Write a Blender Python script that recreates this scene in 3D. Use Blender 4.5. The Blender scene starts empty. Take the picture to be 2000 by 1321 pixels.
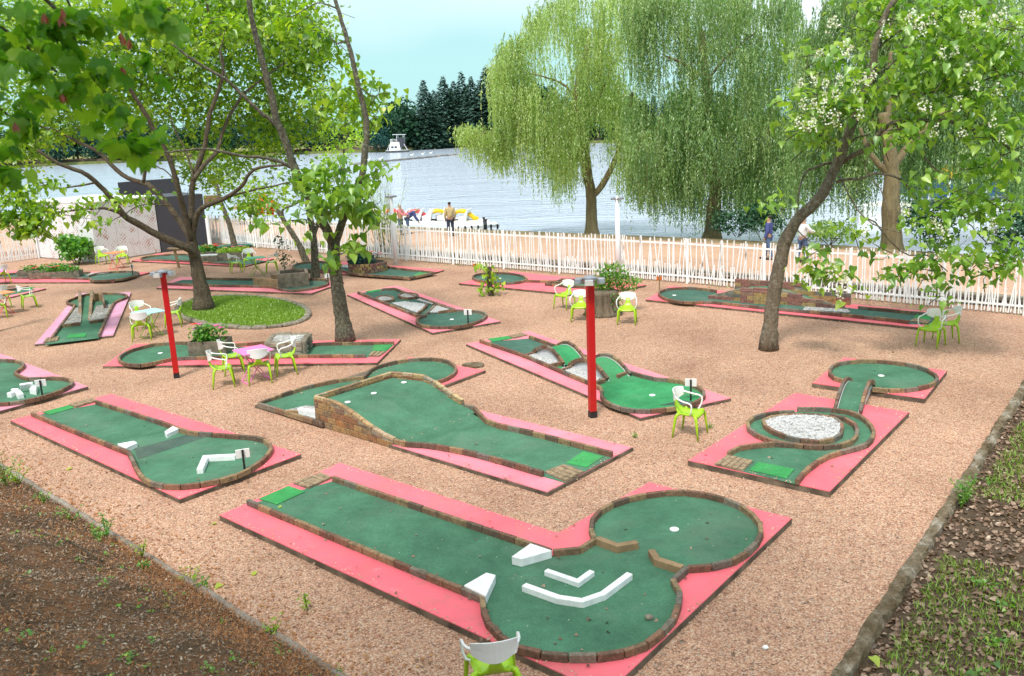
import bpy, bmesh, math, random
import numpy as np
from mathutils import Vector, Matrix

random.seed(7)
rng = np.random.default_rng(11)
SC = bpy.context.scene
COL = SC.collection

# ------------------------------------------------------------------ camera
EYE = 5.3
VX, VY, FPX = 1300.0, 7750.0, 1700.0        # vertical vanishing point and focal length, photo pixels
_n = np.array([VX-1000, VY-660.5, FPX]); _n /= np.linalg.norm(_n)
_fw = np.array([0, 0, 1.0]) - _n*_n[2]; _fw /= np.linalg.norm(_fw)
_rt = np.cross(_n, _fw)

def ray(x, y):
    r = np.array([x-1000, y-660.5, FPX])
    return r@_rt, r@_fw, -(r@_n)

def P(x, y, z=0.0):
    """the point of the height-z plane seen at photo pixel x, y"""
    a, b, c = ray(x, y)
    k = (z-EYE)/c
    return Vector((a*k, b*k, z))

def Q(x, y, Y):
    """the point seen at photo pixel x, y at forward distance Y"""
    a, b, c = ray(x, y)
    k = Y/b
    return Vector((a*k, Y, EYE+c*k))

cam_d = bpy.data.cameras.new('camera')
cam = bpy.data.objects.new('camera', cam_d); COL.objects.link(cam)
M = Matrix((( _rt[0], -_rt[1], -_rt[2], 0), (_fw[0], -_fw[1], -_fw[2], 0), (-_n[0], _n[1], _n[2], EYE), (0, 0, 0, 1)))
cam.matrix_world = M
cam_d.sensor_width = 36
cam_d.lens = FPX/2000*36
cam_d.clip_end = 6000
cam_d.dof.use_dof = True; cam_d.dof.focus_distance = 20; cam_d.dof.aperture_fstop = 3.2
SC.camera = cam

# ------------------------------------------------------------------ sky and sun
SUN_EL, SUN_AZ = math.radians(58), math.radians(200)
world = bpy.data.worlds.new('World'); SC.world = world
world.use_nodes = True
nt = world.node_tree; nt.nodes.clear()
N = nt.nodes.new
out = N('ShaderNodeOutputWorld'); bg = N('ShaderNodeBackground'); sky = N('ShaderNodeTexSky')
sky.sky_type = 'NISHITA'; sky.sun_disc = False
sky.sun_elevation = SUN_EL; sky.sun_rotation = SUN_AZ
tc = N('ShaderNodeTexCoord'); mp = N('ShaderNodeMapping'); mp.inputs['Scale'].default_value = (1, 1, 2.4)
no = N('ShaderNodeTexNoise'); no.inputs['Scale'].default_value = 1.1; no.inputs['Detail'].default_value = 5; no.inputs['Roughness'].default_value = .45
cr = N('ShaderNodeValToRGB'); cr.color_ramp.elements[0].position = .56; cr.color_ramp.elements[1].position = .86
cr.color_ramp.elements[0].color = (.41, .70, .715, 1); cr.color_ramp.elements[1].color = (.98, .99, 1.02, 1)
sm = N('ShaderNodeMix'); sm.data_type = 'RGBA'; sm.inputs[0].default_value = .9
sv = N('ShaderNodeVectorMath'); sv.operation = 'SCALE'; sv.inputs['Scale'].default_value = .12
L = nt.links.new
L(tc.outputs['Generated'], mp.inputs[0]); L(mp.outputs[0], no.inputs['Vector'])
sx = N('ShaderNodeSeparateXYZ'); L(tc.outputs['Generated'], sx.inputs[0])
hi = N('ShaderNodeMath'); hi.operation = 'MULTIPLY_ADD'; L(sx.outputs['Z'], hi.inputs[0]); hi.inputs[1].default_value = .45; L(no.outputs['Fac'], hi.inputs[2]); L(hi.outputs[0], cr.inputs[0])
L(sky.outputs[0], sv.inputs[0]); L(sv.outputs[0], sm.inputs[6]); L(cr.outputs[0], sm.inputs[7])
L(sm.outputs[2], bg.inputs[0]); bg.inputs[1].default_value = .92
L(bg.outputs[0], out.inputs[0])

sd = bpy.data.lights.new('sun', 'SUN'); sd.energy = 2.8; sd.angle = math.radians(11); sd.color = (1, .95, .86)
so = bpy.data.objects.new('sun', sd); COL.objects.link(so)
sdir = Vector((math.sin(SUN_AZ)*math.cos(SUN_EL), math.cos(SUN_AZ)*math.cos(SUN_EL), math.sin(SUN_EL)))
so.rotation_euler = sdir.to_track_quat('Z', 'Y').to_euler()
so.location = (0, 0, 30)
SC.view_settings.view_transform = 'Standard'
SC.view_settings.look = 'None'
SC.view_settings.exposure = 0.54
SC.view_settings.gamma = 1.0
SC.view_settings.use_curve_mapping = False
SC.cycles.max_bounces = 7
SC.cycles.transparent_max_bounces = 6

# ------------------------------------------------------------------ materials
MATS = {}
def mat(name):
    m = bpy.data.materials.new(name); m.use_nodes = True
    MATS[name] = m
    return m, m.node_tree, m.node_tree.nodes, m.node_tree.links.new, m.node_tree.nodes['Principled BSDF']

def noise(nt, scale, detail=3, rough=.55, vec=None, dist=0.0, coord='Object', sc=None):
    t = nt.nodes.new('ShaderNodeTexNoise'); t.inputs['Scale'].default_value = scale
    t.inputs['Detail'].default_value = detail; t.inputs['Roughness'].default_value = rough; t.inputs['Distortion'].default_value = dist
    if coord == 'World': o = nt.nodes.new('ShaderNodeNewGeometry').outputs['Position']
    else: o = nt.nodes.new('ShaderNodeTexCoord').outputs[coord]
    if sc:
        mpn = nt.nodes.new('ShaderNodeMapping'); mpn.inputs['Scale'].default_value = sc
        nt.links.new(o, mpn.inputs[0]); o = mpn.outputs[0]
    nt.links.new(vec or o, t.inputs['Vector'])
    return t.outputs['Fac']

def ramp(nt, fac, stops, interp='LINEAR'):
    r = nt.nodes.new('ShaderNodeValToRGB'); r.color_ramp.interpolation = interp
    el = r.color_ramp.elements
    while len(el) < len(stops): el.new(.5)
    for e, (p, c) in zip(el, stops):
        e.position = p; e.color = (*c, 1) if len(c) == 3 else c
    nt.links.new(fac, r.inputs[0])
    return r.outputs[0]

def mix(nt, a, b, fac, mode='MIX'):
    m = nt.nodes.new('ShaderNodeMix'); m.data_type = 'RGBA'; m.blend_type = mode
    for v, i in ((fac, 0), (a, 6), (b, 7)):
        if isinstance(v, (int, float)): m.inputs[i].default_value = v
        elif isinstance(v, tuple): m.inputs[i].default_value = (*v, 1)
        else: nt.links.new(v, m.inputs[i])
    return m.outputs[2]

def bump(nt, h, bsdf, strength=.4, dist=.01):
    b = nt.nodes.new('ShaderNodeBump'); b.inputs['Strength'].default_value = strength; b.inputs['Distance'].default_value = dist
    nt.links.new(h, b.inputs['Height']); nt.links.new(b.outputs[0], bsdf.inputs['Normal'])

def simple(name, col, rough=.6, var=.25, scale=6, bstr=.1, bdist=.004, metal=0.0, spec=.4, detail=4):
    """paint, plastic, stone: one colour with soft blotches of wear"""
    m, t, n, l, b = mat(name)
    f = noise(t, scale, detail)
    lo = tuple(c*(1-var) for c in col); hi = tuple(min(1, c*(1+var*.6)) for c in col)
    l(ramp(t, f, [(.3, lo), (.7, hi)]), b.inputs['Base Color'])
    b.inputs['Roughness'].default_value = rough; b.inputs['Metallic'].default_value = metal
    b.inputs['Specular IOR Level'].default_value = spec
    if bstr: bump(t, noise(t, scale*8, 3), b, bstr, bdist)
    return m

# gravel of the court: pebbles of pink granite
def gravel(name, cols, scale=34, big=.55, tone=None, relief=.012):
    m, t, n, l, b = mat(name)
    c = n.new('ShaderNodeTexCoord')
    v = n.new('ShaderNodeTexVoronoi'); v.inputs['Scale'].default_value = scale; l(c.outputs['Object'], v.inputs['Vector'])
    sp = n.new('ShaderNodeSeparateColor'); l(v.outputs['Color'], sp.inputs[0])
    base = ramp(t, sp.outputs[0], cols)
    patches = ramp(t, noise(t, big, 4, .6), [(.3, (.74, .70, .68)), (.5, (.95, .94, .93)), (.70, (1.1, 1.09, 1.07))])
    col = mix(t, base, patches, 1.0, 'MULTIPLY')
    fine = ramp(t, noise(t, 9, 4, .7), [(.3, (.82, .82, .82)), (.7, (1.1, 1.1, 1.1))])
    col = mix(t, col, fine, 1.0, 'MULTIPLY')
    if tone:
        f2 = ramp(t, noise(t, .9, 5, .7), [(.5, (0, 0, 0)), (.68, (1, 1, 1))])
        col = mix(t, col, tone, f2)
    edge = ramp(t, v.outputs['Distance'], [(.3, (1.1, 1.08, 1.05)), (.78, (.34, .28, .25))])
    col = mix(t, col, edge, .58, 'MULTIPLY')
    l(col, b.inputs['Base Color']); b.inputs['Roughness'].default_value = .85; b.inputs['Specular IOR Level'].default_value = .25
    inv = n.new('ShaderNodeMath'); inv.operation = 'SUBTRACT'; inv.inputs[0].default_value = 1; l(v.outputs['Distance'], inv.inputs[1])
    bump(t, inv.outputs[0], b, .7, relief)
    return m

gravel('gravel_court', [(0, (.22, .12, .09)), (.12, (.42, .225, .15)), (.35, (.53, .315, .215)), (.6, (.59, .365, .255)), (.82, (.64, .43, .31)), (.93, (.70, .54, .42)), (1, (.42, .33, .28))], 52, .35)
simple('stone_chips', (.50, .51, .52), .7, .45, 30, 0)
gravel('white_gravel', [(0, (.24, .25, .25)), (.3, (.42, .43, .44)), (.7, (.56, .57, .58)), (1, (.75, .75, .75))], 22, 1.2, relief=.02)
gravel('grey_gravel', [(0, (.16, .16, .15)), (.4, (.30, .30, .29)), (.8, (.42, .42, .41)), (1, (.6, .6, .58))], 24, 1.2, relief=.02)
gravel('sand_path', [(0, (.52, .33, .23)), (.5, (.64, .43, .31)), (1, (.74, .54, .42))], 60, .25, relief=.003)
gravel('gravel_bare', [(0, (.10, .08, .07)), (.4, (.2, .16, .13)), (.8, (.3, .25, .22)), (1, (.5, .47, .44))], 26, .8)

def carpet(name, col, patch=.2):
    m, t, n, l, b = mat(name)
    a = noise(t, 1.3, 5, .65); f = noise(t, 70, 3, .8); g = noise(t, 7, 4, .7)
    lo = tuple(c*.72 for c in col); hi = tuple(c*1.22 for c in col)
    c1 = ramp(t, a, [(.3, lo), (.7, hi)])
    c2 = ramp(t, f, [(.3, (.6, .6, .6)), (.7, (1.35, 1.35, 1.3))])
    c3 = ramp(t, g, [(.3, (.84, .85, .86)), (.7, (1.12, 1.1, 1.1))])
    cc = mix(t, mix(t, c1, c2, .8, 'MULTIPLY'), c3, .8, 'MULTIPLY')
    cc = mix(t, cc, (.13, .17, .13), ramp(t, noise(t, .55, 7, .7), [(.52, (0, 0, 0)), (.66, (.38, .38, .38))]))
    # pale crumbs and dust
    v = n.new('ShaderNodeTexVoronoi'); v.inputs['Scale'].default_value = 5.5
    tcn = n.new('ShaderNodeTexCoord'); l(tcn.outputs['Object'], v.inputs['Vector'])
    d = ramp(t, v.outputs['Distance'], [(.028, (1, 1, 1)), (.045, (0, 0, 0))])
    cc = mix(t, cc, (.5, .55, .42), d)
    l(cc, b.inputs['Base Color']); b.inputs['Roughness'].default_value = .95; b.inputs['Specular IOR Level'].default_value = .15
    bump(t, f, b, .5, .006)
    return m
carpet('carpet_dark', (.070, .182, .115)); carpet('carpet_slate', (.062, .138, .108))
carpet('carpet_bright', (.045, .26, .105)); carpet('turf_mat', (.05, .29, .09)); carpet('carpet_worn', (.06, .10, .085))

def border(name, col):
    m, t, n, l, b = mat(name)
    a = noise(t, .8, 5, .6); g = noise(t, 5, 6, .7); f = noise(t, 60, 3, .7)
    c1 = ramp(t, a, [(.3, tuple(c*.82 for c in col)), (.7, tuple(min(.92, c*1.1+.01) for c in col))])
    c1 = mix(t, c1, (.78, .42, .44), ramp(t, g, [(.58, (0, 0, 0)), (.8, (.35, .35, .35))]))
    c1 = mix(t, c1, (.40, .17, .14), ramp(t, noise(t, 2.2, 8, .8), [(.50, (0, 0, 0)), (.72, (.6, .6, .6))]))
    c1 = mix(t, c1, (.12, .07, .05), ramp(t, noise(t, 30, 3, .8), [(.70, (0, 0, 0)), (.74, (.7, .7, .7))]))
    l(c1, b.inputs['Base Color']); b.inputs['Roughness'].default_value = .7
    bump(t, f, b, .25, .004)
border('paint_coral', (.84, .145, .19)); border('paint_pink', (.84, .22, .29)); border('paint_faded', (.72, .27, .38)); border('paint_orchid', (.70, .32, .50))

# brick colour comes from each brick's own random number
def brickmat(name, stops, moss=.25):
    m, t, n, l, b = mat(name)
    oi = n.new('ShaderNodeObjectInfo')
    base = ramp(t, oi.outputs['Random'], stops, 'CONSTANT')
    c = mix(t, base, ramp(t, noise(t, 22, 5, .7, coord='World'), [(.3, (.45, .45, .45)), (.7, (1.35, 1.3, 1.25))]), .9, 'MULTIPLY')
    c = mix(t, c, (.05, .055, .035), ramp(t, noise(t, 7, 5, .75, coord='World'), [(.5, (0, 0, 0)), (.7, (.8, .8, .8))]))
    c = mix(t, c, (.42, .36, .28), ramp(t, noise(t, 16, 4, .7, coord='World'), [(.6, (0, 0, 0)), (.75, (.6, .6, .6))]))
    l(c, b.inputs['Base Color']); b.inputs['Roughness'].default_value = .85
    bump(t, noise(t, 45, 4, .7, coord='World'), b, .5, .008)
brickmat('kerb_brick', [(0, (.17, .09, .06)), (.2, (.22, .13, .08)), (.38, (.27, .18, .10)), (.52, (.13, .085, .06)), (.66, (.20, .165, .13)), (.78, (.29, .20, .11)), (.88, (.15, .13, .11)), (.95, (.25, .13, .08))])
brickmat('coping_brick', [(0, (.34, .22, .12)), (.2, (.42, .29, .15)), (.38, (.28, .17, .10)), (.52, (.48, .36, .20)), (.66, (.30, .25, .19)), (.78, (.38, .20, .10)), (.88, (.44, .33, .22))])
brickmat('wall_brick', [(0, (.30, .17, .075)), (.2, (.34, .21, .095)), (.42, (.27, .13, .065)), (.58, (.36, .23, .10)), (.72, (.25, .17, .10)), (.84, (.38, .17, .06)), (.92, (.21, .13, .09))])
brickmat('far_brick', [(0, (.28, .12, .10)), (.2, (.36, .24, .10)), (.42, (.22, .10, .09)), (.58, (.40, .27, .12)), (.72, (.20, .15, .12)), (.84, (.28, .16, .12)), (.92, (.17, .16, .15))])
brickmat('rubble_stone', [(0, (.10, .085, .07)), (.2, (.17, .14, .11)), (.42, (.26, .22, .18)), (.58, (.12, .10, .09)), (.72, (.36, .32, .28)), (.84, (.2, .15, .11)), (.92, (.3, .29, .27))])
simple('concrete_side', (.15, .115, .085), .9, .6, 3.5, .6, .02)
simple('paver_stone', (.30, .22, .14), .9, .45, 14, .5, .01)
simple('white_paint', (.88, .89, .91), .45, .03, 3, .08, .002)
simple('white_stone', (.80, .82, .84), .55, .16, 9, .2, .004)
simple('white_plastic', (.80, .82, .84), .32, .04, 2, 0)
simple('white_plastic_grey', (.62, .63, .66), .35, .05, 2, 0)
simple('green_plastic', (.34, .57, .015), .3, .06, 2, 0)
simple('red_paint', (.50, .012, .014), .3, .12, 3, .05, .002)
simple('black_metal', (.02, .02, .025), .4, .2, 4, 0)
simple('lamp_metal', (.35, .36, .40), .35, .15, 9, 0, metal=.6)
simple('lamp_glass', (.55, .53, .50), .15, .1, 9, 0)
simple('table_pink', (.80, .22, .52), .4, .05, 3, 0); simple('table_cyan', (.42, .78, .80), .4, .05, 3, 0)
simple('table_green', (.05, .42, .20), .4, .08, 3, 0); simple('table_orange', (.80, .27, .08), .4, .05, 3, 0); simple('metal_green', (.28, .42, .05), .4, .1, 3, 0)
simple('orange_plastic', (.85, .13, .01), .35, .06, 3, 0); simple('yellow_plastic', (.88, .55, .01), .3, .05, 3, 0)
simple('coral_plastic', (.80, .10, .10), .3, .05, 3, 0)
simple('charcoal_panel', (.055, .055, .07), .55, .12, 1.2, .05); simple('timber', (.30, .20, .11), .8, .3, 5, .2)
simple('planter_stone', (.20, .165, .125), .9, .5, 7, .6, .015); simple('stone_grey', (.26, .23, .18), .9, .5, 6, .6, .02)
simple('log_grey', (.26, .235, .20), .85, .35, 5, .5, .01)
simple('orange_sign', (.70, .20, .05), .6, .3, 9, 0); simple('soil', (.06, .04, .028), .95, .5, 12, .8, .02)
simple('skin', (.45, .26, .18), .5, .05, 9, 0); simple('jacket_tan', (.50, .40, .22), .8, .15, 9, .2); simple('trousers_navy', (.03, .04, .08), .8, .2, 9, .2)
simple('hair_dark', (.03, .025, .02), .6, .3, 20, 0); simple('shirt_white', (.75, .76, .8), .8, .1, 9, .1); simple('top_pink', (.75, .20, .28), .8, .1, 9, .1); simple('jeans_blue', (.08, .13, .25), .8, .2, 9, .2); simple('shirt_blue', (.06, .08, .25), .8, .2, 9, .2)
simple('hair_grey', (.55, .54, .52), .6, .2, 20, 0)
simple('ferry_yellow', (.80, .48, .01), .4, .05, 2, 0); simple('ferry_blue', (.03, .10, .22), .2, .1, 2, 0); simple('green_net', (.05, .16, .12), .8, .4, 8, .4)
simple('float_dark', (.12, .12, .12), .7, .6, 2, 0)
simple('petal_red', (.72, .03, .02), .6, .3, 9, 0); simple('petal_pink', (.75, .12, .35), .6, .3, 9, 0); simple('petal_white', (.85, .82, .80), .6, .1, 9, 0); simple('petal_purple', (.22, .05, .35), .6, .3, 9, 0); simple('petal_orange', (.80, .20, .03), .6, .2, 9, 0)

def barkmat(name, dark, light, lichen, amt=.5, scale=7):
    m, t, n, l, b = mat(name)
    g = noise(t, scale, 6, .7, sc=(1.6, 1.6, .35))
    c = ramp(t, g, [(.3, dark), (.7, light)])
    c = mix(t, c, lichen, ramp(t, noise(t, 14, 6, .8), [(.55-.12*amt, (0, 0, 0)), (.62, (amt, amt, amt))]))
    l(c, b.inputs['Base Color']); b.inputs['Roughness'].default_value = .9
    bump(t, noise(t, scale*2, 6, .7, sc=(2.2, 2.2, .4)), b, .9, .03)
barkmat('bark_catalpa', (.035, .024, .015), (.105, .072, .043), (.20, .185, .13), .5)
barkmat('bark_grey', (.035, .03, .02), (.11, .09, .06), (.30, .30, .22), .6)
barkmat('bark_pale', (.07, .053, .036), (.19, .14, .095), (.33, .31, .24), .6)  # catalpa bark with the light on the leaning trunk put into its colour
barkmat('bark_willow', (.10, .075, .04), (.26, .20, .11), (.28, .25, .08), .5, 5)
barkmat('bark_stump', (.06, .045, .03), (.26, .20, .14), (.10, .10, .06), .4, 9)

def leafmat(name, a, bcol, c, trans=.45, gloss=.06):
    m = bpy.data.materials.new(name); m.use_nodes = True; MATS[name] = m
    t = m.node_tree; n = t.nodes; l = t.links.new; n.clear()
    o = n.new('ShaderNodeOutputMaterial'); at = n.new('ShaderNodeAttribute'); at.attribute_name = 'tint'
    oi = n.new('ShaderNodeObjectInfo')
    add = n.new('ShaderNodeMath'); add.operation = 'MULTIPLY_ADD'; l(oi.outputs['Random'], add.inputs[0]); add.inputs[1].default_value = .0; l(at.outputs['Fac'], add.inputs[2])
    col = ramp(t, add.outputs[0], [(0, a), (.55, bcol), (1, c)])
    d = n.new('ShaderNodeBsdfDiffuse'); tr = n.new('ShaderNodeBsdfTranslucent'); gl = n.new('ShaderNodeBsdfGlossy'); gl.inputs['Roughness'].default_value = .4
    gl.inputs['Color'].default_value = (.8, .85, .8, 1)
    l(col, d.inputs[0])
    tcol = mix(t, col, (1.5, 1.5, .6), 1.0, 'MULTIPLY'); l(tcol, tr.inputs[0])
    m1 = n.new('ShaderNodeMixShader'); m1.inputs[0].default_value = trans; l(d.outputs[0], m1.inputs[1]); l(tr.outputs[0], m1.inputs[2])
    m2 = n.new('ShaderNodeMixShader'); m2.inputs[0].default_value = gloss; l(m1.outputs[0], m2.inputs[1]); l(gl.outputs[0], m2.inputs[2])
    l(m2.outputs[0], o.inputs[0])
leafmat('leaf_catalpa', (.07, .19, .03), (.22, .40, .05), (.42, .58, .09))
leafmat('leaf_canopy', (.06, .16, .015), (.22, .40, .02), (.48, .62, .04), .5)
leafmat('leaf_plane', (.05, .17, .02), (.15, .34, .025), (.36, .52, .04), .55, .03)
leafmat('leaf_willow', (.16, .28, .07), (.37, .51, .17), (.66, .75, .40), .48)
leafmat('leaf_willow_deep', (.08, .19, .06), (.24, .39, .14), (.46, .58, .28), .45)
leafmat('leaf_lime', (.16, .32, .02), (.32, .50, .03), (.5, .62, .08))
leafmat('leaf_bush', (.03, .13, .02), (.10, .32, .03), (.26, .52, .06))
leafmat('leaf_dark', (.016, .055, .035), (.03, .095, .05), (.06, .15, .06), .15, .03)
leafmat('leaf_conifer', (.035, .075, .06), (.05, .11, .085), (.085, .15, .11), .1, .03)  # distant haze put into the colour, far conifers painted lighter
leafmat('leaf_teal', (.018, .065, .065), (.03, .11, .10), (.06, .16, .12), .15, .03)
leafmat('grass_blade', (.12, .24, .02), (.24, .40, .04), (.30, .42, .08), .3)
leafmat('weed_green', (.05, .16, .02), (.14, .34, .04), (.36, .50, .06), .35)
leafmat('dry_leaf', (.08, .042, .025), (.25, .15, .10), (.48, .35, .26), .15)
leafmat('dry_rust', (.22, .07, .02), (.40, .16, .05), (.50, .28, .12), .15)
leafmat('dry_bits', (.06, .038, .025), (.18, .115, .075), (.48, .39, .31), .05)
leafmat('seed_key', (.35, .05, .02), (.60, .12, .03), (.70, .22, .06), .5)
leafmat('pebble_mix', (.26, .15, .10), (.58, .36, .25), (.78, .62, .5), 0.0, .02)
leafmat('blossom', (.62, .60, .55), (.80, .78, .74), (.90, .89, .86), .3)

# mulch, lawn and soil ground
def ground(name, stops, big, fine=18, bdist=.04, extra=None):
    m, t, n, l, b = mat(name)
    c = ramp(t, noise(t, big, 8, .75), stops)
    c = mix(t, c, ramp(t, noise(t, fine, 6, .8), [(.3, (.5, .5, .5)), (.7, (1.5, 1.45, 1.4))]), .9, 'MULTIPLY')
    if extra: c = mix(t, c, extra, ramp(t, noise(t, fine*1.7, 4, .8), [(.56, (0, 0, 0)), (.66, (.9, .9, .9))]))
    l(c, b.inputs['Base Color']); b.inputs['Roughness'].default_value = .95; b.inputs['Specular IOR Level'].default_value = .1
    bump(t, noise(t, fine, 6, .75), b, .9, bdist)
ground('mulch', [(.25, (.055, .036, .025)), (.45, (.13, .085, .055)), (.58, (.25, .125, .065)), (.68, (.16, .115, .08)), (.8, (.30, .26, .22))], 1.5, 22, .05, (.24, .19, .15))
ground('litter_soil', [(.3, (.05, .038, .028)), (.55, (.10, .072, .05)), (.75, (.15, .115, .09))], 1.3, 20, .03, (.25, .19, .15))
ground('lawn', [(.3, (.08, .13, .012)), (.6, (.15, .23, .02)), (.8, (.25, .28, .06))], 1.6, 30, .03)
ground('mossy_kerb', [(.30, (.06, .045, .025)), (.43, (.14, .105, .065)), (.54, (.22, .18, .13)), (.64, (.36, .33, .28)), (.8, (.18, .15, .10))], 2.4, 16, .04, (.06, .07, .025))
ground('far_bank', [(.3, (.10, .15, .05)), (.55, (.24, .24, .09)), (.75, (.34, .32, .22))], .05, 1.2, .1)
ground('verge', [(.3, (.14, .12, .06)), (.6, (.30, .24, .15)), (.8, (.22, .25, .10))], 1.0, 12, .04)

# lake
m, t, n, l, b = mat('lake_water')
b.inputs['Base Color'].default_value = (.50, .58, .70, 1); b.inputs['Roughness'].default_value = .12; b.inputs['IOR'].default_value = 1.33
b.inputs['Specular IOR Level'].default_value = .9
w1 = noise(t, .9, 4, .6, sc=(.45, 1.5, 1)); w2 = noise(t, .10, 3, .5, sc=(.5, 1.6, 1))
ad = n.new('ShaderNodeMath'); ad.operation = 'MULTIPLY_ADD'; l(w2, ad.inputs[0]); ad.inputs[1].default_value = 1.5; l(w1, ad.inputs[2])
bump(t, ad.outputs[0], b, .6, .35)

# the perforated white cladding: rust showing through diamond holes, in drifting clusters
m, t, n, l, b = mat('perforated_cladding')
uv = n.new('ShaderNodeUVMap'); uv.uv_map = 'UVMap'
mpn = n.new('ShaderNodeMapping'); mpn.inputs['Rotation'].default_value = (0, 0, math.radians(45)); mpn.inputs['Scale'].default_value = (8.5, 8.5, 8.5); l(uv.outputs[0], mpn.inputs[0])
vo = n.new('ShaderNodeTexVoronoi'); vo.inputs['Scale'].default_value = 1; vo.inputs['Randomness'].default_value = 0; vo.distance = 'CHEBYCHEV'
vo.voronoi_dimensions = '2D'; l(mpn.outputs[0], vo.inputs['Vector'])
cl = noise(t, 1.3, 5, .75, vec=uv.outputs[0])
sz = ramp(t, cl, [(.46, (0, 0, 0)), (.64, (.40, .40, .40))])
lt = n.new('ShaderNodeMath'); lt.operation = 'LESS_THAN'; l(vo.outputs['Distance'], lt.inputs[0]); l(sz, lt.inputs[1])
l(mix(t, (.74, .73, .76), (.36, .13, .08), lt.outputs[0]), b.inputs['Base Color']); b.inputs['Roughness'].default_value = .5

# ------------------------------------------------------------------ building helpers
def tag(o, label=None, cat=None, group=None, kind=None):
    for k, v in (('label', label), ('category', cat), ('group', group), ('kind', kind)):
        if v: o[k] = v
    return o

def empty(name, loc, label=None, cat=None, group=None, rz=0.0):
    o = bpy.data.objects.new(name, None); COL.objects.link(o)
    o.location = loc; o.rotation_euler = (0, 0, rz); o.empty_display_size = .2
    o.matrix_basis = Matrix.Translation(Vector(loc)) @ Matrix.Rotation(rz, 4, 'Z')
    return tag(o, label, cat, group)

def base_of(o):
    v = Vector(o.location)
    while o.parent is not None:
        o = o.parent; v = v + Vector(o.location)
    return v

def link(name, me, parent=None, loc=None):
    o = bpy.data.objects.new(name, me); COL.objects.link(o)
    if parent is not None: o.parent = parent
    if loc is not None: o.location = loc
    return o

def setmat(me, m, smooth=False):
    if m: me.materials.append(MATS[m])
    if smooth: me.polygons.foreach_set('use_smooth', [True]*len(me.polygons))
    return me

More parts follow.
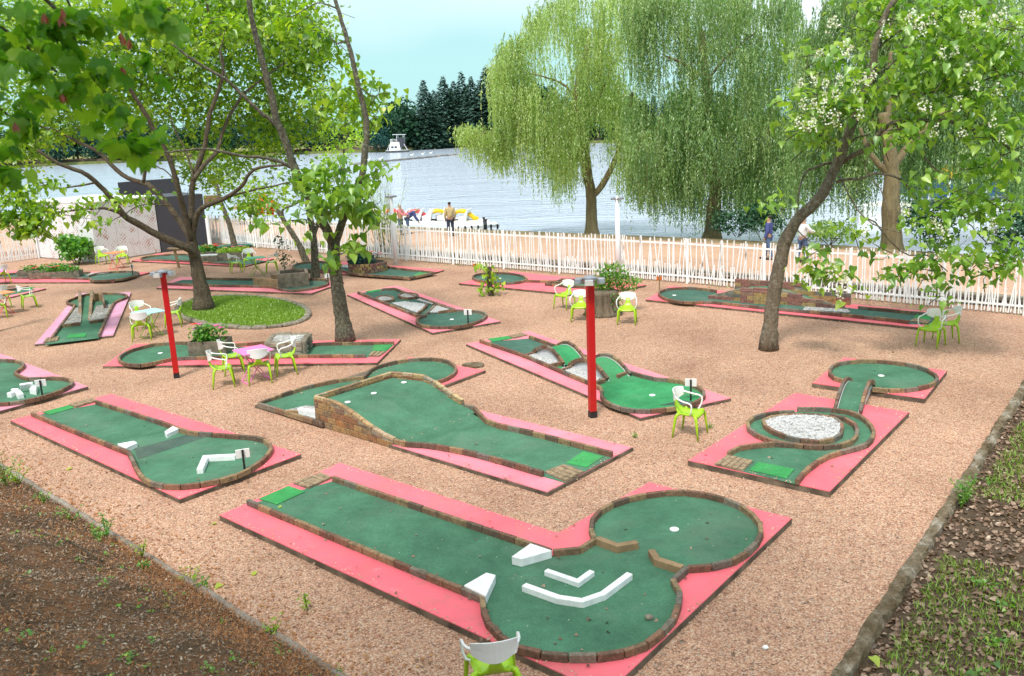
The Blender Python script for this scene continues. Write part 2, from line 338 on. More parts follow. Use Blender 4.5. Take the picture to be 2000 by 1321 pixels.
class MB:
    """collects simple shapes in world coordinates; build() links them as ONE mesh object"""
    def __init__(s): s.v = []; s.f = []
    def add(s, vs, fs):
        o = len(s.v); s.v += [tuple(p) for p in vs]; s.f += [tuple(i+o for i in f) for f in fs]; return s
    def box(s, c, size, rz=0.0, rx=0.0, ry=0.0):
        R = Matrix.Rotation(rz, 3, 'Z') @ Matrix.Rotation(ry, 3, 'Y') @ Matrix.Rotation(rx, 3, 'X')
        h = Vector(size)/2; c = Vector(c)
        vs = [c + R @ Vector((x*h.x, y*h.y, z*h.z)) for z in (-1, 1) for y in (-1, 1) for x in (-1, 1)]
        return s.add(vs, [(0, 2, 3, 1), (4, 5, 7, 6), (0, 1, 5, 4), (2, 6, 7, 3), (0, 4, 6, 2), (1, 3, 7, 5)])
    def prism(s, pts, z0, z1):
        """pts: outline (x, y); z0, z1: numbers or lists per point"""
        n = len(pts); ar = sum(pts[i][0]*pts[(i+1) % n][1]-pts[(i+1) % n][0]*pts[i][1] for i in range(n))
        if ar < 0: pts = pts[::-1]
        if ar < 0 and isinstance(z1, (list, tuple)): z1 = z1[::-1]
        Z0 = z0 if isinstance(z0, (list, tuple)) else [z0]*n; Z1 = z1 if isinstance(z1, (list, tuple)) else [z1]*n
        vs = [(p[0], p[1], z) for p, z in zip(pts, Z0)] + [(p[0], p[1], z) for p, z in zip(pts, Z1)]
        fs = [tuple(range(n, 2*n)), tuple(range(n-1, -1, -1))] + [(i, (i+1) % n, n+(i+1) % n, n+i) for i in range(n)]
        return s.add(vs, fs)
    def bar(s, a, b, w, h=None):
        a = Vector(a); b = Vector(b); d = (b-a); Ln = d.length; d.normalize()
        up = Vector((0, 0, 1)) if abs(d.z) < .95 else Vector((0, 1, 0))
        x = d.cross(up).normalized(); y = x.cross(d); h = h or w
        vs = [p + x*(i*w/2) + y*(j*h/2) for p in (a, b) for j in (-1, 1) for i in (-1, 1)]
        return s.add(vs, [(0, 1, 3, 2), (4, 6, 7, 5), (0, 4, 5, 1), (2, 3, 7, 6), (0, 2, 6, 4), (1, 5, 7, 3)])
    def tube(s, pts, rad, sides=8, cap=True):
        pts = [Vector(p) for p in pts]; n = len(pts)
        rad = rad if isinstance(rad, (list, tuple)) else [rad]*n
        vs = []; x = None
        for i, p in enumerate(pts):
            d = (pts[min(i+1, n-1)] - pts[max(i-1, 0)]).normalized()
            if x is None:
                x = d.cross(Vector((0, 0, 1)) if abs(d.z) < .9 else Vector((0, 1, 0))).normalized()
            else: x = (x - d*x.dot(d)).normalized()
            y = d.cross(x)
            for k in range(sides):
                a = 2*math.pi*k/sides
                vs.append(p + (x*math.cos(a)+y*math.sin(a))*rad[i])
        fs = [(i*sides+k, i*sides+(k+1) % sides, (i+1)*sides+(k+1) % sides, (i+1)*sides+k) for i in range(n-1) for k in range(sides)]
        if cap: fs += [tuple(range(sides-1, -1, -1)), tuple((n-1)*sides+k for k in range(sides))]
        return s.add(vs, fs)
    def loft(s, rings, closed=True, cap=True):
        k = len(rings[0]); vs = [p for r in rings for p in r]; fs = []
        for i in range(len(rings)-1):
            for j in range(k if closed else k-1):
                fs.append((i*k+j, i*k+(j+1) % k, (i+1)*k+(j+1) % k, (i+1)*k+j))
        if cap: fs += [tuple(range(k-1, -1, -1)), tuple((len(rings)-1)*k+j for j in range(k))]
        return s.add(vs, fs)
    def build(s, name, m, parent=None, smooth=False, bevel=0.0, kind=None, label=None, jitter=0.0):
        off = base_of(parent) if parent is not None else Vector((0, 0, 0))
        me = bpy.data.meshes.new(name)
        vs = [(p[0]-off.x+random.uniform(-jitter, jitter), p[1]-off.y+random.uniform(-jitter, jitter), p[2]-off.z+random.uniform(-jitter, jitter)) for p in s.v] if jitter else [(p[0]-off.x, p[1]-off.y, p[2]-off.z) for p in s.v]
        me.from_pydata(vs, [], s.f)
        if bevel:
            bm = bmesh.new(); bm.from_mesh(me)
            bmesh.ops.bevel(bm, geom=[e for e in bm.edges if e.is_manifold and e.calc_face_angle(0) > .5], offset=bevel, segments=1, profile=.5, affect='EDGES')
            bm.to_mesh(me); bm.free()
        setmat(me, m, smooth)
        o = link(name, me, parent)
        return tag(o, label=label, kind=kind)

def np_mesh(name, verts, faces, m, tint=None, smooth=False):
    """verts (V,3); faces (F,k) all of one size"""
    me = bpy.data.meshes.new(name)
    V = len(verts); Fn, k = faces.shape
    me.vertices.add(V); me.vertices.foreach_set('co', np.ascontiguousarray(verts, dtype=np.float32).ravel())
    me.loops.add(Fn*k); me.loops.foreach_set('vertex_index', faces.astype(np.int32).ravel())
    me.polygons.add(Fn); me.polygons.foreach_set('loop_start', np.arange(0, Fn*k, k, dtype=np.int32)); me.polygons.foreach_set('loop_total', np.full(Fn, k, dtype=np.int32))
    if tint is not None:
        a = me.attributes.new('tint', 'FLOAT', 'POINT'); a.data.foreach_set('value', np.ascontiguousarray(tint, dtype=np.float32))
    me.update(calc_edges=True)
    return setmat(me, m, smooth)

# ---- leaves
def tri_fan(outline, centre):
    v = np.array([centre]+outline, dtype=float); n = len(outline)
    f = np.array([(0, i+1, (i+1) % n+1) for i in range(n)])
    return v, f
HEART = tri_fan([(0, 0, 0), (.34, -.07, .08), (.46, .28, .15), (.28, .68, .06), (0, 1.08, -.24), (-.28, .68, .04), (-.46, .28, .13), (-.34, -.07, .08)], (0, .42, -.03))
HEART_S = (np.array([(0, 0, 0), (.44, .18, .08), (0, 1.0, -.08), (-.44, .18, .08)]), np.array([(0, 1, 2), (0, 2, 3)]))
PLANE = tri_fan([(0, 0, 0), (.20, -.13, .03), (.40, -.02, .0), (.50, .12, .03), (.66, .30, -.05), (.48, .44, .04), (.50, .72, -.04), (.28, .72, .03), (.12, .86, .0), (0, 1.05, -.12), (-.12, .86, .0), (-.28, .72, .03), (-.50, .72, -.04), (-.48, .44, .04), (-.66, .30, -.05), (-.50, .12, .03), (-.40, -.02, .0), (-.20, -.13, .03)], (0, .34, -.05))
SLIM = (np.array([(0, 0, 0), (.11, .4, .02), (0, 1, -.06), (-.11, .4, .02)]), np.array([(0, 1, 2), (0, 2, 3)]))
TUFT = (np.array([(0, 0, 0), (.45, .45, .06), (0, 1, 0), (-.45, .45, -.06)]), np.array([(0, 1, 2), (0, 2, 3)]))

def rot_mats(n, yaw=None, pitch=(-.6, .5), roll=.5):
    yaw = rng.uniform(0, 2*np.pi, n) if yaw is None else yaw
    p = rng.normal(pitch[0], pitch[1], n); r = rng.normal(0, roll, n)
    cz, sz, cx, sx, cy, sy = np.cos(yaw), np.sin(yaw), np.cos(p), np.sin(p), np.cos(r), np.sin(r)
    Z = np.zeros(n); O = np.ones(n)
    Rz = np.array([[cz, -sz, Z], [sz, cz, Z], [Z, Z, O]]).transpose(2, 0, 1)
    Rx = np.array([[O, Z, Z], [Z, cx, -sx], [Z, sx, cx]]).transpose(2, 0, 1)
    Ry = np.array([[cy, Z, sy], [Z, O, Z], [-sy, Z, cy]]).transpose(2, 0, 1)
    return Rz @ Rx @ Ry

def leaf_mesh(name, pos, size, tmpl, m, off, R=None, tint=None, **kw):
    tv, tf = tmpl; n = len(pos); K = len(tv)
    R = rot_mats(n, **kw) if R is None else R
    v = np.einsum('nij,kj->nki', R, tv)*size[:, None, None] + (pos-np.array(off))[:, None, :]
    f = tf[None] + (np.arange(n)*K)[:, None, None]
    if tint is None: tint = np.clip(rng.normal(.5, .22, n), 0, 1)
    return np_mesh(name, v.reshape(-1, 3), f.reshape(-1, 3), m, np.repeat(tint, K))

def leaves_on(root, pos, size, tmpl, m, n_obj=0, name='foliage', tmpl_obj=None, kind='stuff', tint=None, **kw):
    """all leaves of one plant: the n_obj largest in view as single parts, the rest as one part"""
    pos = np.asarray(pos, dtype=float); size = np.asarray(size, dtype=float); n = len(pos)
    off = base_of(root)
    if n_obj:
        rel = pos - np.array([0, 0, EYE]); cz = rel@np.array([_rt[2], _fw[2], -_n[2]])
        cx = rel@np.array([_rt[0], _fw[0], -_n[0]]); cy = rel@np.array([_rt[1], _fw[1], -_n[1]])
        px = 1000+FPX*cx/cz; py = 660.5+FPX*cy/cz
        sc = size/np.maximum(cz, .1); sc[(px < 0) | (px > 2000) | (py < 0) | (cz < .3)] = 0
        idx = np.argsort(-sc*rng.uniform(.75, 1.25, n))
        sel = np.zeros(n, bool); sel[idx[:n_obj]] = True
        tv, tf = tmpl_obj or tmpl
        vs = []
        for k in range(4):
            me = np_mesh('leaf', tv*np.array([1, 1, rng.uniform(.5, 2.0)]), tf, m, np.full(len(tv), (.25, .45, .6, .85)[k]))
            vs.append(me)
        Rm = rot_mats(n, **kw)
        for i in np.nonzero(sel)[0]:
            o = bpy.data.objects.new('leaf', vs[int(rng.integers(4))]); COL.objects.link(o); o.parent = root
            mm = Matrix(Rm[i].tolist()).to_4x4() @ Matrix.Scale(float(size[i]), 4)
            mm.translation = Vector(pos[i])-off
            o.matrix_basis = mm
        pos = pos[~sel]; size = size[~sel]; Rm = Rm[~sel]
        if tint is not None: tint = tint[~sel]
        me = leaf_mesh(name, pos, size, tmpl, m, off, R=Rm, tint=tint)
    else:
        me = leaf_mesh(name, pos, size, tmpl, m, off, tint=tint, **kw)
    o = link(name, me, root)
    if kind: o['kind'] = kind
    return o

# ---- smooth curves
def catmull(pts, step):
    pts = [Vector(p) for p in pts]
    if len(pts) < 3: dense = pts
    else:
        dense = []
        q = [pts[0]*2-pts[1]] + pts + [pts[-1]*2-pts[-2]]
        for i in range(1, len(q)-2):
            a, b, c, d = q[i-1:i+3]
            for k in range(8):
                t = k/8
                dense.append(.5*((2*b) + (c-a)*t + (2*a-5*b+4*c-d)*t*t + (3*b-a-3*c+d)*t**3))
        dense.append(pts[-1])
    L = [0]
    for a, b in zip(dense, dense[1:]): L.append(L[-1]+(b-a).length)
    n = max(1, round(L[-1]/step)); outp = []; j = 0
    for k in range(n+1):
        s = L[-1]*k/n
        while j < len(L)-2 and L[j+1] < s: j += 1
        t = (s-L[j])/max(1e-9, L[j+1]-L[j]); outp.append(dense[j].lerp(dense[j+1], min(1, max(0, t))))
    return outp

def split_corners(pts, deg=40):
    out = []; cur = [pts[0]]
    for i in range(1, len(pts)-1):
        cur.append(pts[i])
        a = (pts[i]-pts[i-1]).to_2d() if False else Vector((pts[i][0]-pts[i-1][0], pts[i][1]-pts[i-1][1])); b = Vector((pts[i+1][0]-pts[i][0], pts[i+1][1]-pts[i][1]))
        if a.length > 1e-4 and b.length > 1e-4 and a.angle(b) > math.radians(deg):
            out.append(cur); cur = [pts[i]]
    cur.append(pts[-1]); out.append(cur)
    return out

# ---- bricks: a handful of shared meshes, one object each
def brick_meshes(name, size, m, n=6, bev=.007, jit=.003):
    res = []
    for k in range(n):
        bm = bmesh.new(); bmesh.ops.create_cube(bm, size=1.0)
        for v in bm.verts: v.co = Vector((v.co.x*size[0]+random.uniform(-jit, jit), v.co.y*size[1]+random.uniform(-jit, jit), v.co.z*size[2]+random.uniform(-jit, jit)))
        bmesh.ops.bevel(bm, geom=bm.edges[:], offset=bev, segments=1, profile=.5, affect='EDGES')
        me = bpy.data.meshes.new(name); bm.to_mesh(me); bm.free(); me.materials.append(MATS[m]); res.append(me)
    return res
KERB = brick_meshes('brick', (.28, .062, .10), 'kerb_brick')
CAP = brick_meshes('brick', (.28, .062, .10), 'coping_brick')
WOODK = brick_meshes('board', (.28, .085, .10), 'kerb_brick')

def lay(parent, c, ang, L, meshes=KERB, nominal=.28, wide=1.0, high=1.0, tilt=0.0, name='brick', zj=.004):
    o = bpy.data.objects.new(name, meshes[random.randrange(len(meshes))]); COL.objects.link(o); o.parent = parent
    off = base_of(parent)
    m = Matrix.Translation(Vector(c)-off+Vector((0, 0, random.uniform(-zj, zj)))) @ Matrix.Rotation(ang+random.uniform(-.012, .012), 4, 'Z') @ Matrix.Rotation(tilt, 4, 'Y') @ Matrix.Diagonal((L/nominal, wide, high*random.uniform(.97, 1.03), 1))
    o.matrix_basis = m
    return o

def kerb(parent, pts, h=.10, step=.29, zf=None, wide=1.0, meshes=KERB, closed=False):
    """a row of single bricks along a line of world points given at the kerb's top"""
    if closed: pts = pts+[pts[0]]
    for piece in ([pts] if closed else split_corners(pts)):
        q = catmull(piece, step)
        for a, b in zip(q, q[1:]):
            d = b-a; Lh = d.length
            if Lh < .05: continue
            c = (a+b)/2
            lay(parent, (c.x, c.y, c.z-h/2), math.atan2(d.y, d.x), Lh-.008, meshes, wide=wide, high=h/.10, tilt=-math.atan2(d.z, math.hypot(d.x, d.y)))

def PZ(pts, z): return [P(x, y, z) for x, y in pts]
def xy(pts): return [(p[0], p[1]) for p in pts]

def sheet(parent, pts, z, thick, m, name, label=None, kind=None):
    return MB().prism(xy(pts), z-thick, z).build(name, m, parent, label=label, kind=kind)

def cobbles(parent, quad, z):
    """the paved stand beside each tee: small setts, joined"""
    a, b, c, d = [Vector(p) for p in quad]
    MB().prism(xy(quad), z-.045, z+.006).build('platform_base', 'planter_stone', parent)
    nu = max(3, round((b-a).length/.11)); nv = max(3, round((d-a).length/.10)); mb = MB()
    for i in range(nu):
        for j in range(nv):
            u = (i+.5)/nu; v = (j+.5)/nv
            p = a.lerp(b, u).lerp(d.lerp(c, u), v)
            sx = (b-a).length/nu-.014; sy = (d-a).length/nv-.014
            mb.box((p.x, p.y, z+.016+random.uniform(-.004, .004)), (sx, sy, .03), math.atan2((b-a).y, (b-a).x)+random.uniform(-.05, .05))
    mb.build('paving_sett', 'paver_stone', parent, bevel=.005, kind='stuff')

def cup(parent, p, z, r=.06):
    pts = [(p.x+r*math.cos(a*math.pi/8), p.y+r*math.sin(a*math.pi/8)) for a in range(16)]
    MB().prism(pts, z, z+.012).build('cup', 'white_paint', parent)

def lane(label, slab, zs, kerbs=(), carpets=(), rings=(), mat_=None, paver=None, hole=None, paint='paint_coral', sides=True, kh=.09, green='carpet_dark', ground_z=-.05, fields=()):
    w = PZ(slab, zs); c = sum(w, Vector())/len(w)
    root = empty('mini_golf_lane', (c.x, c.y, 0), label, 'minigolf lane', 'minigolf lanes on the gravel court')
    MB().prism(xy(w), ground_z, zs-.012).build('concrete_base', 'concrete_side', root)
    inner = [p.lerp(c, .0015) for p in w]
    MB().prism(xy(inner), zs-.012, zs).build('painted_border', paint, root)
    zc = zs+.006
    for k, pc in enumerate(carpets):
        g = green
        if isinstance(pc, tuple): g, pc = pc
        sheet(root, PZ(pc, zs+kh), zc+.0015*k, .005, g, 'carpet')
    for k in kerbs: kerb(root, PZ(k, zs+kh), kh)
    for k in rings: kerb(root, PZ(k, zs+kh), kh, closed=True)
    if mat_: sheet(root, PZ(mat_, zc+.012), zc+.012, .008, 'turf_mat', 'tee_mat')
    if paver: cobbles(root, PZ(paver, zc+.03), zc+.004)
    for h in (hole if isinstance(hole, list) else [hole] if hole else []): cup(root, P(*h, zc+.01), zc+.004)
    return root

def sign(px, py, label, hgt=.42, board='white_paint', w=.22, h=.16, face=None, zb=0.0, bw=None, post='black_metal'):
    b = P(px, py, zb); r = empty('hole_sign', b, label, 'sign', 'number signs beside the lanes')
    MB().box((b.x, b.y, zb+hgt/2), (.035, .02, hgt), face or 0).build('post', post, r)
    fa = face or 0
    d = Vector((math.cos(fa), math.sin(fa), 0)); nrm = Vector((-d.y, d.x, 0))
    MB().box(b+nrm*.02+Vector((0, 0, hgt-.07)), (w, .012, h), fa, .12).build('placard', board, r, bevel=.004)
    return r

# ------------------------------------------------------------------ the lie of the land
def line2(a, b):
    a = Vector((a.x, a.y)); b = Vector((b.x, b.y)); d = (b-a).normalized(); return a, d
LOG_A, LOG_D = line2(P(89, 969), P(650, 1318))
WALL_A, WALL_D = line2(P(1640, 1300), P(1990, 760))
def t_log(x, y):   # metres beyond the log edging, towards the camera
    return (x-LOG_A.x)*LOG_D.y - (y-LOG_A.y)*LOG_D.x
def t_wall(x, y):
    return (x-WALL_A.x)*WALL_D.y - (y-WALL_A.y)*WALL_D.x
if t_log(0, 0) < 0: t_log_s = -1
else: t_log_s = 1
if t_wall(0, 0) < 0: t_wall_s = -1
else: t_wall_s = 1
def T1(x, y): return t_log_s*t_log(x, y)
def T2(x, y): return t_wall_s*t_wall(x, y)
def z_bank(x, y):
    a, b = T1(x, y), T2(x, y)
    w = .05*math.sin(x*1.3+y*.7)+.04*math.sin(x*2.9-y*2.1)
    za = .03+(.62*a-.01*a*a) + w*min(1, max(0, a)) if a > 0 else -9
    zb = -.035+.15*max(0, b-.3)+w*.5*min(1, max(0, b)) if b > -.4 else -9
    k = min(1, max(0, (x-.6)/1.4)); k = k*k*(3-2*k)
    return min(3.4, max(za, zb)*(1-k)+(zb if b > -.4 else max(za, zb))*k)

def grid_ground(name, m, test, step, x0, x1, y0, y1):
    nx = int((x1-x0)/step)+1; ny = int((y1-y0)/step)+1; idx = {}; vs = []; fs = []
    def vid(i, j):
        if (i, j) not in idx:
            x = x0+i*step; y = y0+j*step; idx[i, j] = len(vs); vs.append((x, y, max(-.4, z_bank(x, y))))
        return idx[i, j]
    for i in range(nx-1):
        for j in range(ny-1):
            if test(x0+(i+.5)*step, y0+(j+.5)*step): fs.append((vid(i, j), vid(i+1, j), vid(i+1, j+1), vid(i, j+1)))
    me = bpy.data.meshes.new(name); me.from_pydata(vs, [], fs); setmat(me, m, True)
    return tag(link(name, me), kind='structure')
is_left = lambda x, y: T1(x, y) > -.05 and x < 1.3
grid_ground('mulch_bank', 'mulch', lambda x, y: is_left(x, y), .2, -22, 9, -8, 20)
grid_ground('litter_ground', 'litter_soil', lambda x, y: T2(x, y) > -.02 and not is_left(x, y) and y < 22-(x-12)*.6, .2, -8, 30, -8, 30)

ZP = .2
SHORE = [(-900, 398), (-300, 408), (0, 424), (200, 426), (450, 428), (600, 433), (780, 442), (950, 448), (1150, 456), (1400, 466), (1650, 479), (2000, 504), (2500, 560)]
shore = [P(x, y, ZP) for x, y in SHORE]
shore = [Vector((-160, shore[0].y+10, ZP))] + shore + [Vector((60, shore[-1].y-12, ZP))]
FEN = [(412, 475), (502, 484), (565, 490), (640, 496.5), (711, 502), (794, 509.5), (885, 517), (984, 525.5), (1092, 534.5), (1212, 543.5), (1342, 554), (1491, 569), (1657, 584), (1838, 602), (2000, 617), (2200, 637), (2450, 664)]
fen = [P(x, y) for x, y in FEN]
MB().prism([(-160, -30)] + [(p.x, p.y) for p in shore] + [(60, -30)], -1.6, -.06).build('ground', 'verge', kind='structure')
back = [p + Vector((.27, .88, 0)) for p in fen]
co = [(-45, 26)] + [(LOG_A.x+LOG_D.x*s, LOG_A.y+LOG_D.y*s) for s in (-9, 0, 6, 9.8)] + [(WALL_A.x+WALL_D.x*s, WALL_A.y+WALL_D.y*s) for s in (-2.8, 0, 6, 11)]
inn = [p for p in back if T2(p.x, p.y) < 0]; nxt = back[len(inn)]
for k in range(101):
    e = inn[-1].lerp(nxt, k/100)
    if T2(e.x, e.y) >= 0: break
# the court, from the log edging and stone kerb to the rubble wall
MB().prism(co + [(e.x, e.y)] + [(p.x, p.y) for p in inn[::-1]] + [(-26, 46), (-45, 52)], -.055, 0).build('gravel_court', 'gravel_court', kind='structure')
wall_f = [p + Vector((.30, .95, 0)) for p in fen]
inshore = []
for i, p in enumerate(shore): inshore.append(Vector((p.x-.1, p.y-1.6, ZP)))
pathpts = [(p.x, p.y+.25) for p in wall_f] + [(60, wall_f[-1].y-12)] + [(p.x, p.y) for p in inshore[::-1] if p.x > -30] + [(-30, 44)]
MB().prism([(-160, 44)] + pathpts[-1:] + pathpts[:-1] + [(p.x, p.y) for p in inshore[::-1] if p.x <= -30], -.05, ZP).build('sand_path', 'sand_path', kind='structure')
vs_ = [(p.x, p.y) for p in inshore] + [(p.x, p.y) for p in shore[::-1]]
MB().prism(vs_, -.7, ZP-.02).build('lake_verge', 'verge', kind='structure')
MB().prism([(-45, 30), (-45, 60), (-160, 60), (-160, -30), (-45, -30)], -.05, -.02).build('side_ground', 'verge', kind='structure')
# the lake and the country beyond
MB().add([(-2500, 20, -.5), (2500, 20, -.5), (2500, 3800, -.5), (-2500, 3800, -.5)], [(0, 1, 2, 3)]).build('lake_water', 'lake_water', kind='structure')
ZL = -.5
farp = [(-900, 378), (-300, 342), (0, 330), (150, 322), (300, 316), (480, 306), (640, 300), (760, 297), (905, 287), (1200, 279), (1600, 262), (2300, 235)]
far = [P(x, y, ZL) for x, y in farp]
far = [Vector((-900, far[0].y, 0)), *far, Vector((900, far[-1].y+60, 0))]
fl = [(p.x, p.y) for p in far]
MB().prism(fl + [(2400, 900), (2400, 3700), (-2400, 3700), (-2400, 500)], -2, ZL+.9).build('far_bank', 'far_bank', kind='structure')
fw = [(x+1, y+7) for x, y in fl]
MB().prism([(x, y+4) for x, y in fl] + [(x, y+7.5) for x, y in fl[::-1]], ZL+.5, ZL+1.7).build('far_embankment', 'concrete_side', kind='structure')
MB().prism([(x, y+7.5) for x, y in fl] + [(x, y+14) for x, y in fl[::-1]], ZL+.5, ZL+1.9).build('far_path', 'sand_path', kind='structure')

# ------------------------------------------------------------------ log edging and stone kerb
lg = empty('log_edging', (LOG_A.x, LOG_A.y, 0), 'weathered grey timber edging holding back the bark mulch bank', 'edging')
s = -7.0
while s < 9.6:
    L_ = random.uniform(1.6, 2.6)
    pts = [Vector((LOG_A.x+LOG_D.x*(s+L_*k/6), LOG_A.y+LOG_D.y*(s+L_*k/6), .035+random.uniform(-.01, .012))) + Vector((random.uniform(-.015, .015), random.uniform(-.015, .015), 0)) for k in range(7)]
    MB().tube(pts, [.055*random.uniform(.85, 1.1) for _ in pts], 8).build('log', 'log_grey', lg, smooth=True)
    s += L_*.995
kb = empty('stone_kerb', (WALL_A.x, WALL_A.y, 0), 'mossy old stone kerb between the gravel and the leaf litter', 'kerb')
s = -3.0
while s < 17:
    L_ = random.uniform(.7, 1.25)
    c = WALL_A+WALL_D*(s+L_/2)+Vector((WALL_D.y, -WALL_D.x))*(.09*1)
    bm = bmesh.new(); bmesh.ops.create_grid(bm, x_segments=2, y_segments=2, size=.5)
    bm.free()
    mb = MB(); nseg = 7; rings = []
    for k in range(nseg+1):
        u = -L_/2+L_*k/nseg; ring = []
        for (v, z) in ((-.08, -.3), (-.085, .03), (-.07, .055), (-.01, .065), (.045, .055), (.07, .0), (.09, -.3)):
            p = Vector((c.x, c.y, 0)) + Vector((WALL_D.x, WALL_D.y, 0))*u + Vector((WALL_D.y, -WALL_D.x, 0))*(v+random.uniform(-.022, .022)); p.z = z+random.uniform(-.022, .022)
            ring.append(p)
        rings.append(ring)
    mb.loft(rings).build('kerb_stone', 'mossy_kerb', kb)
    s += L_+.01

# ------------------------------------------------------------------ rubble wall along the path
rub = empty('rubble_wall', (wall_f[8].x, wall_f[8].y, 0), 'low dark rubble stone wall behind the white fence, with pale coping', 'wall')
cope = []
for a, b in zip(wall_f, wall_f[1:]):
    d = (b-a); d2 = Vector((d.x, d.y, 0)).normalized(); nn = Vector((-d2.y, d2.x, 0)); Ln = d.length; k = 0
    MB().bar(a+nn*.12+Vector((0, 0, .10)), b+nn*.12+Vector((0, 0, .10)), .16, .30).build('wall_core', 'concrete_side', rub)
    MB().bar(a+nn*.14+Vector((0, 0, .275)), b+nn*.14+Vector((0, 0, .275)), .26, .05).build('coping', 'stone_grey', rub)
    for row in range(3):
        s = random.uniform(0, .2)
        while s < Ln-.1:
            w = random.uniform(.14, .30); cope.append((a+d2*(s+w/2), math.atan2(d2.y, d2.x), w, row)); s += w+.02
rs = brick_meshes('stone', (.2, .08, .075), 'rubble_stone', 6, .015, .012)
cope.sort(key=lambda e: (e[0]-Vector((0, 0, 0))).length)
mb = MB()
for i, (c, an, w, row) in enumerate(cope):
    cc = Vector((c.x, c.y, .0+row*.085+.03))
    if i < 280: lay(rub, cc, an, w, rs, .2, name='stone', zj=.008)
    else: mb.box(cc+Vector((0, random.uniform(-.015, .015), 0)), (w, .08, .075), an+random.uniform(-.08, .08))
mb.build('stone_course', 'rubble_stone', rub, kind='stuff')

# ------------------------------------------------------------------ white picket fences
def fence(name_pts, label, n_obj, pitch=.125, h=1.5, leftish=False):
    r = empty('picket_fence', name_pts[len(name_pts)//2], label, 'fence')
    tall = []
    for i, p in enumerate(name_pts):
        MB().box((p.x, p.y, h/2), (.075, .06, h+.02)).build('post', 'white_paint', r)
    pk = []
    for a, b in zip(name_pts, name_pts[1:]):
        d = b-a; Ln = d.length; d.normalize(); nn = Vector((-d.y, d.x, 0)); an = math.atan2(d.y, d.x)
        for z in (.25, 1.34): MB().bar(a+d*.04+Vector((0, 0, z)), b-d*.04+Vector((0, 0, z)), .035, .05).build('rail', 'white_paint', r)
        s = .08
        while s < Ln-.07:
            pk.append((a+d*s-nn*.03, an, random.choice((1.44, 1.46, 1.5, 1.5)), random.gauss(0, .045) if random.random() < .8 else random.uniform(-.16, .16), 0)); s += pitch*random.uniform(.6, 1.4)
        s = .06
        while s < Ln-.07:
            pk.append((a+d*s+nn*.03, an, random.uniform(.55, .68), random.gauss(0, .05) if random.random() < .8 else random.uniform(-.22, .22), 1)); s += pitch*random.uniform(.6, 1.4)
    pk.sort(key=lambda e: e[0].length+(5 if e[4] else 0))
    ms = []
    for k in range(2):
        bm = bmesh.new(); bmesh.ops.create_cube(bm, size=1.0)
        for v in bm.verts: v.co = Vector((v.co.x*.034, v.co.y*.018, v.co.z+.5))
        me = bpy.data.meshes.new('picket'); bm.to_mesh(me); bm.free(); me.materials.append(MATS['white_paint']); ms.append(me)
    mb = MB(); off = base_of(r)
    for i, (c, an, hh, tl, kd) in enumerate(pk):
        if i < n_obj:
            o = bpy.data.objects.new('picket', ms[kd]); COL.objects.link(o); o.parent = r
            o.matrix_basis = Matrix.Translation(Vector((c.x, c.y, .05))-off) @ Matrix.Rotation(an, 4, 'Z') @ Matrix.Rotation(tl, 4, 'Y') @ Matrix.Translation((0, 0, 0)) @ Matrix.Diagonal((1, 1, hh, 1))
        else:
            top = Vector((c.x, c.y, .05))+Vector((math.cos(an)*math.sin(tl), math.sin(an)*math.sin(tl), math.cos(tl)))*hh
            mb.bar((c.x, c.y, .05), top, .034, .018)
    if mb.v: mb.build('picket_row', 'white_paint', r, kind='stuff')
    return r
fence(fen, 'long white picket fence of leaning slats between the court and the sandy path', 290)
lf = [P(-420, 590), P(-300, 566), P(-180, 545), P(-90, 529), P(0, 515.5), P(76, 505)]
fence(lf, 'white picket fence at the far left, joining the perforated hut', 150, .10)

# ------------------------------------------------------------------ the hut with perforated cladding
A_, C_, B_ = P(77, 504), P(192, 514), P(314, 494)
D_ = A_+B_-C_; HB = 2.72
hut = empty('kiosk', C_, 'white hut clad in perforated panels with rust coloured diamond dots', 'hut')
def clad(a, b, n, off0):
    d = (b-a); Ln = d.length; d.normalize(); nn = Vector((d.y, -d.x, 0)); nn = nn if nn.y < 0 or nn.x < 0 else nn
    for k in range(n):
        p = a+d*(Ln*k/n+.008); q = a+d*(Ln*(k+1)/n-.008)
        me = bpy.data.meshes.new('cladding_panel'); o0 = base_of(hut)
        vs = [p+nn*.03, q+nn*.03, q+nn*.03+Vector((0, 0, HB)), p+nn*.03+Vector((0, 0, HB)), p, q, q+Vector((0, 0, HB)), p+Vector((0, 0, HB))]
        vs = [(v-o0+Vector((0, 0, .06))) for v in vs]
        me.from_pydata([tuple(v) for v in vs], [], [(0, 1, 2, 3), (1, 5, 6, 2), (4, 0, 3, 7), (3, 2, 6, 7), (0, 4, 5, 1)])
        uvl = me.uv_layers.new(name='UVMap'); ss = {0: Ln*k/n, 1: Ln*(k+1)/n, 2: Ln*(k+1)/n, 3: Ln*k/n, 4: Ln*k/n, 5: Ln*(k+1)/n, 6: Ln*(k+1)/n, 7: Ln*k/n}; zz = {0: 0, 1: 0, 2: HB, 3: HB, 4: 0, 5: 0, 6: HB, 7: HB}
        for lp in me.loops: uvl.data[lp.index].uv = (ss[lp.vertex_index]+off0, zz[lp.vertex_index])
        me.materials.append(MATS['perforated_cladding']); link('cladding_panel', me, hut)
clad(A_, C_, 4, 7.3); clad(C_, B_, 3, 1.2)
cen = (A_+B_+C_+D_)/4
MB().prism(xy([p.lerp(cen, .01) for p in (A_, C_, B_, D_)]), 0, HB).build('wall', 'white_plastic_grey', hut)
MB().prism(xy([p.lerp(cen, -.03) for p in (A_, C_, B_, D_)]), HB+.065, HB+.13).build('roof', 'white_paint', hut)
E_ = P(408, 483); dd = (E_-B_).normalized(); bk = Vector((-dd.y, dd.x, 0))
